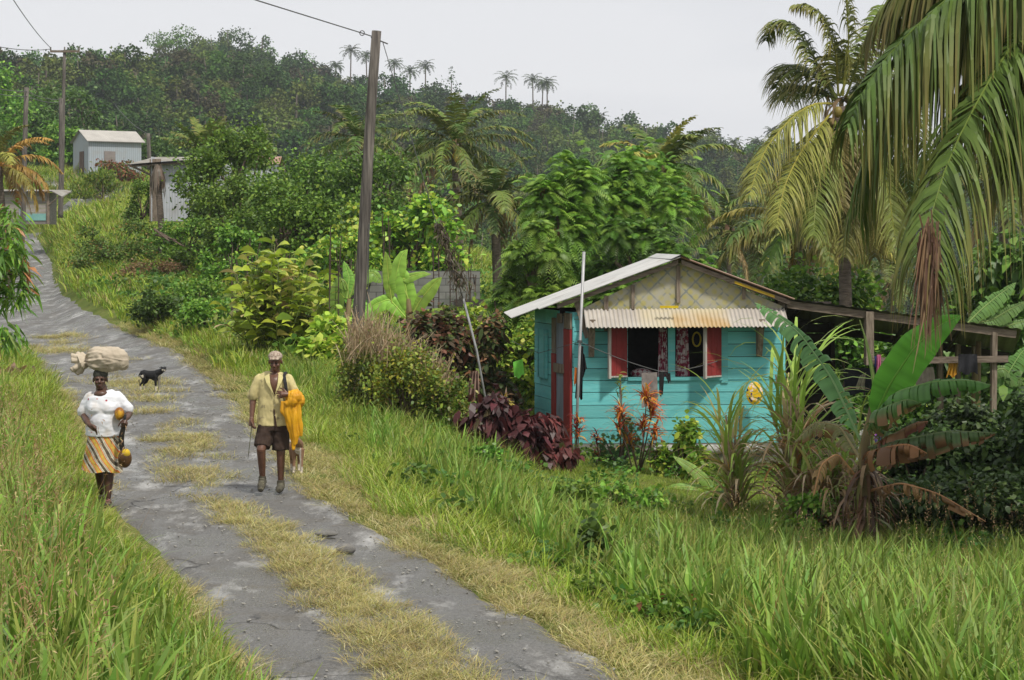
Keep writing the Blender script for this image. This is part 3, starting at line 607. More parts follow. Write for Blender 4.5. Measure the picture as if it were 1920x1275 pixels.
# ------------------------------------------------------------- palms
def TOP(px, py, D): return W(px, py, D)
def build_palms():
    D = 44
    def e(pts, f, col=None, dd=None):
        return ([(W(a, b, D+(dd or 0)*i/(len(pts)-1)) - BB) for i, (a, b) in enumerate(pts)], f, col)
    BB = G(1590, D)
    ex = [e([(1565, 195), (1530, 192), (1490, 215), (1440, 270), (1418, 320), (1405, 365)], .75, (.25, .28, .06), -1.5),
          e([(1565, 205), (1530, 245), (1495, 295), (1470, 350), (1455, 425)], .9, (.22, .24, .05), -2),
          e([(1570, 185), (1535, 125), (1505, 70), (1475, 35), (1448, 42), (1436, 75)], .45, (.12, .17, .04), 1),
          e([(1570, 185), (1530, 140), (1490, 118), (1470, 130), (1455, 165)], .55, (.11, .16, .035), 2),
          e([(1570, 190), (1530, 165), (1490, 160), (1462, 185)], .5, (.11, .15, .035), 2),
          e([(1572, 180), (1568, 100), (1545, 30), (1515, 5), (1490, 10)], .5, (.16, .2, .04), .5),
          e([(1580, 180), (1592, 80), (1585, -20), (1560, -70)], .4, (.2, .23, .05), 0),
          e([(1585, 185), (1620, 90), (1670, 20), (1730, 0), (1770, 30)], .5, (.12, .17, .035), -1),
          e([(1588, 190), (1640, 130), (1710, 110), (1770, 160)], .45, (.13, .17, .035), 2),
          e([(1585, 200), (1650, 170), (1710, 220), (1745, 320)], .7, (.14, .18, .035), 1),
          e([(1588, 215), (1640, 270), (1668, 370), (1680, 460)], .9, (.15, .18, .035), -1),
          e([(1570, 220), (1545, 290), (1530, 370), (1525, 440)], .95, (.12, .15, .03), -1.5),
          e([(1578, 220), (1585, 300), (1590, 390), (1585, 480)], 1, (.16, .17, .04), -1),
          e([(1585, 215), (1615, 300), (1635, 400), (1640, 480)], 1, (.2, .17, .05), 1),
          e([(1575, 180), (1600, 120), (1640, 60), (1650, 10)], .3, (.14, .19, .04), 2)]
    ex += [e([(1570, 215), (1550, 270), (1556, 340), (1562, 400)], 1, (.2, .2, .05), .5), e([(1582, 218), (1600, 290), (1606, 360), (1600, 430)], 1, (.13, .16, .035), -.6), e([(1575, 215), (1520, 270), (1505, 340), (1500, 400)], 1, (.15, .18, .04), .8), e([(1585, 205), (1660, 240), (1700, 320), (1712, 400)], .9, (.12, .16, .035), 1.5), e([(1580, 190), (1630, 150), (1690, 160), (1730, 230)], .6, (.1, .15, .03), 3), e([(1576, 215), (1580, 260), (1572, 330), (1578, 390)], 1, (.18, .16, .045), -1)]
    palm('leaning coconut palm with its crown against the white sky, behind the blue house', BB, TOP(1575, 200, D), 4, 0, 61, PG, rt=.15, ll=1.15, nl=125, hang=.9, ndead=0, nuts=6, w=.021, nutc=(.2, .15, .03), explicit=ex, m=5)
    # the near palm whose trunk stands outside the frame on the right
    D = 24; BB = G(2240, D)
    g1 = (.075, .14, .025); g2 = (.09, .155, .028)
    ex = [e([(2170, -250), (2050, -190), (1950, -130), (1850, -60), (1766, 5), (1690, 75), (1625, 150), (1590, 235)], 1, g1, -1),
          e([(2180, -240), (2080, -80), (1960, 10), (1890, 90), (1850, 160), (1800, 250), (1758, 350), (1738, 430), (1742, 500)], 1, g2, -2.5),
          e([(2160, -250), (2000, -230), (1880, -150), (1760, -80), (1690, -15), (1650, 40)], .9, (.1, .13, .03), 1.5),
          e([(2180, -240), (2050, -60), (1950, 10), (1870, 75), (1815, 150), (1790, 225)], 1, (.1, .125, .03), 1),
          e([(2185, -235), (2110, 0), (1985, 60), (1930, 170), (1905, 260), (1895, 330)], 1, g2, -.5),
          e([(2170, -250), (2040, -260), (1900, -190), (1800, -130), (1740, -60)], .8, (.12, .15, .035), 3),
          e([(2185, -235), (2160, -20), (2050, 80), (1990, 190), (1960, 330)], 1, g1, 1),
          e([(2180, -250), (1990, -170), (1880, -90), (1790, -10), (1705, 110), (1645, 230), (1615, 340), (1608, 400)], 1, (.07, .13, .022), .5),
          e([(2175, -245), (2060, -170), (1960, -80), (1880, -10), (1830, 60), (1800, 130)], 1, (.07, .11, .022), 2),
          e([(2180, -240), (2090, -130), (1990, -50), (1920, 30), (1875, 120), (1850, 210)], 1, (.08, .12, .022), 3),
          e([(2175, -245), (2080, -210), (1980, -160), (1880, -90), (1800, -40), (1730, 30)], 1, (.075, .12, .024), 2.5),
          e([(2180, -240), (2120, -80), (2040, 20), (1970, 110), (1930, 220), (1915, 300)], 1, (.09, .13, .025), 2)]
    for az, el in ((.3, .6), (1.4, .9), (2.2, 1.2), (-.6, .2), (-1.2, .7), (5.6, -.2), (.9, -.1)): ex.append((W(2175, -245, D)-BB+gen_rachis(az, el, 4.2, 1.5), .8, None))
    palm('near coconut palm whose long drooping fronds fill the upper right corner', BB, TOP(2175, -245, D), 4, 0, 62, PD, rt=.17, ll=1.5, nl=150, hang=1.3, ndead=0, nuts=4, w=.033, explicit=ex, m=6)
    # brown dry tip of the long frond hanging over the lean-to
    D = 21.5; rng = np.random.default_rng(9); nm = NM(); n = 120
    B = W(1742, 455, D)+rng.normal(0, .05, (n, 3))*[1, 1, 3]; t = np.linspace(0, 1, 6)[None, :, None]; ln = rng.uniform(.5, 1.15, (n, 1, 1))
    sp = rng.normal(0, .11, (n, 1, 1))*np.array([1., 1, 0]); P = B[:, None]+sp*t**.8-np.array([0, 0, 1.])*ln*t
    nm.ribbon(P, np.array([1., .3, 0])*np.ones((n, 6, 1)), np.full((n, 6), .009)*np.array([1, 1, 1, .8, .6, .2]), jit(rng, [(.2, .12, .07, 2), (.3, .2, .1, 2), (.26, .22, .07, 1)], n))
    o = nm.obj('dry_frond_tip', LEAF); pr = [q for q in scene.objects if q.get('label', '').startswith('near coconut')][0]
    o.parent = pr; o.location = -pr.location
    S = [('yellow tinged coconut palm drooping over the bush behind the house roof', 1500, 418, 60, 1503, 2.9, 15, 63, PY+PG, dict(hang=.9, ndead=2, rt=.12)),
         ('dark coconut palm in the distance left of the yellow tinged palm', 1365, 432, 95, 1370, 3.4, 15, 64, PD, dict(nuts=5, nutc=(.4, .12, .03))),
         ('coconut palm whose crown rises over the feathery tree, right of centre', 1243, 322, 72, 1245, 3.1, 16, 65, PG+PY, dict(hang=.75, ndead=1)),
         ('large coconut palm with yellow nuts in the middle of the view', 852, 270, 88, 862, 3.7, 20, 66, PG+PD, dict(nuts=12, hang=.7, ndead=3, rt=.2, nutc=(.75, .42, .02))),
         ('coconut palm with a folded dead frond in front of the large one', 925, 375, 74, 935, 2.9, 15, 67, PD+PG, dict(ndead=4, hang=.7, rt=.19)),
         ('coconut palm partly hidden by the leaning pole', 672, 262, 105, 680, 3.3, 17, 68, PG+PD, dict(hang=.6)),
         ('coconut palm with withered orange fronds behind the wooden stall', -2, 312, 96, 12, 3.4, 16, 69, [(.34, .23, .045), (.26, .25, .05), (.14, .18, .035), (.42, .25, .05)], dict(hang=.9, ndead=2, rt=.16)),
         ('young palm with upright fronds behind the big green bush', 385, 292, 108, 388, 2.6, 11, 70, PG, dict(ndead=0, elmin=.5, bend=(.5, .9))),
         ('coconut palm trunk with a withered brown frond at the right edge', 1883, 330, 62, 1880, 3.2, 14, 71, PD, dict(ndead=4, rt=.16)),
         ('coconut palm with sagging fronds low behind the yellow tinged palm', 1570, 440, 70, 1568, 3.0, 13, 72, PY, dict(ndead=3, hang=1.0)),
         ('small dark palm beyond the lean-to roof', 1672, 520, 120, 1672, 3.5, 14, 73, PD, dict()),
         ('dark palm deep in the shade behind the pole guy wire', 775, 330, 125, 778, 3.6, 14, 74, PD, dict()),
         ('dark palm low between the feathery tree and the house ridge', 1420, 470, 110, 1425, 3.2, 14, 75, PD, dict())]
    for lab, px, py, D, bx, L, nf, sd_, pal, kw in S:
        palm(lab, G(bx, D), TOP(px, py, D), L*1.08, nf+6, sd_, pal, nl=kw.pop('nl', 38), w=.05, group='coconut palms in the valley', **kw)
    # dead palm by the tin shed
    b = G(303, 84); t = thing('dead_palm', 'dead palm stump with hanging grey leaves before the tin shed', 'dead palm', b)
    H = W(296, 318, 84)[2]-b[2]; q = np.array([-.15, 0, H])
    part(NM().tube([(0, 0, -.2), q*.4+[.05, 0, 0], q*.8, q], [.17, .14, .13, .16], 9), 'trunk', PALMBARK, t, True)
    f = NM(); rg = np.random.default_rng(8); n = 60; a = rg.uniform(0, 6.28, n); u = np.linspace(0, 1, 5)[None, :, None]
    P = q+np.stack([np.cos(a), np.sin(a), 0*a], -1)[:, None]*(.12+.2*np.sin(u*2.2))-np.array([0, 0, 1.])*(u-.15)*rg.uniform(.7, 1.5, (n, 1, 1))
    f.ribbon(P, np.stack([-np.sin(a), np.cos(a), 0*a], -1)[:, None]*np.ones((1, 5, 1)), np.full((n, 5), .045)*[1, 1, 1, .7, .2], jit(rg, [(.17, .13, .1, 2), (.28, .22, .17, 1), (.1, .08, .06, 1)], n)); part(f, 'dead_leaves', LEAF, t)
build_palms()
# ------------------------------------------------------------- trees and bushes
def mpx(D): return D/F
def B2(name, label, cat, x0, x1, top, D, n, L, Wd, pal, seed, bot=None, **k):
    """bush spanning image columns x0..x1 with its top at row `top`"""
    px = (x0+x1)/2; b = G(px, D)
    if bot is not None: b[2] = min(b[2]+3, W(px, bot, D)[2])
    h = W(px, top, D)[2]-b[2]; w = (x1-x0)*mpx(D)*1.18
    return bush(name, label, cat, px, D, w, h, n, L, Wd, pal, seed, base=b, **k)
def build_bushes():
    T = dict(trunkh=1.2, tr=.12)
    GA = 'dense green trees left of the leaning pole'
    B2('broadleaf_tree', 'feathery bright tree against the tin shed, leftmost of the thicket', 'tree', 368, 520, 225, 84, 12000, .18, .055, MG, 200, group=GA, k=22, bot=440, dy=4, tr=.1, trunkh=.4)
    B2('broadleaf_tree', 'wide dark tree in the middle of the thicket', 'tree', 450, 680, 262, 80, 14000, .18, .06, DG+MG, 201, group=GA, k=24, bot=475, dy=4, tr=.1, trunkh=.4)
    B2('broadleaf_tree', 'dark tree of the thicket right behind the leaning pole', 'tree', 610, 830, 290, 78, 14000, .17, .06, DG+MG, 202, group=GA, k=24, bot=490, dy=4, tr=.1, trunkh=.4)
    B2('broadleaf_tree', 'low dark tree in front of the tin shed wall', 'tree', 372, 480, 330, 76, 7000, .15, .05, MG, 203, group=GA, k=16, bot=475, dy=3, tr=.08, trunkh=.2)
    B2('broadleaf_tree', 'round mid green tree above the yellow leaved plants', 'tree', 440, 620, 345, 72, 11000, .16, .055, MG, 204, group=GA, k=18, bot=490, dy=3, tr=.08, trunkh=.2)
    B2('broadleaf_tree', 'yellowish shrubby tree right of the leaning pole over the block wall', 'tree', 690, 850, 365, 66, 6500, .24, .085, YG+MG, 205, group=GA, k=18, bot=560, dy=3, tr=.08, trunkh=.2)
    B2('broadleaf_tree', 'light leaved shrub reaching the pole from the left', 'tree', 600, 700, 375, 70, 4200, .2, .07, YG+DG, 206, group=GA, k=14, bot=520, dy=3, tr=.08, trunkh=.2)
    # left distance
    GB = 'trees on the slope behind the grey tin house'
    for i, (x0, x1, top, D, pal, lab) in enumerate([(-90, 45, 68, 200, MG, 'tall leafy tree cut by the left edge'), (-40, 90, 150, 205, DG, 'dark tree below the tall one at the left edge'), (60, 190, 165, 210, DG, 'dark spreading tree above the tin house roof'),
            (-160, 0, 130, 190, DG, 'dark tree mostly outside the left edge'), (90, 150, 235, 185, MG, 'small bright tree left of the tin house'), (190, 330, 262, 230, DG, 'dark tree behind the right end of the tin house'), (270, 380, 240, 215, DG, 'tree behind the small bare post')]):
        B2('slope_tree', lab, 'tree', x0, x1, top, D, 5200, .42, .15, pal, 220+i, group=GB, k=20, trunkh=1.5, tr=.25, dy=8, lump=.3)
    # bank
    B2('bank_bush', 'round bush with reddish tips on the bank above the road', 'bush', 138, 292, 408, 84, 6500, .13, .045, [(.11, .16, .03, 3), (.08, .13, .02, 3), (.2, .13, .04, 1)], 230, bot=500, k=16, dy=2.6)
    B2('bank_bush', 'brown withered bush on the bank right of the round one', 'bush', 238, 345, 488, 77, 2200, .14, .035, [(.22, .12, .06, 2), (.16, .09, .05, 2), (.17, .17, .04, 1)], 231, bot=535, k=12, dy=2)
    B2('bank_bush', 'tall grassy bush below the tin house', 'bush', 140, 245, 318, 150, 2600, .5, .05, LIME+MG, 232, bot=375, k=12, dy=5, up=.9)
    B2('bank_bush', 'green bush at the foot of the tin shed, left of the dead palm', 'bush', 240, 292, 330, 92, 2600, .15, .05, MG, 233, bot=412, k=10, dy=2)
    B2('bank_bush', 'reddish scrub in front of the grey tin house', 'bush', 190, 270, 300, 157, 1400, .3, .08, [(.25, .1, .05, 2), (.12, .14, .03, 2)], 234, bot=335, k=10, dy=3)
    for i, (x0, x1, top, D, bot, lab) in enumerate([(255, 330, 540, 58, 610, 'small dark bush half way down the bank'), (330, 450, 520, 60, 600, 'low feathery bush below the yellow leaves'), (290, 400, 470, 78, 540, 'light green scrub beside the withered bush'), (400, 520, 590, 52, 660, 'leafy bush at the foot of the yellow leaves')]):
        B2('bank_bush', lab, 'bush', x0, x1, top, D, 2400, .12, .045, MG if i != 0 else DG, 240+i, bot=bot, k=12, dy=1.5)
    # yellow leaved ginger clump
    b = G(520, 47); rng = np.random.default_rng(21)
    t = thing('ginger_clump', 'big clump of yellow green broad leaves among the rusty bars', 'shrub', b); st = NM(); lf = NM()
    n = 130; a = rng.uniform(0, 6.28, n); rr = rng.uniform(.1, 1, n); hh = rng.uniform(1.0, 2.9, n)*(1-.3*rr)
    for i in range(n):
        o = np.array([math.cos(a[i])*rr[i]*.85, math.sin(a[i])*rr[i]*.6, 0]); tp = o*2.0+[0, 0, hh[i]]
        P = np.array([o, o*1.2+[0, 0, hh[i]*.5], tp]); st.tube(P, [.018, .014, .008], 5, (.5, .5, .3)); k = 8
        B = np.array([P[1]+(tp-P[1])*u for u in np.linspace(-.4, 1, k)]); az = rng.uniform(0, 6.28)+np.arange(k)*math.pi+rng.normal(0, .5, k)
        d = nrm(np.stack([np.cos(az)*.9, np.sin(az)*.9, np.full(k, .75)], -1)+o*.5); leafy(lf, rng, B, .58, .1, [(.46, .6, .06, 3), (.36, .54, .05, 3), (.6, .62, .14, 1.5), (.25, .4, .05, 1), (.55, .46, .2, .4)], dirs=d, droop=.55, m=5, shape=(.1, .9, 1, .03))
    part(st, 'stems', mat('green_stem', (.14, .18, .04), rough=.6), t, True); part(lf, 'leaves', LEAF, t)
    # feathery leucaena trees behind the house
    def feathery(lab, x0, x1, top, D, bot, n, seed, pal, k=20, pods=0):
        px = (x0+x1)/2; b = G(px, D); b[2] = min(b[2]+2, W(px, bot, D)[2]); h = W(px, top, D)[2]-b[2]; w = (x1-x0)*mpx(D); rg = np.random.default_rng(seed)
        t = thing('feathery_tree', lab, 'tree', b, 0, 'feathery leaved trees behind the blue house'); c, R_ = lumps(rg, k, w/2, w/2.6, h*.9, .28); c[:, 2] += h*.08
        P, d = crown_pts(rg, n, c, R_); f = NM(); pinnate(f, rg, P, nrm(d*.8+rg.normal(0, .45, d.shape)+[0, 0, .25]), .38, .016, .14, 9, pal, droop=.6)
        part(f, 'foliage', LEAF, t); s = NM(); stems(s, rg, c, r=.1, split=.4); part(s, 'trunk', BARK, t, True)
        for i in range(pods):
            q = c[rg.integers(k)]+rg.normal(0, .15, 3); m = 26; a = rg.uniform(0, 6.28, m); u = np.linspace(0, 1, 3)[None, :, None]; pd = NM()
            Q = q+rg.normal(0, .07, (m, 1, 3))+np.stack([np.cos(a)*.06, np.sin(a)*.06, -rg.uniform(.12, .3, m)], -1)[:, None]*u
            pd.ribbon(Q, np.stack([-np.sin(a), np.cos(a), 0*a], -1)[:, None]*np.ones((1, 3, 1)), np.full((m, 3), .014), jit(rg, [(.2, .06, .035, 2), (.12, .05, .03, 1)], m)); part(pd, 'seed_pods', LEAF, t)
    feathery('slender feathery tree with red brown pods', 985, 1105, 252, 47, 560, 1900, 301, BG, 16, pods=7)
    feathery('broad bright feathery tree reaching over the house ridge', 1080, 1305, 262, 50, 560, 3200, 302, BG+MG, 26, pods=3)
    feathery('low feathery tree next to the left roof edge', 935, 1065, 400, 44, 590, 1600, 303, BG, 14)
    feathery('dark feathery tree directly behind the roof', 1090, 1290, 400, 46, 560, 2000, 304, BG+DG, 16)
    # bush behind roof, vines under the lean-to
    VG = [(.11, .22, .025, 3), (.17, .3, .035, 3), (.25, .36, .05, 1), (.06, .13, .018, 2)]
    B2('leafy_bush', 'rounded bright green bush rising behind the lean-to roof', 'bush', 1400, 1660, 500, 45.5, 9000, .15, .055, VG, 310, k=26, dy=2.5, lump=.26)
    B2('leafy_bush', 'green bush seen through the open lean-to', 'bush', 1480, 1760, 590, 43, 8000, .15, .06, VG+DG, 311, k=24, dy=1.0, lump=.26)
    B2('leafy_bush', 'smaller bright bush right of the rounded one behind the roof', 'bush', 1620, 1760, 540, 50, 3500, .18, .07, VG, 312, k=16, dy=2)
    BL = [(.1, .2, .03, 3), (.15, .27, .04, 3), (.06, .13, .02, 3)]
    B2('leafy_tree', 'large leaved tree at the right edge over the lean-to', 'tree', 1770, 2010, 425, 43, 5200, .27, .1, BL, 313, k=26, dy=3, trunkh=.8, tr=.1, droop=.8, lump=.28)
    HG = [(.05, .1, .025, 3), (.075, .14, .03, 3), (.11, .19, .04, 1.5), (.035, .07, .018, 2)]
    for x0, x1, top, D, lab in ((1640, 1790, 790, 29.8, 'dark hedge bush directly behind the banana plant'), (1740, 1880, 742, 30.2, 'tall dark hedge bush below the black cloth'), (1840, 1980, 735, 29.2, 'dark vine covered bush at the right edge'), (1660, 1800, 900, 28.6, 'low dark bush at the foot of the hedge, under the brown banana leaf'), (1780, 1930, 880, 28.2, 'low dark bush at the right foot of the hedge'), (1930, 2060, 760, 28.6, 'dark bush just outside the right edge')):
        B2('hedge_bush', lab, 'bush', x0-15, x1+15, top, D, 8500, .12, .05, HG, int(x0), k=30, dy=1.5, lump=.3, droop=.6, zmin=.0, group='dark hedge bushes at the right')
    B2('leafy_bush', 'pale leaved bush left of the house door', 'bush', 930, 1030, 585, 42, 4500, .14, .055, YG+MG, 317, bot=740, k=16, dy=1.5)
    B2('leafy_bush', 'dark low bush beyond the fluttering green cloth', 'bush', 900, 1020, 655, 44, 4500, .13, .05, DG, 318, bot=770, k=16, dy=1.2)
    B2('leafy_bush', 'bright undergrowth left of the blue wall', 'bush', 840, 960, 560, 47, 3600, .2, .07, YG, 319, bot=700, k=14, dy=1.5)
build_bushes()
# ------------------------------------------------------------- houses and built things
HA = R(3.0); HZ = -.737; SH = -.21
TEAL = mat('turquoise_paint', (.18, .57, .57), (.125, .46, .475), scale=2.2, stretch=(.5, 1, 5), rough=.75, bump=.35, bscale=14, attr=True, contrast=(.3, .7), col3=(.3, .48, .45), s3=4.0, p3=(.58, .72))
REDP = mat('red_paint', (.27, .03, .03), (.19, .022, .02), scale=3, stretch=(3, 3, .5), rough=.7, bump=.3, col3=(.42, .2, .15), s3=5.0, p3=(.64, .8))
TINM = mat('weathered_tin', (.5, .5, .48), (.37, .37, .36), scale=1.6, rough=.55, bump=.15, metal=.15, col3=(.34, .27, .2), s3=1.6, p3=(.6, .78))
ROOFM = mat('roof_tin', (.56, .55, .52), (.42, .42, .4), scale=1.2, rough=.5, bump=.15, metal=.15, col3=(.3, .24, .2), s3=2.2, p3=(.58, .75))
RUSTM = mat('rusty_tin', (.3, .16, .11), (.42, .3, .24), scale=1.2, rough=.7, bump=.2, metal=.1)
CONC = mat('concrete', (.26, .25, .22), (.13, .125, .11), scale=3, rough=.95, bump=.5, dist=.03)
SHADEW = mat('shaded_boards', (.05, .04, .033), (.03, .025, .02), scale=4, rough=.95)  # boards kept near black: the interior shade is put into their colour
def frame_(T, v):   # sheared house frame: u along the front, v to the back
    v = np.asarray(v, float).copy(); v[..., 0] += SH*v[..., 1]; return v
def planks(nm, rng, u0, u1, z0, z1, hh, v0, v1, holes=(), axis='u', split=3, var=.16):
    z = z0
    while z < z1-.02:
        zt = min(z+hh*rng.uniform(.9, 1.1), z1); 
        if z1-zt < .06: zt = z1
        cuts = [u0]+sorted(rng.uniform(u0+.4, u1-.4, rng.integers(0, split)))+[u1] if u1-u0 > 1 else [u0, u1]
        for a, b in zip(cuts[:-1], cuts[1:]):
            segs = [(a, b)]
            for (h0, h1, q0, q1) in holes:
                if z < q1-.03 and zt > q0+.03:
                    ns = []
                    for s0, s1 in segs:
                        if s0 < h0: ns.append((s0, min(s1, h0)))
                        if s1 > h1: ns.append((max(s0, h1), s1))
                    segs = ns
            for s0, s1 in segs:
                if s1-s0 < .02: continue
                d = rng.uniform(-.006, .004); c = 1+rng.uniform(-var, var)
                if axis == 'u': nm.box(s0+.003, s1-.003, v0+d, v1, z+.006, zt-.006, (c, c, c))
                else: nm.box(v0+d, v1, s0+.003, s1-.003, z+.006, zt-.006, (c, c, c))
        z = zt
def shear(nm):
    for v in nm.v: v[:, 0] += SH*v[:, 1]
    return nm
def corr(p0, du, dv, nu, nv, amp, lam, normal, c=(1, 1, 1), along='u', thick=.008):
    """corrugated sheet from corner p0 with edge vectors du, dv; waves run across `along`"""
    p0, du, dv, nn = map(lambda a: np.array(a, float), (p0, du, dv, normal)); nm = NM()
    a = np.linspace(0, 1, nu)[:, None, None]; b = np.linspace(0, 1, nv)[None, :, None]
    w = np.sin(2*math.pi*(a*np.linalg.norm(du))/lam)*amp if along == 'u' else np.sin(2*math.pi*(b*np.linalg.norm(dv))/lam)*amp
    g = p0+a*du+b*dv+nn*w; nm.sheet(g, c); nm.sheet((g-nn*thick)[::-1], c); return nm
def build_house():
    rng = np.random.default_rng(42); t = thing('wooden_house', 'small turquoise wooden house with a patterned gable and open red shutters', 'house', (HO[0], HO[1], HZ), HA)
    Wd = 3.93; Dp = 2.6; Ht = 2.45
    f = NM(); f.box(-.03, Wd+.02, .04, Dp, -.6, -.16); f.box(0, Wd, .0, Dp-.1, -.16, -.004)
    part(shear(f), 'foundation', CONC, t)
    st = NM()
    for u, w in ((1.75, .3), (2.5, .42), (3.3, .36)): st.ball((u, .0, -.12), (w, .09, .1), 10)
    part(st, 'foundation_stone', mat('pale_stone', (.42, .4, .37), (.28, .27, .25), scale=9, rough=.95, bump=.6), t, True)
    # front wall
    fw = NM(); planks(fw, rng, .02, Wd, 0, Ht, .225, 0, .03, holes=[(1.03, 2.77, 1.24, 2.15)]); part(fw, 'front_wall', TEAL, t)
    # side wall with the door opening
    sw = NM(); planks(sw, rng, .0, Dp, 0, Ht, .24, 0, .03, holes=[(.46, .96, -.1, 2.35)], axis='v'); part(shear(sw), 'side_wall', TEAL, t)
    bw = NM(); bw.box(.05, Wd-.02, Dp-.05, Dp-.02, 0, Ht); bw.box(Wd-.05, Wd-.02, .05, Dp-.05, 0, Ht); bw.box(.05, Wd-.05, .05, Dp-.05, -.03, .01); part(shear(bw), 'inner_walls', SHADEW, t)
    part(NM().box(Wd-.01, Wd+.05, -.02, .04, 0, Ht, (1.25, 1.15, 1.15)), 'corner_board', TEAL, t)
    # gable with patterned lining
    ap = (1.98, 3.38); g = NM(); us = np.linspace(.05, Wd, 30)
    zt = np.where(us < ap[0], Ht+(us-.05)/(ap[0]-.05)*(ap[1]-Ht), ap[1]-(us-ap[0])/(Wd-ap[0])*(ap[1]-Ht-.1))
    wob = .012*np.sin(us*7)+.008*np.sin(us*17)
    gg = np.stack([np.stack([us, .012+wob, us*0+2.3], -1), np.stack([us, .012-wob, (zt+2.3)/2], -1), np.stack([us, .012+wob*.3, zt], -1)], 0)
    g.sheet(gg); part(g, 'gable_lining', gable_mat(), t, True)
    for u, z0, z1, w in ((1.97, 2.62, 3.3, .035), (1.12, 2.5, 2.95, .03), (3.2, 2.68, 2.98, .03), (.62, 2.1, 2.75, .04)):
        part(NM().box(u-w, u+w, -.045, .004, z0, z1), 'gable_stud', WOOD, t)
    def slab(u0, z0, u1, z1, v0, v1, th):
        return np.array([[u0, v0, z0], [u1, v0, z1], [u0, v1, z0], [u1, v1, z1], [u0, v0, z0-th], [u1, v0, z1-th], [u0, v1, z0-th], [u1, v1, z1-th]]), [[0, 1, 3, 2], [4, 6, 7, 5], [0, 4, 5, 1], [2, 3, 7, 6], [0, 2, 6, 4], [1, 5, 7, 3]]
    for (a, b) in (((-.3, 2.60), (1.95, 3.42)), ((2.01, 3.42), (4.05, 2.66))):
        v, q = slab(a[0], a[1], b[0], b[1], -.16, -.12, .085); part(NM().add(v, q), 'barge_board', WOODH, t)
    v, q = slab(3.0, 3.03, 3.75, 2.76, -.175, -.163, .05); part(NM().add(v, q), 'yellow_board', mat('yellow_paint', (.5, .33, .02), (.3, .2, .03), scale=6), t)
    n = nrm(np.array([-.36, 0, 1.]))
    rf = corr((1.98, -.25, 3.475), (0, .72, 0), (-2.62, 0, -.96), 60, 6, .011, .1, n)
    r2 = corr((1.98, .45, 3.485), (0, 2.9, 0), (-3.1, 0, -1.16), 200, 6, .011, .1, n); rf.v += r2.v; rf.f += [q+rf.n for q in r2.f]; rf.c += r2.c; rf.n += r2.n
    part(rf, 'left_roof_slope', ROOFM, t, True)
    rr = corr((2.0, -.22, 3.48), (0, 3.4, 0), (2.12, 0, -.79), 220, 6, .011, .1, nrm(np.array([.37, 0, 1.]))); part(rr, 'right_roof_slope', RUSTM, t, True)
    c2 = np.array([[[1.8, -.27, 3.435], [1.98, -.27, 3.515], [2.16, -.27, 3.435]], [[1.8, 3.3, 3.44], [1.98, 3.3, 3.52], [2.16, 3.3, 3.44]]]); part(NM().sheet(c2), 'ridge_cap', ROOFM, t)
    # awning
    aw = corr((.2, -.012, 2.50), (3.76, 0, .01), (0, -.5, -.32), 420, 5, .014, .078, nrm(np.array([0, -.53, .85]))); part(aw, 'awning', awning_mat(), t, True)
    part(NM().box(.25, 3.9, -.04, 0, 2.36, 2.42), 'awning_batten', WOODH, t)
    for u in (.34, 3.48):
        v = np.array([[u-.05, -.36, 2.24], [u+.05, -.36, 2.24], [u+.05, -.36, 2.32], [u-.05, -.36, 2.32], [u-.05, -.02, 1.62], [u+.05, -.02, 1.62], [u+.06, -.02, 2.32], [u-.06, -.02, 2.32], [u-.05, -.1, 1.62], [u+.05, -.1, 1.62]])
        part(NM().add(v, [[0, 1, 2, 3], [3, 2, 6, 7], [8, 9, 1, 0], [4, 5, 9, 8], [0, 3, 7, 8], [8, 7, 4, 4], [1, 9, 6, 2], [9, 5, 6, 6]]), 'awning_bracket', WOOD, t)
    v = np.array([[.02, -.05, 2.62], [.12, -.05, 2.66], [.30, -.12, 1.98], [.22, -.12, 1.96]]); part(NM().add(np.concatenate([v, v+[0, .03, 0]]), [[0, 1, 2, 3], [4, 7, 6, 5], [0, 4, 5, 1], [1, 5, 6, 2], [2, 6, 7, 3], [3, 7, 4, 0]]), 'wall_brace', WOOD, t)
    part(NM().box(1.58, 1.92, -.4, -.36, 2.53, 2.575), 'yellow_bar', mat('yellow_plastic', (.75, .55, .02), (.6, .42, .02), rough=.4), t)
    # window
    wf = NM(); wf.box(1.03, 2.8, -.03, .05, 1.17, 1.235, (.9,)*3); wf.box(1.78, 1.91, -.02, .045, 1.24, 2.2, (.95,)*3); wf.box(2.775, 2.90, -.02, .03, 1.12, 2.2, (.8,)*3); part(wf, 'window_frame', TEAL, t)
    WH = mat('old_white_wood', (.5, .46, .42), (.34, .3, .27), scale=5, stretch=(5, 5, .5), rough=.9, bump=.4)
    def shutter(hu, ang, w, lab):
        ca, sa = math.cos(ang), math.sin(ang); M = np.eye(4); M[:3, :3] = [[ca, -sa, 0], [sa, ca, 0], [0, 0, 1]]; M[:3, 3] = (hu, -.03, 0)
        s = NM(); k = 3
        for i in range(k): s.box(w*i/k+.002, w*(i+1)/k-.002, -.012, .012, 1.27, 2.18, (1, 1, 1), M)
        o = part(s, 'shutter', REDP, t, label=lab); part(NM().box(w, w+.045, -.03, .025, 1.22, 2.2, (1, 1, 1), M), 'shutter_edge', WH, o)
        part(NM().box(.0, w, -.02, .016, 1.24, 1.268, (1, 1, 1), M), 'shutter_rail', WH, o)
    shutter(1.01, R(180+26), .36, 'red shutter swung back against the wall left of the window'); shutter(2.77, R(180+42), .44, 'half open red shutter at the right of the window')
    cm = curtain_mat()
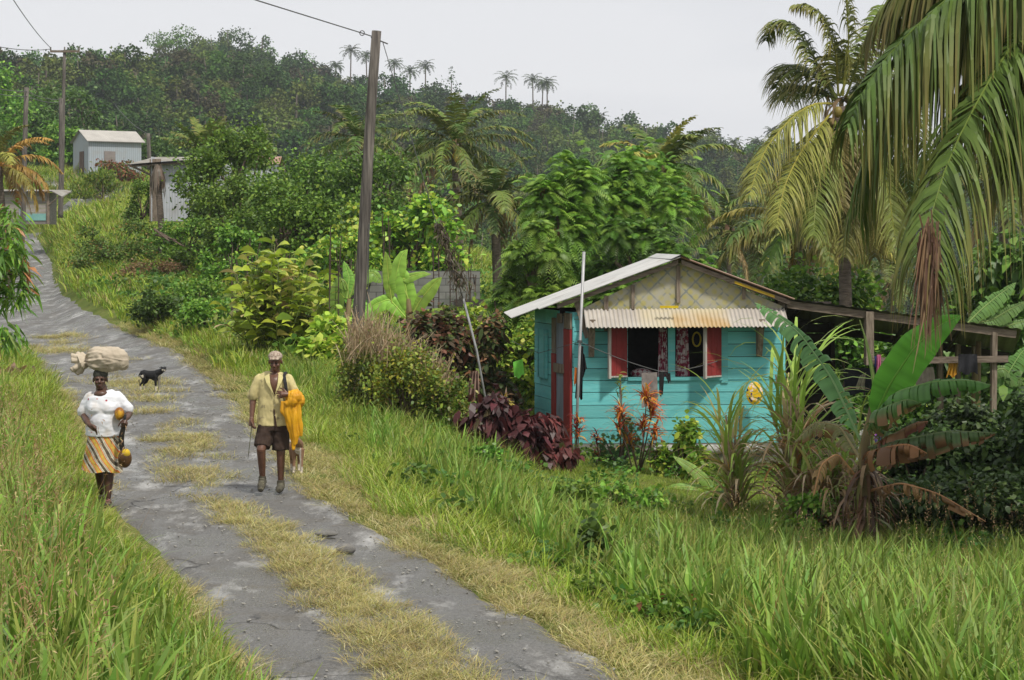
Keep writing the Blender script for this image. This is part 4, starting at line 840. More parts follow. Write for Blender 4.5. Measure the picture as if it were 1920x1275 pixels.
    for u0, u1, zz in ((1.6, 1.79, 1.22), (1.93, 2.2, 1.24)):
        us = np.linspace(0, 1, 26); zs = np.linspace(0, 1, 14)
        g = np.stack([np.stack([u0+(u1-u0)*(us*(.75+.25*s)+(1-s)*.1), .09+.022*np.sin(us*24+s)+0*us, np.full(26, 2.16-(2.16-zz)*s)], -1) for s in zs], 0)
        part(NM().sheet(g), 'curtain', cm, t, True)
    part(NM().ball((1.32, .3, 1.28), (.22, .12, .1), 12), 'cushion', cushion_mat(), t, True)
    yl = NM(); a = np.linspace(0, 6.28, 17); yl.tube(np.stack([2.36+.075*np.cos(a), np.full(17, .3), 1.92+.13*np.sin(a)], -1), .016, 6, cap=False); part(yl, 'yellow_frame', MATS['yellow_plastic'], t)
    # side door and boards
    dd = NM(); dd.box(-.035, -.005, .47, .95, -.1, 2.35); part(shear(dd), 'door', mat('grey_blue_door', (.23, .27, .33), (.14, .16, .2), scale=2, stretch=(2, 2, .5), rough=.8), t)
    for v0, v1, z1 in ((.02, .44, 2.12), (.98, 1.26, 1.62)):
        q = NM(); q.box(-.05, -.008, v0, v1, -.18, z1); part(shear(q), 'red_board', REDP, t)
    q = NM(); q.box(-.045, -.008, .99, 1.25, 1.63, 2.3); q.box(-.045, -.008, .02, .44, 2.13, 2.42); q.box(-.02, .03, .0, 1.3, -.45, -.19); part(shear(q), 'bare_boards', WOOD, t)
    q = NM(); q.box(-.09, -.05, .5, .72, 2.22, 2.4); part(shear(q), 'lintel_block', WOOD, t)
    q = NM(); q.box(-.1, -.04, .4, .95, 1.28, 1.45); part(shear(q), 'door_bar', WOOD, t)
    q = NM(); q.box(-.055, -.01, 1.62, 2.25, 1.1, 2.05, (.92,)*3); q.box(-.07, -.056, 1.68, 1.74, 1.1, 2.05, (.8,)*3); q.box(-.07, -.056, 2.1, 2.16, 1.1, 2.05, (.8,)*3); part(shear(q), 'side_shutter', TEAL, t)
    return t
def tex_mat(name, build, rough=.8, bump=None):
    m, nt, out = mat_new(name); p = nd(nt, 'ShaderNodeBsdfPrincipled', inp={'Roughness': rough, 'Specular IOR Level': .25}); nt.links.new(build(nt), p.inputs['Base Color']); nt.links.new(p.outputs[0], out.inputs[0]); MATS[name] = m; return m
def N_(nt, t, src_=None, **k):
    n = nd(nt, t, **k)
    if src_ is not None: nt.links.new(src_, n.inputs[0] if t != 'ShaderNodeTexNoise' else n.inputs['Vector'])
    return n
def mixn(nt, f, a, b, mode='MIX'):
    x = nd(nt, 'ShaderNodeMix', data_type='RGBA', blend_type=mode)
    if isinstance(f, float): x.inputs[0].default_value = f
    else: nt.links.new(f, x.inputs[0])
    for i, v in ((6, a), (7, b)):
        if isinstance(v, tuple): x.inputs[i].default_value = (*v, 1)
        else: nt.links.new(v, x.inputs[i])
    return x.outputs[2]
def gable_mat():
    def b(nt):
        tc = nd(nt, 'ShaderNodeTexCoord'); mp = N_(nt, 'ShaderNodeMapping', tc.outputs['Object']); mp.inputs['Rotation'].default_value = (R(90), 0, 0)
        r = N_(nt, 'ShaderNodeMapping', mp.outputs[0]); r.inputs['Rotation'].default_value = (0, 0, R(45)); r.inputs['Scale'].default_value = (1, 1, 1)
        br = nd(nt, 'ShaderNodeTexBrick', offset=0.0, inp={'Scale': 1.0, 'Mortar Size': .02, 'Brick Width': .25, 'Row Height': .25, 'Mortar Smooth': .4}); nt.links.new(r.outputs[0], br.inputs['Vector'])
        br.inputs['Color1'].default_value = (.4, .38, .28, 1); br.inputs['Color2'].default_value = (.33, .31, .2, 1); br.inputs['Mortar'].default_value = (.2, .22, .21, 1)
        vo = nd(nt, 'ShaderNodeTexVoronoi', inp={'Scale': 6.5, 'Randomness': .25}); nt.links.new(r.outputs[0], vo.inputs['Vector'])
        mr = N_(nt, 'ShaderNodeMapRange', vo.outputs['Distance'], inp={1: .25, 2: .45, 3: .75, 4: 0})
        c = mixn(nt, mr.outputs[0], br.outputs['Color'], (.42, .37, .1))
        n = N_(nt, 'ShaderNodeTexNoise', mp.outputs[0], inp={'Scale': 3.0, 'Detail': 6.}); q = N_(nt, 'ShaderNodeMapRange', n.outputs['Fac'], inp={1: .45, 2: .65, 3: 0, 4: .7})
        return mixn(nt, q.outputs[0], c, (.4, .38, .32))
    return tex_mat('patterned_lining', b, .6)
def awning_mat():
    def b(nt):
        tc = nd(nt, 'ShaderNodeTexCoord'); sx = N_(nt, 'ShaderNodeSeparateXYZ', tc.outputs['Object']); n = N_(nt, 'ShaderNodeTexNoise', tc.outputs['Object'], inp={'Scale': 3.0, 'Detail': 6.})
        base = mixn(nt, N_(nt, 'ShaderNodeMapRange', n.outputs['Fac'], inp={1: .35, 2: .65}).outputs[0], (.46, .43, .39), (.36, .33, .3))
        def band(a, b_, c, d):
            u = N_(nt, 'ShaderNodeMapRange', sx.outputs['X'], inp={1: a, 2: b_}); w = N_(nt, 'ShaderNodeMapRange', sx.outputs['X'], inp={1: c, 2: d, 3: 1, 4: 0})
            m = nd(nt, 'ShaderNodeMath', operation='MULTIPLY'); nt.links.new(u.outputs[0], m.inputs[0]); nt.links.new(w.outputs[0], m.inputs[1]); return m.outputs[0]
        def mul(a, b_):
            m = nd(nt, 'ShaderNodeMath', operation='MULTIPLY', use_clamp=True); nt.links.new(a, m.inputs[0]); nt.links.new(b_, m.inputs[1]); return m.outputs[0]
        nn = N_(nt, 'ShaderNodeMapRange', n.outputs['Fac'], inp={1: .3, 2: .6, 3: .4, 4: 1.1}).outputs[0]
        low = N_(nt, 'ShaderNodeMapRange', sx.outputs['Z'], inp={1: 2.48, 2: 2.3}).outputs[0]
        c = mixn(nt, mul(band(1.1, 1.4, 2.75, 2.95), nn), base, (.5, .44, .3))
        c = mixn(nt, mul(mul(band(1.8, 1.86, 2.85, 2.88), low), nn), c, (.43, .29, .13))
        w = nd(nt, 'ShaderNodeTexWave', wave_type='BANDS', bands_direction='X', inp={'Scale': 4.08, 'Distortion': .15}); nt.links.new(tc.outputs['Object'], w.inputs['Vector'])
        q = N_(nt, 'ShaderNodeMapRange', w.outputs['Fac'], inp={1: 0, 2: 1, 3: 0, 4: .3}).outputs[0]
        return mixn(nt, q, c, (.5, .44, .34))
    return tex_mat('rust_stained_tin', b, .5)
def curtain_mat():
    def b(nt):
        tc = nd(nt, 'ShaderNodeTexCoord'); n = N_(nt, 'ShaderNodeTexNoise', tc.outputs['Object'], inp={'Scale': 14.0, 'Detail': 3.})
        return mixn(nt, N_(nt, 'ShaderNodeMapRange', n.outputs['Fac'], inp={1: .46, 2: .52}).outputs[0], (.5, .42, .42), (.22, .03, .06))
    return tex_mat('flowered_curtain', b)
def cushion_mat():
    def b(nt):
        tc = nd(nt, 'ShaderNodeTexCoord'); mp = N_(nt, 'ShaderNodeMapping', tc.outputs['Object']); mp.inputs['Rotation'].default_value = (R(90), 0, R(45)); ck = nd(nt, 'ShaderNodeTexChecker', inp={'Scale': 16.0}); nt.links.new(mp.outputs[0], ck.inputs[0])
        ck.inputs[1].default_value = (.4, .36, .34, 1); ck.inputs[2].default_value = (.2, .04, .06, 1); return ck.outputs[0]
    return tex_mat('checked_cushion', b)
build_house()
def lw(p): return W(*p)
def wire(name, label, pts, r=.008, sag=0, m=None, group=None, cat='cable'):
    pts = np.array(pts, float); t = np.linspace(0, len(pts)-1, 24*(len(pts)-1)+1); P = np.stack([np.interp(t, range(len(pts)), pts[:, i]) for i in range(3)], -1)
    f = t % 1; P[:, 2] -= sag*4*f*(1-f)
    o = NM().tube(P, r, 5).obj(name, m or mat('dark_wire', (.1, .1, .1), (.06, .06, .06), rough=.6)); return tag(o, label, cat, group)
def cloth(name, label, cat, pts, colr, seed, folds=5, fold=.03, thick=.012, c2=None, n=20, sx=0, m=None, taper=1.0):
    """hanging cloth: four corners tl, tr, bl, br"""
    tl, tr, bl, br = [np.array(p, float) for p in pts]; rng = np.random.default_rng(seed); ph = rng.uniform(0, 6.28, 3)
    a = np.linspace(0, 1, n)[None, :, None]; b = np.linspace(0, 1, n)[:, None, None]
    g = (tl*(1-a)+tr*a)*(1-b)+(bl*(1-a)+br*a)*b; yy = np.array([0, 1., 0])
    g = g+yy*fold*(np.sin(a*folds*6.28+ph[0]+b*1.5)*(.3+.7*b)+.4*np.sin(a*3+b*5+ph[1])); g[..., 2] += (.03*np.sin(a*9+ph[2])*b)[..., 0]
    nm = NM(); nm.sheet(g); nm.sheet(g[::-1]+yy*thick)
    o = nm.obj(name, m or mat(name+'_'+str(seed), colr, c2 or [x*.75 for x in colr], scale=9, rough=.9, bump=.2), smooth=True); return tag(o, label, cat)
def build_lean_to():
    rng = np.random.default_rng(77); t = thing('lean_to', 'open lean-to of grey timber with a low tin roof beside the blue house', 'shelter', (HO[0], HO[1], HZ), HA)
    def lp(px, py, D): return W(px, py, D)-np.array([HO[0], HO[1], HZ])
    ca, sa = math.cos(-HA), math.sin(-HA); Rm = np.array([[ca, -sa, 0], [sa, ca, 0], [0, 0, 1]])
    L_ = lambda px, py, D: Rm @ lp(px, py, D)
    def beam(a, b, hw, hz, name, m=WOODH):
        a, b = np.array(a), np.array(b); d = nrm(b-a); nm = NM(); s = nrm(np.cross(d, [0, 0, 1.])) if abs(d[2]) < .9 else np.array([0, 1., 0]); u = np.cross(s, d)
        v = np.array([p+s*hw*i+u*hz*j for p in (a, b) for i, j in ((-1, -1), (1, -1), (1, 1), (-1, 1))]); nm.add(v, [[0, 1, 2, 3], [7, 6, 5, 4], [0, 4, 5, 1], [1, 5, 6, 2], [2, 6, 7, 3], [3, 7, 4, 0]])
        return part(nm, name, m, t)
    D0 = 37.35; D1 = 40.6
    fl, fr = L_(1452, 556, D0-.1), L_(1915, 617, D0-.1); bl, br = L_(1452, 592, D1), L_(1900, 660, D1)
    k = 90; a = np.linspace(0, 1, k)[None, :, None]; b = np.linspace(0, 1, 8)[:, None, None]
    g = (fl*(1-a)+fr*a)*(1-b)+(bl*(1-a)+br*a)*b; g[..., 2] += .012*np.sin(np.arange(k)*1.6)[None]; nm = NM(); nm.sheet(g, np.where(a > .62, np.array([.8, .4, .32]), np.array([1., 1, 1]))+b*0); q = g.copy(); q[..., 2] -= .012; nm.sheet(q[::-1], (.3, .28, .25))  # underside of the sheet tinted darker, its shade painted in
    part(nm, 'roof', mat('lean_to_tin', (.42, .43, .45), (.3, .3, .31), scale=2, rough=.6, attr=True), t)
    beam(L_(1458, 568, D0), L_(1905, 627, D0), .03, .07, 'front_beam')
    beam(L_(1458, 604, D1-.1), L_(1890, 668, D1-.1), .04, .08, 'back_beam', SHADEW)
    for px, D in ((1500, 39), (1600, 39), (1700, 39), (1800, 39)): beam(L_(px, 572+(px-1452)*.131, D0+.05), L_(px-25, 606+(px-1452)*.146, D1-.15), .025, .04, 'rafter', SHADEW)
    for p0, p1, hw, D, m in (((1629, 584), (1629, 684), .105, D0-.02, WOOD), ((1864, 622), (1862, 772), .07, D0+.02, WOOD), ((1762, 640), (1763, 770), .07, 39.6, WOOD), ((1796, 645), (1796, 770), .06, 39.9, WOOD), ((1828, 648), (1828, 772), .07, 39.9, WOOD), ((1560, 605), (1562, 800), .06, 40.2, SHADEW), ((1500, 600), (1500, 820), .08, 40.2, SHADEW)):
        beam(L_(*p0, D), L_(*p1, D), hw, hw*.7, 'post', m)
    beam(L_(1625, 677, D0-.1), L_(1890, 673, D0-.1), .025, .06, 'rail')
    nm = NM(); planks(nm, rng, 4.0, 5.5, -.3, 2.55, .2, 3.0, 3.04); nm.box(4.0, 4.03, .1, 3.0, -.3, 2.6); part(nm, 'back_wall', SHADEW, t)
    nm = NM(); nm.box(4.0, 7.5, .5, 3.0, -.8, -.62); part(nm, 'floor', mat('earth_floor', (.12, .1, .07), (.07, .06, .04)), t)
    # things hung out to dry and stored there
    P = lambda x, y, D: W(x, y, D)
    cloth('black_shirt', 'black cloth folded over the rail of the lean-to', 'clothing', (P(1797, 664, 37.05), P(1832, 664, 37.05), P(1797, 699, 37.05), P(1833, 701, 37.05)), (.02, .02, .024), 1, 2)
    cloth('yellow_cloth', 'yellow cloth hanging just left of the black one', 'cloth', (P(1780, 681, 37.3), P(1796, 679, 37.3), P(1774, 706, 37.3), P(1794, 705, 37.3)), (.6, .3, .03), 2, 3)
    cloth('pink_towel', 'narrow pink cloth hung beside the hanging post', 'cloth', (P(1645, 665, 37.1), P(1652, 665, 37.1), P(1643, 707, 37.1), P(1652, 705, 37.1)), (.6, .16, .3), 3, 2)
    cloth('blue_towel', 'blue patterned cloth next to the narrow pink one', 'cloth', (P(1640, 668, 37.15), P(1646, 668, 37.15), P(1640, 690, 37.15), P(1646, 690, 37.15)), (.08, .08, .3), 4, 2)
    cloth('grey_cloth', 'pale brown cloth hanging under the rail behind the big banana leaf', 'cloth', (P(1722, 690, 38), P(1750, 688, 38), P(1717, 722, 38), P(1755, 722, 38)), (.35, .3, .25), 5, 3)
    cloth('striped_cloth', 'pale cloth hanging in the shade of the lean-to', 'cloth', (P(1612, 705, 38.6), P(1624, 698, 38.6), P(1604, 728, 38.6), P(1620, 728, 38.6)), (.4, .36, .28), 6, 3)
    cloth('dark_clothes', 'dark clothes hung in a row in the shade of the lean-to', 'clothing', (P(1580, 690, 38.9), P(1700, 690, 38.9), P(1585, 740, 38.9), P(1695, 735, 38.9)), (.03, .03, .04), 7, 9)
    cloth('purple_cloth', 'purple and pink cloth at the heart of the banana plant', 'cloth', (P(1640, 805, 35), P(1655, 795, 35), P(1638, 825, 35), P(1652, 832, 35)), (.3, .05, .35), 8, 3, c2=(.02, .25, .4))
    cloth('white_cloth', 'white cloth low behind the banana stem', 'cloth', (P(1612, 808, 35.5), P(1632, 800, 35.5), P(1606, 862, 35.5), P(1632, 856, 35.5)), (.55, .53, .5), 9, 3)
    cloth('turquoise_cloth', 'turquoise cloth beside the purple one', 'cloth', (P(1632, 780, 35.4), P(1652, 786, 35.4), P(1630, 798, 35.4), P(1648, 808, 35.4)), (.1, .5, .55), 10, 2)
build_lean_to()
def build_hung():
    P = lambda x, y, D: W(x, y, D)
    cloth('grey_towel', 'grey towel hanging below the window of the blue house', 'towel', (P(1203, 699, 36.6), P(1232, 698, 36.6), P(1203, 762, 36.6), P(1234, 768, 36.6)), (.3, .26, .24), 21, 1, c2=(.2, .17, .16), fold=.02)
    cloth('black_sock', 'black garment hung on the line beside the grey towel', 'clothing', (P(1236, 697, 36.4), P(1246, 697, 36.4), P(1236, 742, 36.4), P(1243, 742, 36.4)), (.015, .015, .015), 22, 1, fold=.01)
    cloth('black_glove', 'short black garment right of the grey towel', 'clothing', (P(1246, 698, 36.4), P(1257, 700, 36.4), P(1250, 714, 36.4), P(1258, 718, 36.4)), (.015, .015, .015), 23, 1, fold=.01)
    cloth('black_shirt', 'black shirt with an orange strip hanging by the front pole', 'clothing', (P(1086, 646, 36.3), P(1094, 650, 36.3), P(1078, 744, 36.3), P(1092, 748, 36.3)), (.014, .014, .017), 24, 2, fold=.05)
    cloth('dark_trousers', 'black sleeve bulging right of the front pole', 'clothing', (P(1092, 660, 36.35), P(1096, 665, 36.35), P(1090, 712, 36.35), P(1101, 690, 36.35)), (.014, .014, .017), 25, 2, fold=.04)
    cloth('orange_cloth', 'thin orange cloth left of the front pole', 'cloth', (P(1078, 688, 36.25), P(1082, 690, 36.25), P(1076, 722, 36.25), P(1080, 722, 36.25)), (.8, .2, .02), 26, 1, fold=.01)
    cloth('green_cloth', 'lime green cloth on a thin line left of the house', 'cloth', (P(962, 679, 37.5), P(980, 673, 37.5), P(964, 709, 37.5), P(984, 704, 37.5)), (.2, .62, .08), 27, 1, fold=.015)
    cloth('brown_cloth', 'brown crumpled cloth hung in the hedge by the slanted pipe', 'cloth', (P(882, 697, 35.3), P(897, 695, 35.3), P(876, 742, 35.3), P(900, 752, 35.3)), (.3, .2, .15), 28, 3, c2=(.16, .1, .08), fold=.09)
    # front pole
    b = G(1078, 36.0); t = thing('clothes_pole', 'thin pale metal pole standing before the door of the blue house', 'pole', b)
    part(NM().tube([[0, 0, -.2], W(1085, 700, 36.2)-b, W(1095, 472, 36.3)-b], [.025, .025, .028], 10), 'pipe', mat('galvanised', (.4, .4, .4), (.28, .28, .28), scale=3, rough=.5, metal=.3), t, True)
    part(NM().tube([W(1087, 640, 36.2)-b-[0, 0, .02], W(1087, 640, 36.2)-b+[0, 0, .02]], .045, 10), 'wire_tie', mat('dark_wire', (.1, .1, .1), (.06, .06, .06), rough=.6), t)
    wire('washing_line', 'thin line from the front pole across the window to the right wall', [P(1088, 641, 36.2), P(1240, 697, 36.4), P(1345, 672+5, 36.9)], .007, sag=.04)
    wire('washing_line', 'thin line from the left house corner to the front pole', [P(960, 640, 37.6), P(1010, 662, 37.6), P(1088, 641, 36.2)], .006)
    # yellow disc on the wall with a painted character replaced by plain marks
    dsc = NM(); c = W(1415, 739, 36.9); a = np.linspace(0, 6.28, 29)[:-1]; out = np.stack([np.cos(a)*.155+0*a, 0*a, np.sin(a)*.215*(1+.08*np.sin(a))], -1)
    v = np.concatenate([[c+[0, -.03, 0]], c+out*.6+[0, -.03, 0], c+out, c+out+[0, .03, 0]]); n = 28; f = [[0, 1+i, 1+(i+1) % n, 1+(i+1) % n] for i in range(n)]
    for r in range(2): f += [[1+r*n+i, 1+(r+1)*n+i, 1+(r+1)*n+(i+1) % n, 1+r*n+(i+1) % n] for i in range(n)]
    def yb(nt):
        tc = nd(nt, 'ShaderNodeTexCoord'); n_ = N_(nt, 'ShaderNodeTexNoise', tc.outputs['Object'], inp={'Scale': 9.0, 'Detail': 1.}); n2 = N_(nt, 'ShaderNodeTexNoise', tc.outputs['Object'], inp={'Scale': 14.0, 'Detail': 1.})
        cc = mixn(nt, N_(nt, 'ShaderNodeMapRange', n2.outputs['Fac'], inp={1: .58, 2: .6}).outputs[0], (.75, .47, .02), (.75, .6, .5)); return mixn(nt, N_(nt, 'ShaderNodeMapRange', n_.outputs['Fac'], inp={1: .58, 2: .6}).outputs[0], cc, (.03, .03, .14))
    o = NM().add(v, f).obj('yellow_board', tex_mat('yellow_toy', yb, .4)); tag(o, 'yellow oval board with dark blotches on the right part of the blue wall', 'board')
build_hung()
# ------------------------------------------------------------- distant buildings, poles, walls
def build_far():
    # grey tin house on the hill
    b = W(166, 325, 163); th = R(33); t = thing('tin_house', 'grey corrugated tin house with one door on the hill at the left', 'house', b, th)
    L, Wg, H = 4.6, 3.5, 2.75; TW = tin_wall('bluish_tin', (.36, .4, .43), (.27, .3, .33), 3.6)
    nm = NM(); nm.box(0, L, 0, Wg, -.6, H)
    for x in (0, L): nm.add([[x, 0, H], [x, Wg, H], [x, Wg/2, H+.85]], [[0, 1, 2]])
    part(nm, 'wall', TW, t)
    rf = NM()
    for s in (0, 1):
        y0, z0 = (-.25, H-.1) if s == 0 else (Wg+.25, H-.1)
        g = np.array([[[-.2, y0, z0], [L+.25, y0, z0]], [[-.2, Wg/2, H+.9], [L+.25, Wg/2, H+.9]]]); rf.sheet(g); rf.sheet(g-[0, 0, .05])
    part(rf, 'roof', mat('pale_roof_tin', (.42, .4, .36), (.34, .32, .29), scale=1, rough=.6), t)
    d = NM(); d.box(-.05, -.01, 1.0, 1.95, -.5, 1.85); part(d, 'door', mat('brown_door', (.16, .11, .09), (.1, .07, .06), scale=3), t)
    d = NM(); d.box(1.35, 2.3, -.05, -.01, .75, 1.85); part(d, 'window_shutter', mat('grey_shutter', (.25, .22, .2), (.2, .17, .16), scale=3), t)
    # tin shed
    b = W(283, 402, 88); t = thing('tin_shed', 'white corrugated tin shed with a sloping roof left of the green thicket', 'shed', b, R(-4)); s = 88/F
    nm = NM(); nm.box(0, .06, 0, .5, -.3, 2.55, (.85,)*3); nm.box(.45, 3.2, -.02, 2, -.3, 2.35, (1, 1, 1)); part(nm, 'wall', tin_wall('white_tin', (.5, .52, .54), (.4, .42, .45), 5.), t)
    part(NM().box(-.06, .44, .0, .08, -.3, 2.45), 'side_panel', WOOD, t)
    g = np.array([[[-.95, -.5, 2.2], [3.0, -.4, 2.48]], [[-.3, 1.9, 2.62], [3.2, 1.9, 2.62]]]); rr = NM(); rr.sheet(g); rr.sheet(g-[0, 0, .06]); part(rr, 'roof', mat('shed_roof', (.3, .29, .26), (.2, .18, .15), scale=2), t)
    for a, c in (((-.75, -.4, 2.12), (.0, -.1, 1.75)), ((-.75, -.4, 2.12), (3.0, -.3, 2.36))): part(NM().tube([a, c], .05, 5), 'roof_brace', WOOD, t)
    # wooden stall
    b = G(90, 116); b[2] = W(90, 414, 116)[2]; t = thing('wooden_stall', 'grey plank stall with a tin roof by the road at the left edge', 'stall', b); rng = np.random.default_rng(2); s = 116/F
    nm = NM(); planks(nm, rng, -4.6, 0, -.2, 1.7, .24, 0, .05, var=.25); nm.box(-.03, .0, .05, 2.2, -.2, 1.65); part(nm, 'wall', mat('bleached_planks', (.3, .27, .24), (.2, .18, .16), scale=3, stretch=(.5, 1, 5), attr=True, rough=.9), t)
    g = np.array([[[-4.9, -.35, 1.72], [.85, -.35, 1.42], [.9, -.35, 1.4]], [[-4.9, 2.2, 1.9], [.5, 2.2, 1.86], [.9, 2.2, 1.8]]]); g[0, 1] = (.3, -.35, 1.72); nm = NM(); nm.sheet(g); nm.sheet(g-[0, 0, .05]); part(nm, 'roof', mat('shed_roof', (.3, .29, .26), (.2, .18, .15), scale=2), t)
    part(NM().box(-.05, .1, -.1, 0, -.2, 1.65), 'post', WOOD, t); part(NM().tube([(.05, -.08, .9), (.75, -.3, 1.42)], .04, 5), 'brace', WOOD, t)
    part(NM().box(-1.35, -.12, -.035, -.008, .02, .42), 'painted_panel', mat('faded_turquoise', (.22, .42, .38), (.16, .34, .32), scale=3), t)
    part(NM().box(-1.65, -1.38, -.035, -.008, .25, .85), 'poster', mat('faded_blue', (.3, .42, .5), (.5, .52, .52), scale=7, contrast=(.48, .52)), t)
    # little roof above the thicket
    b = W(490, 330, 118); t = thing('far_shack', 'rusty roofed shack showing just above the thicket', 'shack', b)
    part(NM().box(-.9, .8, 0, 2, -.5, .75), 'wall', MATS['white_tin'], t); g = np.array([[[-1.1, -.2, .7], [1.1, -.2, .7]], [[-1.1, 1, 1.2], [1.1, 1, 1.2]], [[-1.1, 2.2, .7], [1.1, 2.2, .7]]]); part(NM().sheet(g), 'roof', RUSTM, t)
    # low concrete kerb wall beside the upper road
    b = W(180, 384, 158); t = NM().box(0, 3.2, 0, .3, -.3, .22, M=Matrix.Translation(b)).obj('kerb_wall', CONC); tag(t, 'low concrete wall along the upper road below the tin house', 'wall')
    # block wall
    D = 60; b = G(640, D); b[2] = W(640, 600, D)[2]; t = thing('block_wall', 'unfinished grey block wall behind the rusty bars', 'wall', b); s = D/F
    def bl(nt):
        tc = nd(nt, 'ShaderNodeTexCoord'); mp = N_(nt, 'ShaderNodeMapping', tc.outputs['Object']); mp.inputs['Rotation'].default_value = (R(90), 0, 0)
        br = nd(nt, 'ShaderNodeTexBrick', inp={'Scale': 1.0, 'Mortar Size': .012, 'Brick Width': .42, 'Row Height': .21}); nt.links.new(mp.outputs[0], br.inputs['Vector'])
        br.inputs['Color1'].default_value = (.17, .17, .16, 1); br.inputs['Color2'].default_value = (.23, .225, .21, 1); br.inputs['Mortar'].default_value = (.09, .09, .085, 1)
        n = N_(nt, 'ShaderNodeTexNoise', tc.outputs['Object'], inp={'Scale': 2.0, 'Detail': 6.}); return mixn(nt, N_(nt, 'ShaderNodeMapRange', n.outputs['Fac'], inp={1: .45, 2: .7, 3: 0, 4: .6}).outputs[0], br.outputs['Color'], (.1, .11, .085))
    nm = NM(); nm.box(0, (900-640)*s, 0, .2, .45, (600-508)*s); nm.box(0, .4, 0, .2, -.5, .45); nm.box(2.5, 2.9, 0, .2, -.5, .45); part(nm, 'wall', tex_mat('grey_blocks', bl, .95), t)
    part(NM().box(3.4, 4.3, -.03, 0, .40, .62), 'lintel_gap', mat('gap_shade', (.07, .06, .05), (.04, .035, .03)), t)  # dark box drawn for the gap at the lintel, shade as colour
    # stumps of concrete columns with bars
    RB = mat('rusty_bar', (.09, .06, .045), (.05, .035, .03), scale=8, rough=.9)
    for i, (px, pt, D, bot, conc, w, lab) in enumerate([(627, 420, 46, 684, 636, 20, 'rusty bars over the concrete stump with a yellow cap'), (512, 445, 50, 640, 612, 14, 'rusty bars over a low stump inside the yellow leaves'), (440, 470, 53, 600, 0, 12, 'leftmost group of rusty bars'), (470, 440, 54, 600, 0, 14, 'second group of rusty bars from the left'), (725, 400, 50, 600, 0, 13, 'tall rusty bars just right of the leaning pole'),
            (545, 462, 56, 600, 0, 10, 'rusty bars in the middle of the yellow leaves'), (660, 470, 54, 600, 0, 10, 'rusty bars immediately left of the leaning pole'), (818, 455, 53, 600, 0, 12, 'rusty bars before the middle of the block wall'), (850, 450, 50, 610, 0, 14, 'rusty bars before the right part of the block wall'), (886, 495, 50, 610, 0, 12, 'rusty bars at the right end of the block wall'), (938, 560, 44, 672, 620, 14, 'rusty bars over the stump left of the house')]):
        b = W(px, bot, D); s = D/F; t = thing('reinforcement_bars', lab, 'steel bars', b, 0, 'unfinished columns of rusty steel bars'); H = (bot-pt)*s; w = w*s*.42; rg = np.random.default_rng(i)
        nm = NM()
        for x in (-1, 1):
            for y in (-1, 1): e = rg.normal(0, .05, 2); nm.tube([(x*w, y*w, -.3), (x*w, y*w, H*.6), (x*w+e[0], y*w+e[1], H*rg.uniform(.82, 1))], .0135, 5)
        part(nm, 'bars', RB, t); nm = NM()
        for z in np.arange(.3, H*.85, .3): nm.tube([(-w, -w, z), (w, -w, z), (w, w, z), (-w, w, z), (-w, -w, z)], .008, 4, cap=False)
        part(nm, 'ties', RB, t)
        if conc:
            h = (bot-conc)*s; part(NM().box(-w*1.25, w*1.25, -w*1.25, w*1.25, -.5, h), 'concrete_stump', mat('dark_concrete', (.12, .115, .1), (.07, .07, .06), scale=4, rough=.95, bump=.5), t)
        if i == 0: part(NM().box(-w*.55, w*.55, -w*.6, w*.6, h+.004, h+.42), 'yellow_cap', mat('mossy_yellow', (.4, .28, .02), (.16, .16, .03), scale=8), t)
def tin_wall(name, c1, c2, sc):
    if name in MATS: return MATS[name]
    def b(nt):
        tc = nd(nt, 'ShaderNodeTexCoord'); w = nd(nt, 'ShaderNodeTexWave', wave_type='BANDS', bands_direction='DIAGONAL', inp={'Scale': sc, 'Distortion': .1}); mp = N_(nt, 'ShaderNodeMapping', tc.outputs['Object']); mp.inputs['Scale'].default_value = (1, 1, 0); nt.links.new(mp.outputs[0], w.inputs['Vector'])
        n = N_(nt, 'ShaderNodeTexNoise', tc.outputs['Object'], inp={'Scale': 1.5, 'Detail': 6.}); c = mixn(nt, w.outputs['Fac'], c1, c2); return mixn(nt, N_(nt, 'ShaderNodeMapRange', n.outputs['Fac'], inp={1: .5, 2: .75, 3: 0, 4: .5}).outputs[0], c, (.3, .27, .23))
    return tex_mat(name, b, .5)
build_far()
def pole(label, px0, py0, px1, py1, D, r0, r1, name='utility_pole', m=POLEM, group=None, D1=None, base=None):
    b = G(px0, D) if base is None else base
    t = thing(name, label, 'utility pole', b, 0, group); q = W(px1, py1, D1 or D)-b
    P = np.array([[0, 0, -.3]]+[q*u for u in np.linspace(0, 1, 8)]); P[:, 0] += .03*np.sin(np.linspace(0, 5, 9)); P[0, 0] = P[1, 0]
    part(NM().tube(P, np.interp(np.linspace(0, 1, 9), [0, 1], [r0, r1]), 12), 'shaft', m, t, True); return t, b, q
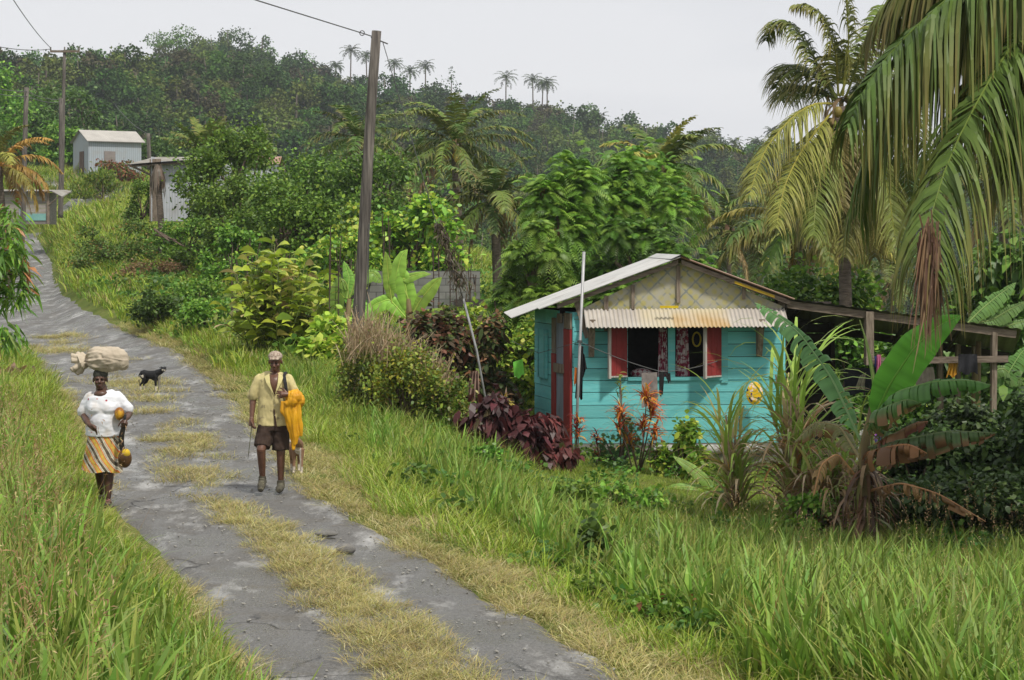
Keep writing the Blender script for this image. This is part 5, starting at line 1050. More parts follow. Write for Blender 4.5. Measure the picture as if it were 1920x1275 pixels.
def build_poles():
    t, b, q = pole('tall weathered wooden pole leaning to the right in the middle of the view', 657, 752, 709, 58, 37, .13, .088)
    HW = mat('dark_wire', (.1, .1, .1), (.06, .06, .06), rough=.6)
    part(NM().tube([q+[-.13, -.05, -.12], q+[.18, .0, -.24]], .014, 6), 'bolt', HW, t)
    a = np.linspace(0, 6.28, 15); c = W(679, 62, 37)-b; part(NM().tube(np.stack([c[0]+.045*np.cos(a), c[1]+0*a, c[2]+.045*np.sin(a)], -1), .009, 5, cap=False), 'ring', HW, t)
    part(NM().tube([W(700, 610, 37)-b+[-.1, -.14, 0], W(701, 420, 37)-b+[-.08, -.13, 0]], .01, 4), 'earth_wire', HW, t)
    wire('power_cable', 'cable leaving the leaning pole towards the upper left', [W(703, 70, 37), W(679, 62, 37), W(480, 0, 31), W(300, -70, 25)], .011)
    g0 = W(920, 757, 36.5); g0[2] = min(g0[2], G(920, 36.5)[2]+.15)
    t = thing('guy_wire', 'vine grown guy wire running from the leaning pole down to the hedge', 'guy wire', g0); pts = [W(718, 80, 37), W(770, 255, 37), W(822, 432, 37), W(869, 560, 36.8), W(919, 757, 36.5)]
    part(NM().tube(np.array(pts[:4])-g0, .008, 5), 'cable', HW, t)
    part(NM().tube([pts[3]-g0, (pts[3]+pts[4])/2-g0+[.0, 0, 0], pts[4]-g0-[0, 0, .4]], .021, 8), 'sleeve_pipe', mat('dull_pipe', (.3, .3, .3), (.2, .2, .2)), t, True)
    rg = np.random.default_rng(4); n = 520; u = rg.uniform(0, 1, n)**1.3; P = np.array(pts[2])*(1-u)[:, None]+np.array(pts[3])*u[:, None]-g0+rg.normal(0, .06, (n, 3))*(.5+u[:, None]*1.3); P[:, 2] += .15
    f = NM(); leafy(f, rg, P, .14, .014, [(.12, .1, .06, 3), (.17, .13, .09, 2), (.1, .13, .03, 1)], dirs=nrm(rg.normal(0, 1, (n, 3))+[0, 0, -1.2]), droop=.4); part(f, 'vine', LEAF, t)
    # left poles
    t, b, q = pole('plain wooden pole at the left edge beside the wooden stall', 38, 405, 51, 164, 103, .16, .12); p1 = b+q
    t, b, q = pole('tall pole with a crossarm left of the tin house', 114, 398, 122, 94, 128, .14, .1, base=W(114, 398, 128)); p2 = b+q; s = 128/F
    part(NM().box(q[0]-27*s, q[0]+28*s, q[1]-.18, q[1]-.06, q[2]-.16, q[2]-.02), 'crossarm', WOODH, t)
    for x in (-27, 28, 0): part(NM().tube([(q[0]+x*s*.97, q[1]-.12, q[2]-.02), (q[0]+x*s*.97, q[1]-.12, q[2]+.2)], [.06, .04], 6), 'insulator', CONC, t)
    pole('shorter pole strapped in front of the crossarm pole', 114, 400, 116, 184, 126.5, .17, .15, base=W(113, 400, 126.5))
    pole('small bare post behind the tin shed roof', 278, 300, 279, 250, 140, .16, .13, base=W(279, 310, 140), name='bare_post')
    e = lambda x, y, D: W(x, y, D)
    for lab, pts in (('upper cable between the two left poles', [e(-60, 150, 90), p1-[0, 0, .2], e(112, 186, 126)]), ('lower cable between the two left poles', [e(-60, 160, 90), p1-[0, 0, .45], e(113, 191, 126)]),
            ('cable from the crossarm to the upper left corner', [e(95, 90, 128), e(22, -5, 90)]), ('second cable from the crossarm to the left edge', [e(95, 92, 128), e(-20, 84, 100)])):
        wire('power_cable', lab, pts, .022, sag=.15, group='cables at the left poles')
    wire('power_cable', 'cable descending over the roof of the tin house towards the right', [e(150, 97, 128), e(215, 195, 160), e(280, 252, 140)], .02, sag=.3)
build_poles()
# ------------------------------------------------------------- garden plants
def banana_leaf(par, rng, P, W_, col, tears=.5, name='leaf', brown=0.0, hang=.35, edgec=(.28, .16, .07), label=None, nst=34, gap=.035, up=(0, -.35, 1.)):
    """P: midrib control points in the thing's frame; W_: greatest half width"""
    P = np.asarray(P, float); s = np.concatenate([[0], np.cumsum(np.linalg.norm(np.diff(P, axis=0), axis=1))]); s /= s[-1]
    tt = np.linspace(0, 1, 60); C = np.stack([np.interp(tt, s, P[:, i]) for i in range(3)], -1)
    for _ in range(14): C[1:-1] = (C[:-2]+C[2:]+2*C[1:-1])/4
    T = nrm(np.gradient(C, axis=0)); S = nrm(np.cross(T, np.array(up))+1e-4); N = np.cross(S, T); nm = NM()
    prof = lambda t: W_*np.interp(t, [0, .06, .14, .35, .65, .88, 1], [0, .03, .6, 1, .95, .55, .05])
    for sg in (-1, 1):
        e = [.06]
        while e[-1] < .995:
            e.append(min(1, e[-1]+(rng.exponential(.10*(1.15-tears))+.03)))
        for a, b in zip(e[:-1], e[1:]):
            k = 5; ts = np.linspace(a, b-(gap*.25 if tears > .15 else 0), k); h = hang*(1+tears*rng.uniform(-.6, .9)); w = prof(ts)*(1-tears*rng.uniform(0, .25)); q = np.linspace(0, 1, 6)
            Cb = np.stack([np.interp(ts, tt, C[:, i]) for i in range(3)], -1); Sb = np.stack([np.interp(ts, tt, S[:, i]) for i in range(3)], -1); Tb = np.stack([np.interp(ts, tt, T[:, i]) for i in range(3)], -1); Nb = np.stack([np.interp(ts, tt, N[:, i]) for i in range(3)], -1)
            an = h*q*1.2
            g = Cb[:, None]+(Sb*sg)[:, None]*(w[:, None]*(q*np.cos(an))[None])[..., None]+Nb[:, None]*(.12*w[:, None]*np.sin(q*3)[None])[..., None]-np.array([0, 0, 1.])*(w[:, None]*(q*np.sin(an))[None])[..., None]+Tb[:, None]*(w[:, None]*q[None]*.22)[..., None]
            c = np.asarray(col)*rng.uniform(.88, 1.12)*np.ones((k, 6, 3)); c = c*(1+.16*np.sin(np.arange(k)*2.4))[:, None, None]*(1+.12*(q-.5))[None, :, None]
            f = np.clip((q-(1-brown*rng.uniform(.3, 1.6)))*5, 0, 1)[None, :, None]; c = c*(1-f)+np.array(edgec)*rng.uniform(.7, 1.3)*f; nm.sheet(g if sg > 0 else g[:, ::-1], c if sg > 0 else c[:, ::-1])
    nm.tube(C, np.linspace(.022, .006, 60), 6, np.array(col)*[1.7, 1.35, 1.6]+[.04, .04, .02])
    return part(nm, name, LEAF, par, smooth=True, label=label)
def banana():
    D = 27.2; b = G(1625, D); rng = np.random.default_rng(50); Q = lambda x, y, d=33: W(x, y, d-33+27.2)-b; up1 = (0, -1., .25)
    t = thing('banana_plant', 'banana plant with one huge upright green leaf and several torn and brown ones', 'banana plant', b)
    ps = NM(); ps.tube([Q(1632, 1060), Q(1618, 930), Q(1622, 830), Q(1640, 740)], [.13, .1, .07, .03], 12); part(ps, 'pseudostem', mat('banana_stem', (.2, .17, .06), (.1, .06, .035), scale=4, stretch=(3, 3, .4), rough=.7, col3=(.2, .26, .06)), t, True)
    g = (.125, .3, .035); g2 = (.1, .2, .05)
    banana_leaf(t, rng, [Q(1632, 800), Q(1668, 720, 32.7), Q(1715, 650, 32.4), Q(1762, 608, 32.2), Q(1802, 592, 32.1)], (.27), g, .13, hang=.14, up=up1, label='huge untorn green leaf pointing to the upper right')
    banana_leaf(t, rng, [Q(1632, 790), Q(1680, 735, 32.3), Q(1750, 715, 31.9), Q(1820, 712, 31.8), Q(1858, 722, 31.7)], .3, g2, .75, hang=.95, label='torn green leaf reaching right')
    banana_leaf(t, rng, [Q(1630, 810), Q(1655, 765, 32.2), Q(1700, 748, 32), Q(1728, 755, 31.9)], .33, g2, .8, brown=.35, hang=1.0)
    banana_leaf(t, rng, [Q(1625, 840), Q(1690, 825, 32.1), Q(1780, 808, 31.8), Q(1868, 812, 31.6)], .33, (.11, .2, .07), .9, brown=.45, hang=1.1, label='ragged leaf with brown edges')
    banana_leaf(t, rng, [Q(1625, 850), Q(1665, 838, 32.0), Q(1705, 832, 31.8), Q(1738, 850, 31.7)], .34, (.25, .12, .05), .85, brown=.9, hang=1.2, name='dead_leaf', edgec=(.2, .09, .04))
    banana_leaf(t, rng, [Q(1640, 835), Q(1680, 812, 32.4), Q(1720, 792, 32.2), Q(1740, 790, 32.2)], .26, (.36, .22, .09), .5, brown=.5, hang=.6, name='dead_leaf', edgec=(.25, .1, .04))
    banana_leaf(t, rng, [Q(1632, 920), Q(1690, 905, 31.6), Q(1760, 925, 31.4), Q(1848, 978, 31.2)], .22, (.2, .1, .045), .95, brown=1.0, hang=1.2, name='dead_leaf', edgec=(.16, .08, .04), gap=.12)
    banana_leaf(t, rng, [Q(1615, 830), Q(1560, 710, 33.4), Q(1500, 625, 33.7), Q(1455, 590, 34), Q(1415, 568, 34.2)], .24, (.13, .27, .09), .95, hang=.4, up=(0, -1, .5), label='torn pale leaf arching left towards the awning')
    banana_leaf(t, rng, [Q(1612, 860), Q(1575, 800, 33.5), Q(1530, 790, 33.6), Q(1490, 830, 33.6)], .22, (.2, .2, .07), .6, brown=.4, hang=.8)
    banana_leaf(t, rng, [Q(1610, 900), Q(1570, 850, 32.9), Q(1540, 870, 32.7), Q(1525, 930, 32.6)], .16, (.3, .17, .07), .9, brown=.8, hang=1., name='dead_leaf')
    banana_leaf(t, rng, [Q(1635, 850), Q(1640, 720, 33.2), Q(1625, 640, 33.4), Q(1612, 600, 33.5)], .03, (.2, .3, .07), .0, hang=.1, name='furled_leaf')
    dl = NM(); n = 150; a = rng.uniform(0, 6.28, n); u = np.linspace(0, 1, 5)[None, :, None]; B = np.stack([np.cos(a)*.08, np.sin(a)*.08, rng.uniform(.05, 1.15, n)], -1)
    P = B[:, None]+np.stack([np.cos(a), np.sin(a), 0*a], -1)[:, None]*(rng.uniform(.05, .6, (n, 1, 1))*np.sin(u*1.8))-np.array([0, 0, 1.])*(u**1.5-.5*u*rng.uniform(0, 1, (n, 1, 1)))*rng.uniform(.2, .9, (n, 1, 1))
    dl.ribbon(P, np.stack([-np.sin(a), np.cos(a), 0*a], -1)[:, None]*np.ones((1, 5, 1)), rng.uniform(.008, .026, (n, 1))*np.array([1, 1.1, 1, .7, .2]), jit(rng, [(.24, .14, .07, 3), (.4, .28, .15, 2), (.14, .09, .055, 2), (.2, .22, .06, 1)], n)); part(dl, 'dead_leaf_skirt', LEAF, t)
    # another banana right, behind the lean-to, and the low ones left of the block wall
    b = G(1830, 38); t = thing('banana_plant', 'pale banana plant behind the lean-to at the right edge', 'banana plant', b); Q = lambda x, y, d=38: W(x, y, d)-b
    part(NM().tube([(0, 0, -.3), Q(1830, 740), Q(1835, 640)], [.12, .09, .05], 10), 'pseudostem', MATS['banana_stem'], t, True)
    for pts, w in (([(1810, 610), (1840, 580), (1870, 555), (1905, 530)], .2), ([(1830, 605), (1860, 600), (1890, 582), (1925, 565)], .18), ([(1850, 650), (1890, 610), (1930, 600)], .2), ([(1868, 760), (1890, 700), (1915, 660), (1945, 640)], .24), ([(1850, 700), (1880, 690), (1920, 720)], .2)):
        banana_leaf(t, rng, [Q(x, y, 41.2) for x, y in pts], w*1.1, (.14, .27, .07), .9, hang=.3, up=(0, -1, .6))
    b = G(770, 47); t = thing('banana_plant', 'young banana plant with bright leaves behind the hedge', 'banana plant', b); Q = lambda x, y, d=47: W(x, y, d)-b
    part(NM().tube([(0, 0, -.3), Q(768, 600), Q(766, 560)], [.11, .09, .05], 10), 'pseudostem', MATS['banana_stem'], t, True); y = (.25, .42, .06)
    for pts, w in (([(766, 590), (763, 550), (756, 515), (748, 500)], .24), ([(770, 595), (790, 560), (815, 530), (828, 520)], .2), ([(752, 560), (742, 520), (752, 480), (764, 468)], .2), ([(735, 570), (728, 520), (725, 480), (722, 472)], .14), ([(770, 570), (750, 525), (790, 512), (808, 514)], .12), ([(765, 600), (730, 560), (700, 572), (685, 600)], .2), ([(765, 610), (800, 590), (830, 580)], .16)):
        banana_leaf(t, rng, [Q(x, y_, 47) for x, y_ in pts], w, y, .12, hang=.2, up=(0, -1, .3))
    b = G(655, 46); t = thing('banana_plant', 'banana plant with drooping striped leaves just left of the leaning pole', 'banana plant', b); Q = lambda x, y, d=46: W(x, y, d)-b
    part(NM().tube([(0, 0, -.3), Q(650, 620), Q(655, 560)], [.11, .09, .05], 10), 'pseudostem', MATS['banana_stem'], t, True)
    for pts, w in (([(655, 560), (650, 530), (640, 520), (630, 560), (632, 610)], .22), ([(655, 560), (668, 520), (700, 510), (715, 530)], .2), ([(650, 600), (630, 590), (600, 600), (585, 630)], .2), ([(650, 640), (620, 640), (590, 655), (570, 690)], .2), ([(655, 580), (670, 560), (690, 590), (695, 640)], .2), ([(650, 560), (655, 520), (645, 490)], .14)):
        banana_leaf(t, rng, [Q(x, y_, 46) for x, y_ in pts], w, (.2, .36, .06), .25, hang=.3, up=(0, -1, .5))
banana()
def cane_leaves(nm, rng, B, L, wd, pal, el=(.9, 1.4), bend=(1.2, 2.6), azs=None, m=9):
    n = len(B); az = rng.uniform(0, 6.28, n) if azs is None else azs; e0 = rng.uniform(*el, n); bd = rng.uniform(*bend, n); t = np.linspace(0, 1, m); Ln = L*rng.uniform(.6, 1.15, n)
    e = e0[:, None]-bd[:, None]*t[None]**1.5; ds = Ln[:, None]/(m-1)
    st = np.stack([np.cos(e)*np.cos(az)[:, None], np.cos(e)*np.sin(az)[:, None], np.sin(e)], -1)*ds[..., None]; P = B[:, None]+np.concatenate([np.zeros((n, 1, 3)), np.cumsum(st[:, :-1], 1)], 1)
    S = np.stack([-np.sin(az), np.cos(az), 0*az+.25], -1); w = wd*rng.uniform(.7, 1.2, (n, 1))*np.interp(t, [0, .15, .6, 1], [.5, 1, .8, .04])[None]
    nm.ribbon(P, np.repeat(nrm(S)[:, None], m, 1), w, jit(rng, pal, n, .2))
def cane(label, px, D, top, n_st, seed, spread=.35, foot=None, dryness=.5):
    b = G(px, D); 
    if foot: b[2] = W(px, foot, D)[2]
    rng = np.random.default_rng(seed); H = W(px, top, D)[2]-b[2]; t = thing('sugarcane_clump', label, 'sugar cane', b, 0, 'sugar cane before the lean-to'); s = NM(); g = NM(); d = NM()
    for i in range(n_st):
        a = rng.uniform(0, 6.28); o = np.array([math.cos(a), math.sin(a)*.6, 0])*rng.uniform(.02, .16); ln = np.array([rng.normal(0, spread*.4), rng.normal(0, .15), 0]); h = H*rng.uniform(.45, .75)
        P = np.array([o, o+ln*.3+[0, 0, h*.5], o+ln+[0, 0, h]]); s.tube(P, [.022, .02, .012], 7)
        k = 12; B = P[1]+(P[2]-P[1])*np.linspace(-.8, 1.05, k)[:, None]; cane_leaves(g, rng, B, H*.62, .027, [(.27, .4, .065, 4), (.36, .45, .1, 2), (.46, .42, .15, 1)], el=(.9, 1.5), bend=(.8, 2.9))
        k = int(12*dryness*2)+4; B = P[0]+(P[1]-P[0])*rng.uniform(.0, 1.3, k)[:, None]; cane_leaves(d, rng, B, H*.55, .028, [(.55, .4, .2, 3), (.42, .27, .11, 2), (.6, .5, .3, 3), (.52, .3, .07, 1)], el=(.5, 1.3), bend=(1.8, 3.0))
    part(s, 'stems', mat('cane_stem', (.34, .28, .16), (.24, .14, .1), scale=3, stretch=(1, 1, 4)), t, True); part(g, 'green_leaves', LEAF, t); part(d, 'dry_leaves', LEAF, t)
cane('green sugar cane clump arching over the yellow board', 1380, 29.2, 700, 6, 51, dryness=.25)
cane('tall straw coloured sugar cane reaching up to the awning', 1492, 29.6, 580, 7, 52, dryness=.6)
cane('leaning cane clump with orange dry blades beside the banana plant', 1545, 28.2, 745, 7, 53, spread=.7, dryness=1.3)
def spiky(label, px, D, top, heads, seed, pal, w=None, foot=None, name='cordyline', Lf=.36):
    b = G(px, D); rng = np.random.default_rng(seed)
    if foot: b[2] = W(px, foot, D)[2]
    t = thing(name, label, 'garden plant', b, 0, 'red leaved garden plants before the house'); s = NM(); f = NM()
    for hx, hy, n in heads:
        q = W(hx, hy, D+rng.normal(0, .1))-b; s.tube([[rng.normal(0, .04), 0, -.1], q*.5+[rng.normal(0, .03), 0, 0], q], [.016, .013, .01], 5)
        B = q+rng.normal(0, 1, (n, 3))*[.02, .02, .06]; cane_leaves(f, rng, B, Lf, .017, pal, el=(-.1, 1.3), bend=(.6, 2.2), m=6)
    part(s, 'stems', BARK, t, True); part(f, 'leaves', LEAF, t)
RO = [(.42, .07, .03, 3), (.5, .14, .03, 3), (.2, .05, .03, 2), (.55, .32, .05, 2)]; RG = [(.32, .05, .05, 3), (.16, .04, .05, 2), (.4, .2, .04, 1)]
spiky('tall orange and red spiky plant under the window', 1195, 34.6, 700, [(1212, 750, 60), (1222, 775, 60), (1165, 775, 45), (1205, 800, 50), (1180, 830, 40), (1228, 815, 40), (1160, 800, 25)], 54, RO, foot=885)
spiky('red spiky plant with a bright crown beside the front pole', 1082, 35.0, 770, [(1082, 795, 45), (1084, 815, 30)], 55, RG+RO, foot=880, Lf=.26)
spiky('small red spiky plant right of the front pole', 1120, 34.8, 800, [(1118, 825, 32), (1122, 850, 22)], 56, RG+RO, foot=880, Lf=.26)
spiky('spiky plant with yellow tipped leaves above the dark red bush', 945, 34.2, 740, [(945, 755, 40), (938, 770, 26)], 57, [(.25, .12, .05, 2), (.4, .28, .05, 2), (.12, .06, .04, 1)], foot=860, Lf=.26)
spiky('thin dark stemmed plant between the orange plant and the green shrub', 1225, 34.5, 840, [(1222, 830, 20), (1232, 850, 14)], 58, [(.12, .1, .05, 2), (.2, .1, .06, 1)], foot=885, Lf=.18)
B2('garden_shrub', 'slender light green shrub before the wall, left of the sugar cane', 'shrub', 1238, 1312, 785, 34.4, 1500, .13, .05, MG+YG, 330, bot=905, k=13, dy=.7)
B2('garden_shrub', 'grey green shrub with a tall thin shoot under the left shutter', 'shrub', 1130, 1190, 775, 34.9, 750, .1, .035, [(.1, .19, .07, 2), (.15, .25, .07, 1)], 331, bot=890, k=10, dy=.6)
t_ = spiky('light feathery shoot rising past the window sill', 1162, 34.9, 700, [(1163, 712, 10), (1166, 740, 10), (1162, 725, 8)], 59, [(.28, .4, .08, 1)], foot=890, name='tall_shoot', Lf=.2)
def wide_leaf(label, px, D, pts, foot):
    b = G(px, D); b[2] = W(px, foot, D)[2]; t = thing('broad_leaf_seedling', label, 'garden plant', b, 0, 'banana suckers in the grass'); rng = np.random.default_rng(int(px))
    for p in pts: banana_leaf(t, rng, [W(x, y, D)-b for x, y in p], .11, (.22, .4, .08), .15, hang=.2, up=(0, -1, .8))
    part(NM().tube([(0, 0, -.2), (0, 0, .15)], [.04, .03], 8), 'stem', MATS['green_stem'], t, True)
wide_leaf('banana sucker with a pale midrib leaf right of the slender shrub', 1335, 33, [[(1345, 940), (1325, 900), (1295, 875), (1262, 855)], [(1345, 940), (1310, 915), (1270, 912), (1235, 920)], [(1345, 940), (1370, 900), (1395, 870), (1400, 850)]], 950)
wide_leaf('broad pale leaf poking out of the grass at the lower right', 1780, 21, [[(1745, 1120), (1762, 1070), (1790, 1075), (1812, 1100)]], 1130)
# ------------------------------------------------------------- hedge in front of the pole
HP = [(.26, .31, .045, 3), (.17, .23, .035, 3), (.36, .34, .06, 1.3), (.1, .16, .03, 2), (.3, .2, .08, .5)]
B2('hedge_bush', 'small leaved hedge bush standing round the foot of the leaning pole', 'bush', 645, 755, 620, 35.2, 7500, .07, .026, HP, 340, bot=800, k=22, dy=1.2)
B2('hedge_bush', 'middle bush of the hedge with yellow lower leaves', 'bush', 705, 830, 655, 34.6, 8500, .07, .026, HP+[(.3, .28, .02, 2)], 341, bot=825, k=24, dy=1.2)
B2('hedge_bush', 'greener right end of the small leaved hedge', 'bush', 795, 880, 690, 34.2, 5200, .07, .026, MG+HP, 342, bot=835, k=18, dy=1.0)
def dry_stalks():
    b = G(735, 34.8); t = thing('dry_stalks', 'straw coloured dead flower stalks standing over the hedge', 'dry stalks', b); rng = np.random.default_rng(70); n = 1100; f = NM()
    px = rng.uniform(648, 845, n); topy = np.interp(px, [648, 690, 740, 790, 845], [600, 585, 620, 650, 690])+rng.normal(0, 14, n); B = np.stack([(px-CX)/F*34.8, np.full(n, 34.8)+rng.normal(0, .25, n), CH-(topy+62-HY)/F*34.8], -1)-b
    d = nrm(rng.normal(0, .28, (n, 3))+[.1, 0, 1]); L = rng.uniform(.25, .75, n); u = np.linspace(0, 1, 4)[None, :, None]; P = B[:, None]+d[:, None]*L[:, None, None]*u+np.array([0, 0, -.12])*u*u
    f.ribbon(P, np.repeat(nrm(rng.normal(0, 1, (n, 1, 3))*[1, .3, 0]), 4, 1), np.full((n, 4), .0055)*[.7, 1, 1.3, .5], jit(rng, [(.5, .4, .23, 3), (.4, .3, .17, 2), (.58, .48, .3, 1)], n)); part(f, 'stalks', LEAF, t)
    k = 900; i = rng.integers(0, n, k); leafy(f2 := NM(), rng, P[i, rng.integers(1, 4, k)], .05, .016, [(.4, .28, .16, 2), (.3, .3, .08, 1), (.2, .25, .04, 1)]); part(f2, 'seed_leaves', LEAF, t)
dry_stalks()
CR = [(.06, .085, .025, 3), (.1, .07, .035, 3), (.17, .08, .04, 2), (.12, .16, .03, 1), (.28, .13, .07, .7)]
B2('croton_bush', 'dark brown and green leaved bush above the hedge', 'bush', 745, 870, 575, 38.5, 5200, .17, .062, CR, 343, bot=740, k=22, dy=1.2, droop=.6)
B2('croton_bush', 'dark brownish bush between the slanted pipe and the house', 'bush', 850, 950, 600, 38.8, 4200, .17, .062, CR, 344, bot=770, k=18, dy=1.2, droop=.6)
CL = [(.11, .035, .03, 3), (.07, .028, .025, 3), (.2, .055, .05, 1), (.09, .08, .03, 1)]
B2('copperleaf_bush', 'dark red broad leaved bush left of the house corner', 'bush', 875, 985, 735, 33.6, 2600, .2, .08, CL, 345, bot=870, k=16, dy=1, droop=.9, up=-.1)
B2('copperleaf_bush', 'lower dark red bush touching the house door', 'bush', 965, 1060, 780, 34.0, 2100, .19, .075, CL, 346, bot=860, k=14, dy=.9, droop=.9, up=-.1)
# low bushes in the grass
for i, (x0, x1, top, D, bot, pal, L, lab) in enumerate([(1075, 1165, 975, 20.5, 1110, DG, .12, 'small dark shrub standing in the middle of the grass'), (1100, 1215, 905, 27.5, 985, MG, .1, 'weedy bush in the grass below the red plants'), (870, 940, 835, 29, 915, DG+BG, .09, 'bluish green weed bush left of the front pole'), (1430, 1580, 925, 27.6, 1030, BG, .09, 'bright small leaved bush at the foot of the cane'),
        (1060, 1240, 1080, 17.8, 1190, MG, .08, 'low tangled weed patch at the bottom centre right'), (1180, 1330, 1110, 16.5, 1210, MG+[(.25, .1, .05, .4)], .07, 'low tangled weed patch right of the first one'), (1000, 1110, 900, 26, 960, MG, .08, 'light weeds in front of the dark red bush')]):
    B2('wild_shrub', lab, 'shrub', x0, x1, top, D, 1500, L, L*.38, pal, 350+i, bot=bot, k=12, dy=.8, group='wild shrubs in the grass')
for i, (x0, x1, top, D, bot, pal, L, lab) in enumerate([(390, 480, 425, 68, 520, MG, .15, 'leafy bush at the left foot of the thicket'), (560, 690, 430, 60, 540, MG+YG, .17, 'light green bush left of the leaning pole behind the bars'), (300, 400, 410, 80, 480, MG, .14, 'bush between the dead palm and the thicket'), (330, 440, 555, 54, 640, MG, .11, 'leafy weeds on the bank left of the yellow leaves'),
        (580, 650, 600, 44, 690, YG, .2, 'yellow green bush beside the stump with the yellow cap'), (770, 860, 380, 70, 560, DG+MG, .16, 'dark bush between the yellowish tree and the palms')]):
    B2('bank_shrub', lab, 'shrub', x0, x1, top, D, 2600, L, L*.4, pal, 370+i, bot=bot, k=15, dy=1.6, group='shrubs scattered over the bank')
def mango():
    b = G(-120, 31); rng = np.random.default_rng(80); t = thing('mango_tree', 'mango tree with drooping leaves and reddish new shoots at the left edge', 'tree', b); Q = lambda x, y, D=31: W(x, y, D)-b
    s = NM(); s.tube([(0, 0, -.2), Q(-118, 600), Q(-120, 450), Q(-110, 330)], [.2, .17, .12, .06], 9); f = NM()
    tips = [(-5, 400), (22, 425), (8, 455), (32, 470), (12, 500), (35, 515), (5, 540), (25, 560), (-10, 480), (-15, 430), (-30, 520), (-30, 400), (-20, 570), (8, 622), (24, 632), (40, 495), (-50, 450), (-50, 540), (-60, 400), (18, 400), (30, 450), (44, 540), (-5, 520), (15, 475)]
    for i, (x, y) in enumerate(tips):
        q = Q(x, y, 31+rng.normal(0, .3)); s.tube([Q(-115, min(y+30, 600)), q*[1, 1, 1]+[-.25, 0, .02], q], [.04, .02, .008], 5)
        n = 42; B = q+rng.normal(0, .09, (n, 3)); leafy(f, rng, B, .24, .026, MG+[(.2, .28, .06, 1)]+([(.4, .16, .07, 5)] if i % 5 == 0 else []), dirs=nrm(rng.normal(0, 1, (n, 3))*[1, 1, .5]-[0, 0, .35]), droop=.5, m=5)
    part(s, 'trunk', BARK, t, True); part(f, 'foliage', LEAF, t)
    for k in range(8): pass
mango()
def litter():
    rng = np.random.default_rng(81); b = G(18, 42); t = NM(); n = 120; leafy(t, rng, rng.normal(0, 1, (n, 3))*[.22, .2, .07]+[0, 0, .1], .24, .08, [(.3, .17, .1, 2), (.36, .24, .16, 1), (.14, .09, .06, 1)], droop=.2)
    o = t.obj('dead_leaf_pile', LEAF); o.location = tuple(b); tag(o, 'small pile of dead brown leaves by the left road edge', 'leaf pile')
    for i, (x, y, D, lab) in enumerate([(612, 1002, 20.4, 'flat pale stone at the right road edge'), (648, 1030, 19.4, 'grey lump of broken asphalt below the pale stone')]):
        g = G(x, D); a = NM(); a.ball((0, 0, .02), (.12 if i == 0 else .1, .08, .03+.03*i), 12); o = a.obj('stone', mat('road_stone', (.2, .19, .175), (.12, .115, .105), scale=9, rough=.95, bump=.8), smooth=True); o.location = tuple(g); tag(o, lab, 'stone')
    # gravel crumbs on the road
    n = 2200; y = np.sqrt(rng.uniform(12**2, 45**2, n)); hw = road_w(y)/2; x = road_x(y)+rng.uniform(-1, 1, n)*hw*.98
    kinds = [src(NM().ball((0, 0, 0), (.016*r, .013, .009), 6), 'g%d' % i, mat('gravel', (.2, .19, .17), (.34, .33, .3), scale=30, rough=.95)) for i, r in enumerate((.8, 1, 1.3))]
    put('loose_gravel', coll('gravel_kinds', kinds), 3, x, y, rng.uniform(.4, 1.15, n)**1.5, rng, 'loose crumbs of gravel on the worn road', 'gravel', tilt=.3, sink=.006)
    # fallen logs, dry sticks on the bank
    b = G(300, 76); s = NM()
    for p in (((290, 430), (318, 452)), ((300, 436), (345, 462)), ((292, 440), (330, 450))): s.tube([W(*p[0], 77)-b, W(*p[1], 76)-b], [.05, .03], 5)
    o = s.obj('fallen_branch', BARK); o.location = tuple(b); tag(o, 'bare fallen branches at the foot of the dead palm', 'branch')
litter()
# ------------------------------------------------------------- people and dogs
from mathutils import noise as mn
def sculpt(nm, name, m, par, vox=.008, disp=0.0, freq=12, smooth_it=2, seed=0, stretch=(1, 1, 1), colour=None, label=None, dispf=None):
    """fuses overlapping tapered forms into one continuous skin"""
    me = nm.mesh(name, True); o = bpy.data.objects.new(name, me); scene.collection.objects.link(o)
    r = o.modifiers.new('r', 'REMESH'); r.mode = 'VOXEL'; r.voxel_size = vox; r.use_smooth_shade = True
    s = o.modifiers.new('s', 'SMOOTH'); s.factor = .5; s.iterations = smooth_it
    dg = bpy.context.evaluated_depsgraph_get(); dg.update(); m2 = bpy.data.meshes.new_from_object(o.evaluated_get(dg)); m2.name = name
    bpy.data.objects.remove(o); bpy.data.meshes.remove(me)
    n = len(m2.vertices); co = np.zeros(n*3, np.float32); m2.vertices.foreach_get('co', co); co = co.reshape(-1, 3)
    if dispf is not None:
        no = np.zeros(n*3, np.float32); m2.vertices.foreach_get('normal', no); co += no.reshape(-1, 3)*dispf(co)[:, None]; m2.vertices.foreach_set('co', co.ravel().astype(np.float32))
    if disp:
        no = np.zeros(n*3, np.float32); m2.vertices.foreach_get('normal', no); no = no.reshape(-1, 3)
        h = np.array([mn.noise(Vector((p[0]*freq*stretch[0]+seed, p[1]*freq*stretch[1], p[2]*freq*stretch[2])))+.5*mn.noise(Vector((p[0]*freq*2.3*stretch[0]+seed, p[1]*freq*2.3*stretch[1], p[2]*freq*2.3*stretch[2]))) for p in co]); co += no*(h*disp)[:, None]
        m2.vertices.foreach_set('co', co.ravel().astype(np.float32))
    for p in ('Col',):
        if p in m2.attributes: m2.attributes.remove(m2.attributes[p])
    if colour is not None:
        a = m2.attributes.new('Col', 'FLOAT_COLOR', 'POINT'); c = colour(co); a.data.foreach_set('color', np.concatenate([c, np.ones((n, 1))], 1).astype(np.float32).ravel())
    m2.polygons.foreach_set('use_smooth', np.ones(len(m2.polygons), bool)); m2.materials.clear(); m2.materials.append(m); m2.update()
    q = bpy.data.objects.new(name, m2); scene.collection.objects.link(q)
    if par is not None: q.parent = par
    if label: q['label'] = label
    return q
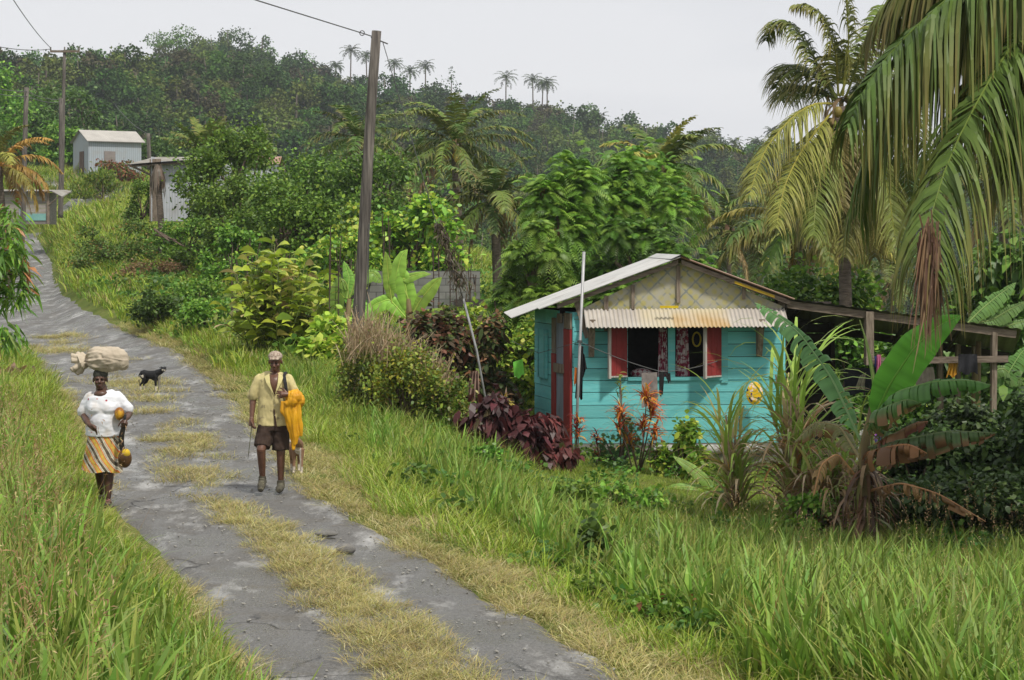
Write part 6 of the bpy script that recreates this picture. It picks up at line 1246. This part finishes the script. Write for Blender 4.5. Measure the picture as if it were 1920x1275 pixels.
SKIN = mat('dark_skin', (.1, .05, .033), (.07, .034, .022), scale=9, rough=.4, bump=.1, spec=.4)
SKIN2 = mat('brown_skin', (.15, .072, .045), (.1, .046, .028), scale=9, rough=.4, bump=.1, spec=.4, col3=(.2, .15, .11), s3=14., p3=(.62, .75))
def chain(nm, pts, rs, k=12, sq=(1, 1)):
    pts = np.array(pts, float); t = np.arange(len(pts)); tt = np.linspace(0, len(pts)-1, (len(pts)-1)*4+1)
    P = np.stack([np.interp(tt, t, pts[:, i]) for i in range(3)], -1); r = np.interp(tt, t, rs); nm.tube(P, r, k, sq=sq)
    for p, q in zip(pts, rs): nm.ball(p, q*np.array([1, 1, 1.]), 10)
def hand(nm, wrist, fwd, side, palm_n, curl=.6, grip=0., s=1.0, thumb=1):
    """palm, four curled fingers of different lengths and a thumb leaving the side of the palm"""
    f, sd_, pn = map(lambda v: nrm(np.array(v, float)), (fwd, side, palm_n)); w = np.array(wrist, float); c = w+f*.05*s
    nm.tube([w-f*.01, w+f*.045*s, w+f*.09*s], np.array([.026, .034, .036])*s, 10, sq=(1, 1)); 
    for q in (-.02, .0, .02): nm.ball(c+sd_*q*s+f*.02*s, np.array([.018, .018, .018])*s, 8)
    for i, (o, L) in enumerate(((-.036, .07), (-.012, .082), (.012, .078), (.036, .06))):
        b = w+f*.085*s+sd_*o*s; a = 0; P = [b-f*.02*s, b]; d = f
        for j, fr in enumerate((.42, .33, .25)):
            a += curl*(.7+.25*j)+.08*i; d = f*math.cos(a)+pn*math.sin(a)+sd_*o*2.2*(1-grip); P.append(P[-1]+nrm(d)*L*fr*s)
        nm.tube(P, np.array([.0105, .0105, .01, .009, .0075])*s, 8)
    b = w+f*.028*s+sd_*thumb*.03*s; d = nrm(f*.7+sd_*thumb*.75+pn*.35); P = [b-d*.01, b+d*.03*s, b+(d*.055+f*.012+pn*.01)*s, b+(d*.065+f*.035+pn*.02*curl)*s]; nm.tube(P, np.array([.014, .0125, .011, .009])*s, 8)
def head(nm, c, s=1.0, yaw=0., down=0.):
    """c: centre of the skull; faces -Y; about .23 m tall at s = 1"""
    ca, sa = math.cos(yaw), math.sin(yaw); cd, sdn = math.cos(down), math.sin(down)
    M = np.array([[ca, -sa, 0], [sa, ca, 0], [0, 0, 1]]) @ np.array([[1, 0, 0], [0, cd, -sdn], [0, sdn, cd]])
    T = lambda x, y, z: np.array(c)+M @ (np.array([x, y, z])*s)
    B = lambda p, r, k=10: nm.ball(T(*p), np.array(r)*s, k, M=M)
    B((0, .015, .03), (.075, .092, .088), 14); B((0, -.015, -.03), (.06, .07, .075), 12); B((0, -.05, -.082), (.032, .03, .026)); B((0, -.035, -.06), (.048, .045, .045))
    nm.tube([T(0, -.078, .015), T(0, -.1, -.022), T(0, -.098, -.03)], np.array([.011, .016, .012])*s, 8); B((-.014, -.088, -.03), (.01, .011, .009)); B((.014, -.088, -.03), (.01, .011, .009))
    B((0, -.082, -.052), (.026, .014, .0085)); B((0, -.08, -.065), (.022, .014, .009))
    for i in (-1, 1):
        B((i*.03, -.078, .026), (.024, .012, .008)); B((i*.038, -.06, -.022), (.02, .018, .02)); nm.ball(T(i*.077, .01, -.005), np.array([.01, .02, .032])*s, 8, M=M)
    return T
def face_bits(par, T, s=1.0):
    for i in (-1, 1):
        e = NM(); e.ball(T(i*.03, -.069, .01), np.array([.0135, .011, .0065])*s, 8); o = part(e, 'eye', mat('eye_white', (.09, .07, .06), rough=.4), par, True)
        e = NM(); e.ball(T(i*.03, -.076, .0095), .0065*s, 8); part(e, 'iris', mat('dark_iris', (.01, .008, .006), rough=.2), par, True)
    e = NM(); e.ball(T(0, -.09, -.0575), np.array([.02, .006, .003])*s, 8); part(e, 'mouth', mat('lip', (.13, .04, .035), rough=.5), par, True)
def foot(nm, ank, d, L=.2, tip=0.):
    d = nrm(np.array([d[0], d[1], 0.])); a = np.array(ank, float); h = a+[0, 0, -.055]; u = np.array([0, 0, 1.])
    nm.tube([h-d*.05, h+d*.0, h+d*.07+u*(-.005-tip), h+d*(L-.06)-u*(.018+tip*1.6)], [.03, .036, .036, .02], 10, sq=(1.05, .85)); nm.ball(h-d*.035, (.03, .03, .03), 10)
    s = np.cross(d, u)
    for i in range(5): q = h+d*(L-.065-.008*abs(i-1))+s*(i-2)*.016-u*(.022+tip*1.6); nm.tube([q-d*.03, q+d*.02], [.011, .008], 6)
def build_woman():
    D = 22.9; b = G(197, D); b[2] += .0; t = thing('person', 'woman in a white blouse and orange patterned skirt walking with a sack on her head', 'person', b, 0)
    n = NM(); hc = np.array([-.05, -.03, 1.425])
    T = head(n, hc, 1.02, yaw=.12, down=.05)
    chain(n, [(-.045, .0, 1.35), (-.035, .01, 1.26)], [.06, .072]); chain(n, [(-.12, .02, 1.235), (-.035, .015, 1.285), (.07, .02, 1.24)], [.035, .05, .035])
    n.tube([(-.02, .02, 1.26), (-.02, .02, 1.12), (-.015, .0, .98), (-.01, .01, .84), (-.01, .02, .74)], [.12, .15, .16, .165, .17], 14, sq=(1.15, .8))
    chain(n, [(-.18, .02, 1.19), (-.255, .04, 1.02), (-.175, -.16, .955), (-.13, -.24, .925)], [.05, .044, .036, .026]); hand(n, (-.13, -.24, .925), (.75, -.25, -.45), (.3, -.75, .5), (-.3, .1, -1), .35, s=.95)
    chain(n, [(.15, .02, 1.19), (.265, .06, 1.03), (.275, -.1, 1.0), (.27, -.17, .99)], [.05, .044, .036, .026]); hand(n, (.27, -.17, .995), (-.1, -.55, -.85), (1, 0, 0), (-.2, .9, -.5), .95, grip=1, s=.9, thumb=-1)
    chain(n, [(-.085, .03, .76), (-.085, .06, .44), (-.085, .2, .11)], [.09, .06, .034]); chain(n, [(-.085, .09, .36), (-.085, .17, .22)], [.058, .045])
    chain(n, [(.06, .0, .78), (.05, -.04, .44), (.045, -.05, .085)], [.09, .06, .036]); chain(n, [(.048, -.03, .34), (.046, -.035, .2)], [.06, .048])
    foot(n, (-.085, .2, .105), (-.1, -1, 0), tip=.012); foot(n, (.045, -.05, .09), (.1, -1, 0))
    body = sculpt(n, 'body', SKIN, t, .0055, smooth_it=2); face_bits(body, T, 1.02)
    # blouse
    s = NM(); s.tube([(-.03, .02, 1.29), (-.025, .02, 1.262), (-.02, .02, 1.21), (-.02, -.005, 1.11), (-.012, -.0, 1.0), (-.01, -.005, .9), (-.01, .0, .785)], [.095, .145, .182, .188, .182, .19, .192], 20, sq=(1.12, .82))
    for i in (-1, 1): s.ball((-.015+i*.065, -.1, 1.1), (.1, .07, .085), 12)
    s.ball((-.01, -.06, .96), (.16, .11, .17), 14)
    chain(s, [(-.165, .02, 1.215), (-.222, .035, 1.12), (-.255, .035, 1.055)], [.075, .076, .074]); chain(s, [(.135, .02, 1.22), (.2, .035, 1.14), (.25, .05, 1.085)], [.075, .074, .07])
    def bm(nt):
        tc = nd(nt, 'ShaderNodeTexCoord'); vo = nd(nt, 'ShaderNodeTexVoronoi', inp={'Scale': 17.0}); nt.links.new(tc.outputs['Object'], vo.inputs['Vector']); m1 = N_(nt, 'ShaderNodeMapRange', vo.outputs['Distance'], inp={1: .22, 2: .26, 3: 1, 4: 0})
        sx = N_(nt, 'ShaderNodeSeparateXYZ', tc.outputs['Object']); a = N_(nt, 'ShaderNodeMath', sx.outputs['Z'], operation='COMPARE'); a.inputs[1].default_value = .838; a.inputs[2].default_value = .012; a2 = N_(nt, 'ShaderNodeMath', sx.outputs['Z'], operation='COMPARE'); a2.inputs[1].default_value = 1.2; a2.inputs[2].default_value = .016
        ad = nd(nt, 'ShaderNodeMath', operation='ADD'); nt.links.new(a.outputs[0], ad.inputs[0]); nt.links.new(a2.outputs[0], ad.inputs[1]); mu = nd(nt, 'ShaderNodeMath', operation='MULTIPLY', use_clamp=True); nt.links.new(ad.outputs[0], mu.inputs[0]); nt.links.new(m1.outputs[0], mu.inputs[1])
        no = N_(nt, 'ShaderNodeTexNoise', tc.outputs['Object'], inp={'Scale': 6.0, 'Detail': 5.}); base = mixn(nt, N_(nt, 'ShaderNodeMapRange', no.outputs['Fac'], inp={1: .5, 2: .75}).outputs[0], (.68, .69, .72), (.52, .47, .42)); dots = mixn(nt, vo.outputs['Color'], (.04, .04, .09), (.45, .05, .05)); return mixn(nt, mu.outputs[0], base, dots)
    sculpt(s, 'blouse', tex_mat('white_blouse', bm, .9), t, .01, disp=.0055, freq=8, stretch=(1.2, 1, 2.4), seed=3)
    nk = NM(); nk.ball((-.035, -.05, 1.262), (.085, .075, .05), 14); part(nk, 'neckline', SKIN, t, True)
    # skirt: gathered cone
    k = 64; a = np.linspace(0, 2*math.pi, k, endpoint=False); z = np.linspace(0, 1, 12); g = []
    for q in z:
        rx = .185+.035*q+.012*np.sin(a*9+q)*q+.012*np.sin(a*5+2)*q; ry = .15+.05*q+.015*np.sin(a*7)*q; cx = -.012-.028*q
        g.append(np.stack([cx+rx*np.cos(a), .01+ry*np.sin(a), .8-.425*q+.012*np.sin(a*4)*q-.012*np.cos(a)*q], -1))
    g = np.array(g); g = np.concatenate([g, g[:, :1]], 1); gi = (g-np.array([-.02, .01, 0]))*[.97, .97, 1]+np.array([-.02, .01, 0])
    def sm(nt):
        tc = nd(nt, 'ShaderNodeTexCoord'); mp = N_(nt, 'ShaderNodeMapping', tc.outputs['Object']); mp.inputs['Rotation'].default_value = (0, R(35), 0); w = nd(nt, 'ShaderNodeTexWave', wave_type='BANDS', bands_direction='X', inp={'Scale': 2.4, 'Distortion': 3.0, 'Detail': 2.0, 'Detail Scale': 1.0}); nt.links.new(mp.outputs[0], w.inputs['Vector'])
        r = N_(nt, 'ShaderNodeValToRGB', w.outputs['Fac']); e = r.color_ramp.elements; r.color_ramp.interpolation = 'CONSTANT'; e[0].position = 0; e[0].color = (.05, .045, .03, 1); e[1].position = .1; e[1].color = (.6, .56, .44, 1)
        for p, c in ((.34, (.1, .14, .07, 1)), (.42, (.62, .57, .45, 1)), (.6, (.72, .17, .02, 1)), (.84, (.62, .42, .06, 1))): x = r.color_ramp.elements.new(p); x.color = c
        vo = nd(nt, 'ShaderNodeTexVoronoi', inp={'Scale': 26.0}); nt.links.new(tc.outputs['Object'], vo.inputs['Vector']); return mixn(nt, N_(nt, 'ShaderNodeMapRange', vo.outputs['Distance'], inp={1: .3, 2: .45, 3: 0, 4: .3}).outputs[0], r.outputs[0], mixn(nt, vo.outputs['Color'], (.1, .08, .05), (.4, .3, .2)))
    sk = NM(); sk.sheet(g); sk.sheet(gi[:, ::-1]); part(sk, 'skirt', tex_mat('striped_skirt', sm, .9), t, True)
    sc = NM(); sc.ball((-.05, -.01, 1.485), (.087, .1, .075), 16); part(sc, 'head_scarf', mat('olive_scarf', (.08, .08, .06), (.03, .03, .025), scale=20, stretch=(1, 1, 4)), t, True)
    for ax, ay, az in ((-.085, .2, .03), (.05, -.06, .012)):
        f = NM(); f.tube([(ax, ay+.04, az), (ax, ay-.15, az)], [.036, .045], 12, sq=(1, .22)); o = part(f, 'sandal', mat('sandal_sole', (.05, .05, .055), (.03, .03, .03)), t, True)
        f = NM(); f.tube([(ax-.043, ay-.03, az+.0), (ax-.025, ay-.07, az+.045), (ax, ay-.11, az+.035), (ax+.025, ay-.07, az+.045), (ax+.043, ay-.03, az+.0)], .007, 6); part(f, 'strap', mat('blue_strap', (.16, .25, .35), (.35, .12, .1)), o, True)
    # sack
    o = NM(); o.ball((0, 0, 0), (.235, .17, .14), 20); o.ball((.1, 0, .01), (.15, .15, .13), 14); o.ball((-.1, 0, .02), (.14, .14, .12), 14); o.ball((.18, 0, -.03), (.08, .11, .09), 12)
    o.tube([(-.15, 0, .03), (-.215, 0, .0)], [.09, .035], 10); rg = np.random.default_rng(5)
    o.tube([(-.205, 0, .0), (-.25, -.01, -.01), (-.3, -.02, -.03)], [.035, .05, .1], 10); 
    for i in range(12): a_ = rg.uniform(0, 6.28); e = np.array([-.35+rg.normal(0, .03), .08*math.sin(a_), -.05+.12*math.cos(a_)]); o.tube([(-.22, 0, -.005), (np.array([-.22, 0, 0])+e)/2, e], [.02, .035, .03], 8)
    def crease(p):
        th = np.arctan2(p[:, 1], p[:, 2]); k = np.exp(-((p[:, 0]+.2)/.17)**2); n1 = np.array([mn.noise(Vector((a*3, b*2.2, 1.7))) for a, b in zip(p[:, 0], th)])
        h = .013*k*np.sin(th*11+n1*4)+.009*(1-np.abs(np.sin(th*2+p[:, 0]*13+n1*5)))*(1-k)-.012*np.exp(-(((p[:, 0]-.05*np.sin(th*2))/.015)**2))*(n1 > .05); h[p[:, 0] < -.24] = 0; return h
    sb = sculpt(o, 'sack', mat('sack_cloth', (.5, .43, .33), (.37, .31, .235), scale=3, rough=.95, bump=.4, bscale=60, dist=.004, col3=(.24, .2, .15), s3=4., p3=(.6, .75)), None, .0075, dispf=crease, disp=.016, freq=8, seed=8, stretch=(1.0, 1, 1.0), smooth_it=1); sb.location = tuple(b+[.015, 0, 1.655]); sb.name = 'cloth_sack'; tag(sb, 'bulging pale cloth sack with a knotted end carried on the woman\'s head', 'sack')
    CO = mat('ripe_coconut', (.3, .11, .015), (.12, .05, .015), scale=7, rough=.5, bump=.2, col3=(.6, .32, .02), s3=5., p3=(.5, .62))
    c = NM(); c.ball((0, 0, 0), (.06, .06, .075), 14); o = c.obj('coconut', CO, smooth=True); o.location = tuple(b+[.195, -.15, 1.045]); tag(o, 'orange brown coconut tucked under the woman\'s arm', 'coconut')
    bb = b+np.array([.27, -.22, .54]); tc_ = thing('coconut', 'large brown coconut with a yellow cut top stuck on the machete tip', 'coconut', bb); c = NM(); c.ball((0, 0, 0), (.08, .08, .107), 16); part(c, 'husk', mat('brown_husk', (.13, .06, .015), (.05, .025, .01), scale=6, rough=.45, bump=.2), tc_, True)
    c = NM(); c.ball((.018, -.025, .06), (.05, .052, .055), 12); part(c, 'cut_top', mat('yellow_flesh', (.62, .42, .02), (.4, .26, .02), scale=9), tc_, True)
    mb = b+np.array([.27, -.2, .99]); mt = thing('machete', 'dark machete held downwards in the woman\'s left hand', 'machete', mb)
    hd = NM(); hd.tube([(0, 0, .05), (-.005, 0, -.05)], [.016, .015], 8); part(hd, 'handle', mat('black_handle', (.02, .02, .02)), mt, True)
    zz = np.linspace(-.05, -.40, 12); u = np.linspace(0, 1, 12); cx = -.005-.05*np.sin(u*2.6)*.9+.01*u; wd = .022+.01*np.sin(u*3.0); v = []
    for x, z_, w in zip(cx, zz, wd): v += [(x-w, -.003, z_), (x+w, -.003, z_), (x+w, .003, z_), (x-w, .003, z_)]
    f = []; 
    for i in range(11):
        for j in range(4): f.append([i*4+j, i*4+(j+1) % 4, (i+1)*4+(j+1) % 4, (i+1)*4+j])
    f += [[0, 3, 2, 1], [44, 45, 46, 47]]; part(NM().add(v, f), 'blade', mat('black_steel', (.02, .018, .016), (.035, .03, .025), rough=.5, metal=.5), mt)
def build_man():
    D = 24.0; b = G(510, D); t = thing('person', 'man in a checked cap, open yellow shirt and brown shorts walking towards the viewer', 'person', b, 0)
    n = NM(); T = head(n, (.045, -.045, 1.565), 1.0, yaw=-.05, down=.28)
    chain(n, [(.04, -.0, 1.49), (.03, .015, 1.4)], [.056, .066]); n.tube([(.02, .02, 1.4), (.02, .02, 1.3), (.02, .02, 1.1), (.015, .02, .92), (.01, .03, .82)], [.08, .125, .12, .12, .125], 14, sq=(1.25, .75))
    chain(n, [(-.155, .02, 1.35), (-.235, .03, 1.09), (-.24, -.04, .88)], [.044, .04, .026]); hand(n, (-.24, -.045, .885), (0, -.15, -1), (0, -1, .1), (1, 0, 0), .75, grip=.7, thumb=1)
    chain(n, [(.19, .02, 1.35), (.31, .03, 1.13), (.24, -.14, 1.17), (.215, -.17, 1.185)], [.044, .04, .032, .026]); hand(n, (.215, -.17, 1.185), (-1, -.15, -.02), (0, -.1, -1), (0, 1, 0), .35, thumb=-1)
    chain(n, [(-.085, .02, .84), (-.115, -.13, .52), (-.115, .0, .18)], [.07, .056, .036]); chain(n, [(-.115, -.08, .42), (-.115, -.035, .3)], [.05, .045])
    chain(n, [(.1, .03, .84), (.105, .0, .48), (.1, .05, .13)], [.07, .055, .036]); chain(n, [(.104, .03, .38), (.103, .04, .27)], [.05, .043])
    n.tube([(.03, -.035, 1.42), (.033, -.075, 1.34), (.036, -.088, 1.24)], [.066, .048, .02], 12, sq=(1, .5))
    body = sculpt(n, 'body', SKIN2, t, .0055); face_bits(body, T)
    SH_ = mat('yellow_shirt', (.6, .52, .25), (.5, .42, .2), scale=5, rough=.9, bump=.15, col3=(.26, .21, .12), s3=13., p3=(.57, .68))
    s = NM(); s.tube([(.03, .02, 1.445), (.025, .02, 1.41), (.02, .02, 1.35), (.02, .015, 1.2), (.015, .01, 1.0), (.015, .01, .795)], [.075, .125, .165, .155, .152, .165], 20, sq=(1.22, .74))
    chain(s, [(-.155, .02, 1.36), (-.2, .025, 1.25), (-.235, .03, 1.15)], [.062, .068, .068]); chain(s, [(.195, .02, 1.36), (.24, .02, 1.25), (.285, .02, 1.16)], [.062, .066, .066])
    so = sculpt(s, 'shirt', SH_, t, .01, disp=.009, freq=8, stretch=(1.6, 1, 1.0), seed=1)
    c = NM(); c.tube([(.033, -.088, 1.41), (.037, -.112, 1.3), (.045, -.118, 1.18)], [.062, .04, .006], 12, sq=(1, .28)); part(c, 'chest', SKIN2, t, True)
    for i in (-1, 1):
        c = NM(); v = np.array([(.035+i*.055, -.09, 1.43), (.035+i*.115, -.085, 1.395), (.035+i*.09, -.118, 1.32), (.045+i*.008, -.135, 1.18), (.038+i*.045, -.125, 1.31)]); c.add(np.concatenate([v, v+[0, .012, 0]]), [[0, 1, 2, 4], [4, 2, 3, 3], [5, 9, 7, 6], [9, 8, 7, 7], [0, 4, 9, 5], [4, 3, 8, 9], [1, 6, 7, 2], [2, 7, 8, 3], [0, 5, 6, 1]]); part(c, 'collar', mat('pale_yellow', (.66, .58, .27), (.55, .48, .22)), t)
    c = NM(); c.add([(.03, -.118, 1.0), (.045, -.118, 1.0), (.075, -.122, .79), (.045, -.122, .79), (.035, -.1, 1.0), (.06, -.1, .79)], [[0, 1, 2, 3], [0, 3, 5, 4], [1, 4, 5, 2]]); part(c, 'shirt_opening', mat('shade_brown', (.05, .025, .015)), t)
    for z in (.93, 1.05, 1.14): part(NM().ball((.05, -.125, z), (.006, .004, .006), 8), 'button', mat('button', (.5, .45, .35)), t)
    p = NM(); p.tube([(.01, .02, .86), (.01, .02, .74)], [.155, .16], 16, sq=(1.15, .8)); chain(p, [(-.08, .0, .76), (-.105, -.075, .585)], [.105, .09]); p.tube([(-.08, .0, .72), (-.108, -.085, .545)], [.11, .1], 14); p.tube([(.1, .02, .74), (.105, .01, .5)], [.105, .105], 14)
    sculpt(p, 'shorts', mat('brown_shorts', (.055, .035, .025), (.035, .022, .017), scale=8, rough=.95, bump=.2), t, .01, disp=.012, freq=10, seed=2)
    # cap
    k = NM(); k.ball((.045, -.035, 1.63), (.088, .105, .07), 18); k.tube([(.045, -.1, 1.625), (.045, -.162, 1.598)], [.07, .055], 12, sq=(1, .16))
    def cm(nt):
        tc = nd(nt, 'ShaderNodeTexCoord'); ck = nd(nt, 'ShaderNodeTexChecker', inp={'Scale': 42.0}); nt.links.new(tc.outputs['Object'], ck.inputs[0]); ck.inputs[1].default_value = (.4, .33, .26, 1); ck.inputs[2].default_value = (.26, .19, .15, 1); return ck.outputs[0]
    sculpt(k, 'cap', tex_mat('checked_cap', cm, .9), t, .008, disp=.004)
    for ax, ay, az, tip in ((-.115, .0, .115, .03), (.1, .05, .055, 0)):
        f = NM(); f.tube([(ax, ay+.05, az-.01), (ax, ay-.03, az-.005), (ax, ay-.12, az-.015-tip), (ax, ay-.19, az-.03-tip*1.6)], [.04, .05, .048, .032], 12, sq=(1, .9)); f.tube([(ax, ay, az-.01), (ax, ay+.005, az+.075)], [.05, .047], 12)
        o = sculpt(f, 'shoe', mat('muddy_shoe', (.1, .09, .06), (.05, .045, .035), scale=20, rough=.95, bump=.5), t, .008, disp=.006, freq=20)
        l = NM()
        for q in range(3): l.tube([(ax-.03, ay-.05-.03*q, az+.042-.012*q-tip*.4*q), (ax+.03, ay-.06-.03*q, az+.044-.012*q-tip*.4*q)], .004, 5)
        part(l, 'laces', mat('pale_lace', (.3, .28, .2)), o, True)
    st = NM(); st.tube([(.155, -.085, 1.4), (.175, -.11, 1.3), (.19, -.115, 1.2), (.2, -.1, 1.15)], .02, 10, sq=(1, .25)); st.tube([(.155, -.085, 1.4), (.16, .02, 1.44), (.17, .12, 1.38)], .02, 8, sq=(1, .25)); bg_ = thing('backpack', 'dark backpack whose strap crosses the man\'s left shoulder', 'backpack', b+[.02, .14, 1.2]); off = np.array([.02, .14, 1.2])
    for i in range(len(st.v)): st.v[i] = st.v[i]-off
    BP = mat('black_cloth', (.018, .018, .02), (.03, .03, .033), scale=15, rough=.9); part(st, 'strap', BP, bg_, True); q = NM(); q.ball((.03, .06, -.05), (.17, .09, .2), 16); part(q, 'bag', BP, bg_, True)
    # yellow waterproof over the forearm
    jb = b+np.array([.27, -.08, 1.1]); o = NM(); rg = np.random.default_rng(3)
    for x, y, z, r in ((-.03, -.05, .06, .07), (.02, -.07, .05, .085), (.05, -.03, .0, .09), (.0, -.1, .0, .07), (.03, .0, .07, .07), (-.06, -.1, -.02, .05)): o.ball((x, y, z), r, 12)
    for pts, r in (([(-.06, -.1, .0), (-.06, -.1, -.15), (-.01, -.09, -.35), (.01, -.08, -.58)], [.05, .055, .05, .025]), ([(-.02, -.11, .0), (-.01, -.11, -.2), (.03, -.1, -.42), (.03, -.09, -.52)], [.055, .06, .055, .03]), ([(.04, -.09, .0), (.05, -.09, -.2), (.08, -.08, -.38), (.1, -.08, -.42)], [.055, .055, .045, .015]), ([(.05, -.02, .0), (.04, -.02, -.2), (.05, -.03, -.3)], [.06, .05, .02]), ([(-.1, -.09, .0), (-.11, -.09, -.12), (-.07, -.08, -.2)], [.04, .035, .02])): o.tube(pts, r, 10, sq=(1, .45))
    sb = sculpt(o, 'yellow_jacket', mat('yellow_raincoat', (.68, .35, .012), (.5, .23, .01), scale=5, rough=.5, bump=.1), None, .007, disp=.02, freq=9, seed=9, stretch=(2.6, 1.5, .45), smooth_it=1); sb.location = tuple(jb); tag(sb, 'bright yellow raincoat draped over the man\'s forearm', 'raincoat')
    o = NM().tube([(0, -.06, 0), (-.02, -.07, -.2), (-.045, -.08, -.42)], [.005, .0045, .003], 6).obj('stick', mat('green_stick', (.12, .13, .05)), smooth=True); o.location = tuple(b+[-.235, 0, .82]); tag(o, 'thin switch hanging from the man\'s right hand', 'stick')
def build_dog(label, loc, rz, s, coat, white, wz, seed):
    t = thing('dog', label, 'dog', loc, rz); t.scale = (s, s, s); n = NM()
    n.tube([(-.2, 0, .37), (-.14, 0, .37), (-.05, 0, .345), (.05, 0, .335), (.12, 0, .34), (.17, 0, .36)], [.055, .078, .08, .096, .098, .07], 14, sq=(.72, 1))
    n.ball((.09, 0, .30), (.09, .062, .085), 12); n.ball((-.15, 0, .37), (.06, .06, .062), 12)
    n.tube([(.14, 0, .375), (.205, -.01, .405), (.255, -.03, .44)], [.075, .06, .05], 12)
    n.ball((.28, -.05, .455), (.056, .058, .052), 12); n.tube([(.29, -.08, .445), (.305, -.125, .425), (.31, -.15, .42)], [.032, .022, .017], 10)
    for sy in (-1, 1): n.tube([(.27+sy*.0, -.045+sy*.0, .48), (.27+sy*.035+.0, -.05, .505), (.27+sy*.075, -.065, .485)], [.016, .02, .008], 8, sq=(1, .6))
    for y, x0, dx in ((-.045, .115, .0), (.045, .165, .01)): n.tube([(x0, y, .32), (x0, y, .2), (x0+dx, y, .14), (x0+dx, y, .03)], [.042, .028, .022, .019], 10); n.ball((x0+dx+.012, y-.004, .016), (.026, .018, .016), 10)
    for y, dx in ((-.045, 0), (.045, .055)): n.tube([(-.16+dx, y, .34), (-.125+dx, y, .25), (-.15+dx, y, .19), (-.2+dx, y, .14), (-.19+dx, y, .03)], [.06, .042, .03, .02, .018], 10); n.ball((-.175+dx, y-.004, .016), (.026, .018, .016), 10)
    n.tube([(-.2, 0, .385), (-.235, .01, .33), (-.235, .01, .22), (-.225, .01, .14)], [.018, .014, .011, .006], 8)
    wh = np.array(white); ct = np.array(coat)
    def col(co):
        f = np.clip((wz-co[:, 2])/.02, 0, 1); mz = (co[:, 1] < -.092) & (co[:, 2] < .46) & (np.abs(co[:, 0]-.3) > .012) & (co[:, 1] > -.148); ch = (co[:, 0] > .16) & (co[:, 2] < .34) & (np.abs(co[:, 1]) < .04)
        f = np.maximum(f, mz | ch)[:, None]; return ct*(1-f)+wh*f
    body = sculpt(n, 'body', mat('dog_coat', (1, 1, 1), (.8, .8, .8), scale=20, rough=.75, bump=.4, attr=True, bscale=90, dist=.003), t, .0055, colour=col, smooth_it=1)
    part(NM().ball((.311, -.165, .423), (.011, .01, .009), 8), 'nose', mat('wet_black', (.01, .01, .01), rough=.3), t, True)
    for sx in (-1, 1): part(NM().ball((.287+sx*.026, -.092, .466), .0085, 8), 'eye', mat('wet_black', (.01, .01, .01), rough=.3), t, True)
build_woman(); build_man()
build_dog('black dog with white paws and muzzle standing sideways on the road', G(282, 40), 0, .98, (.012, .012, .013), (.55, .5, .4), .12, 1)
build_dog('tan and white dog half hidden behind the man\'s yellow raincoat', G(556, 26.0), R(-78), 1.02, (.26, .15, .09), (.55, .48, .4), .1, 2)
# ------------------------------------------------------------- air
def build_haze():
    m, nt, out = mat_new('damp_air'); v = nd(nt, 'ShaderNodeVolumePrincipled', inp={'Density': HAZE}); v.inputs['Color'].default_value = (.86, .92, 1, 1); nt.links.new(v.outputs[0], out.inputs['Volume'])
    o = NM().box(-1200, 1200, -60, 1100, -40, 140).obj('haze', m); tag(o, kind='stuff')
HAZE = .0002
if HAZE: build_haze()
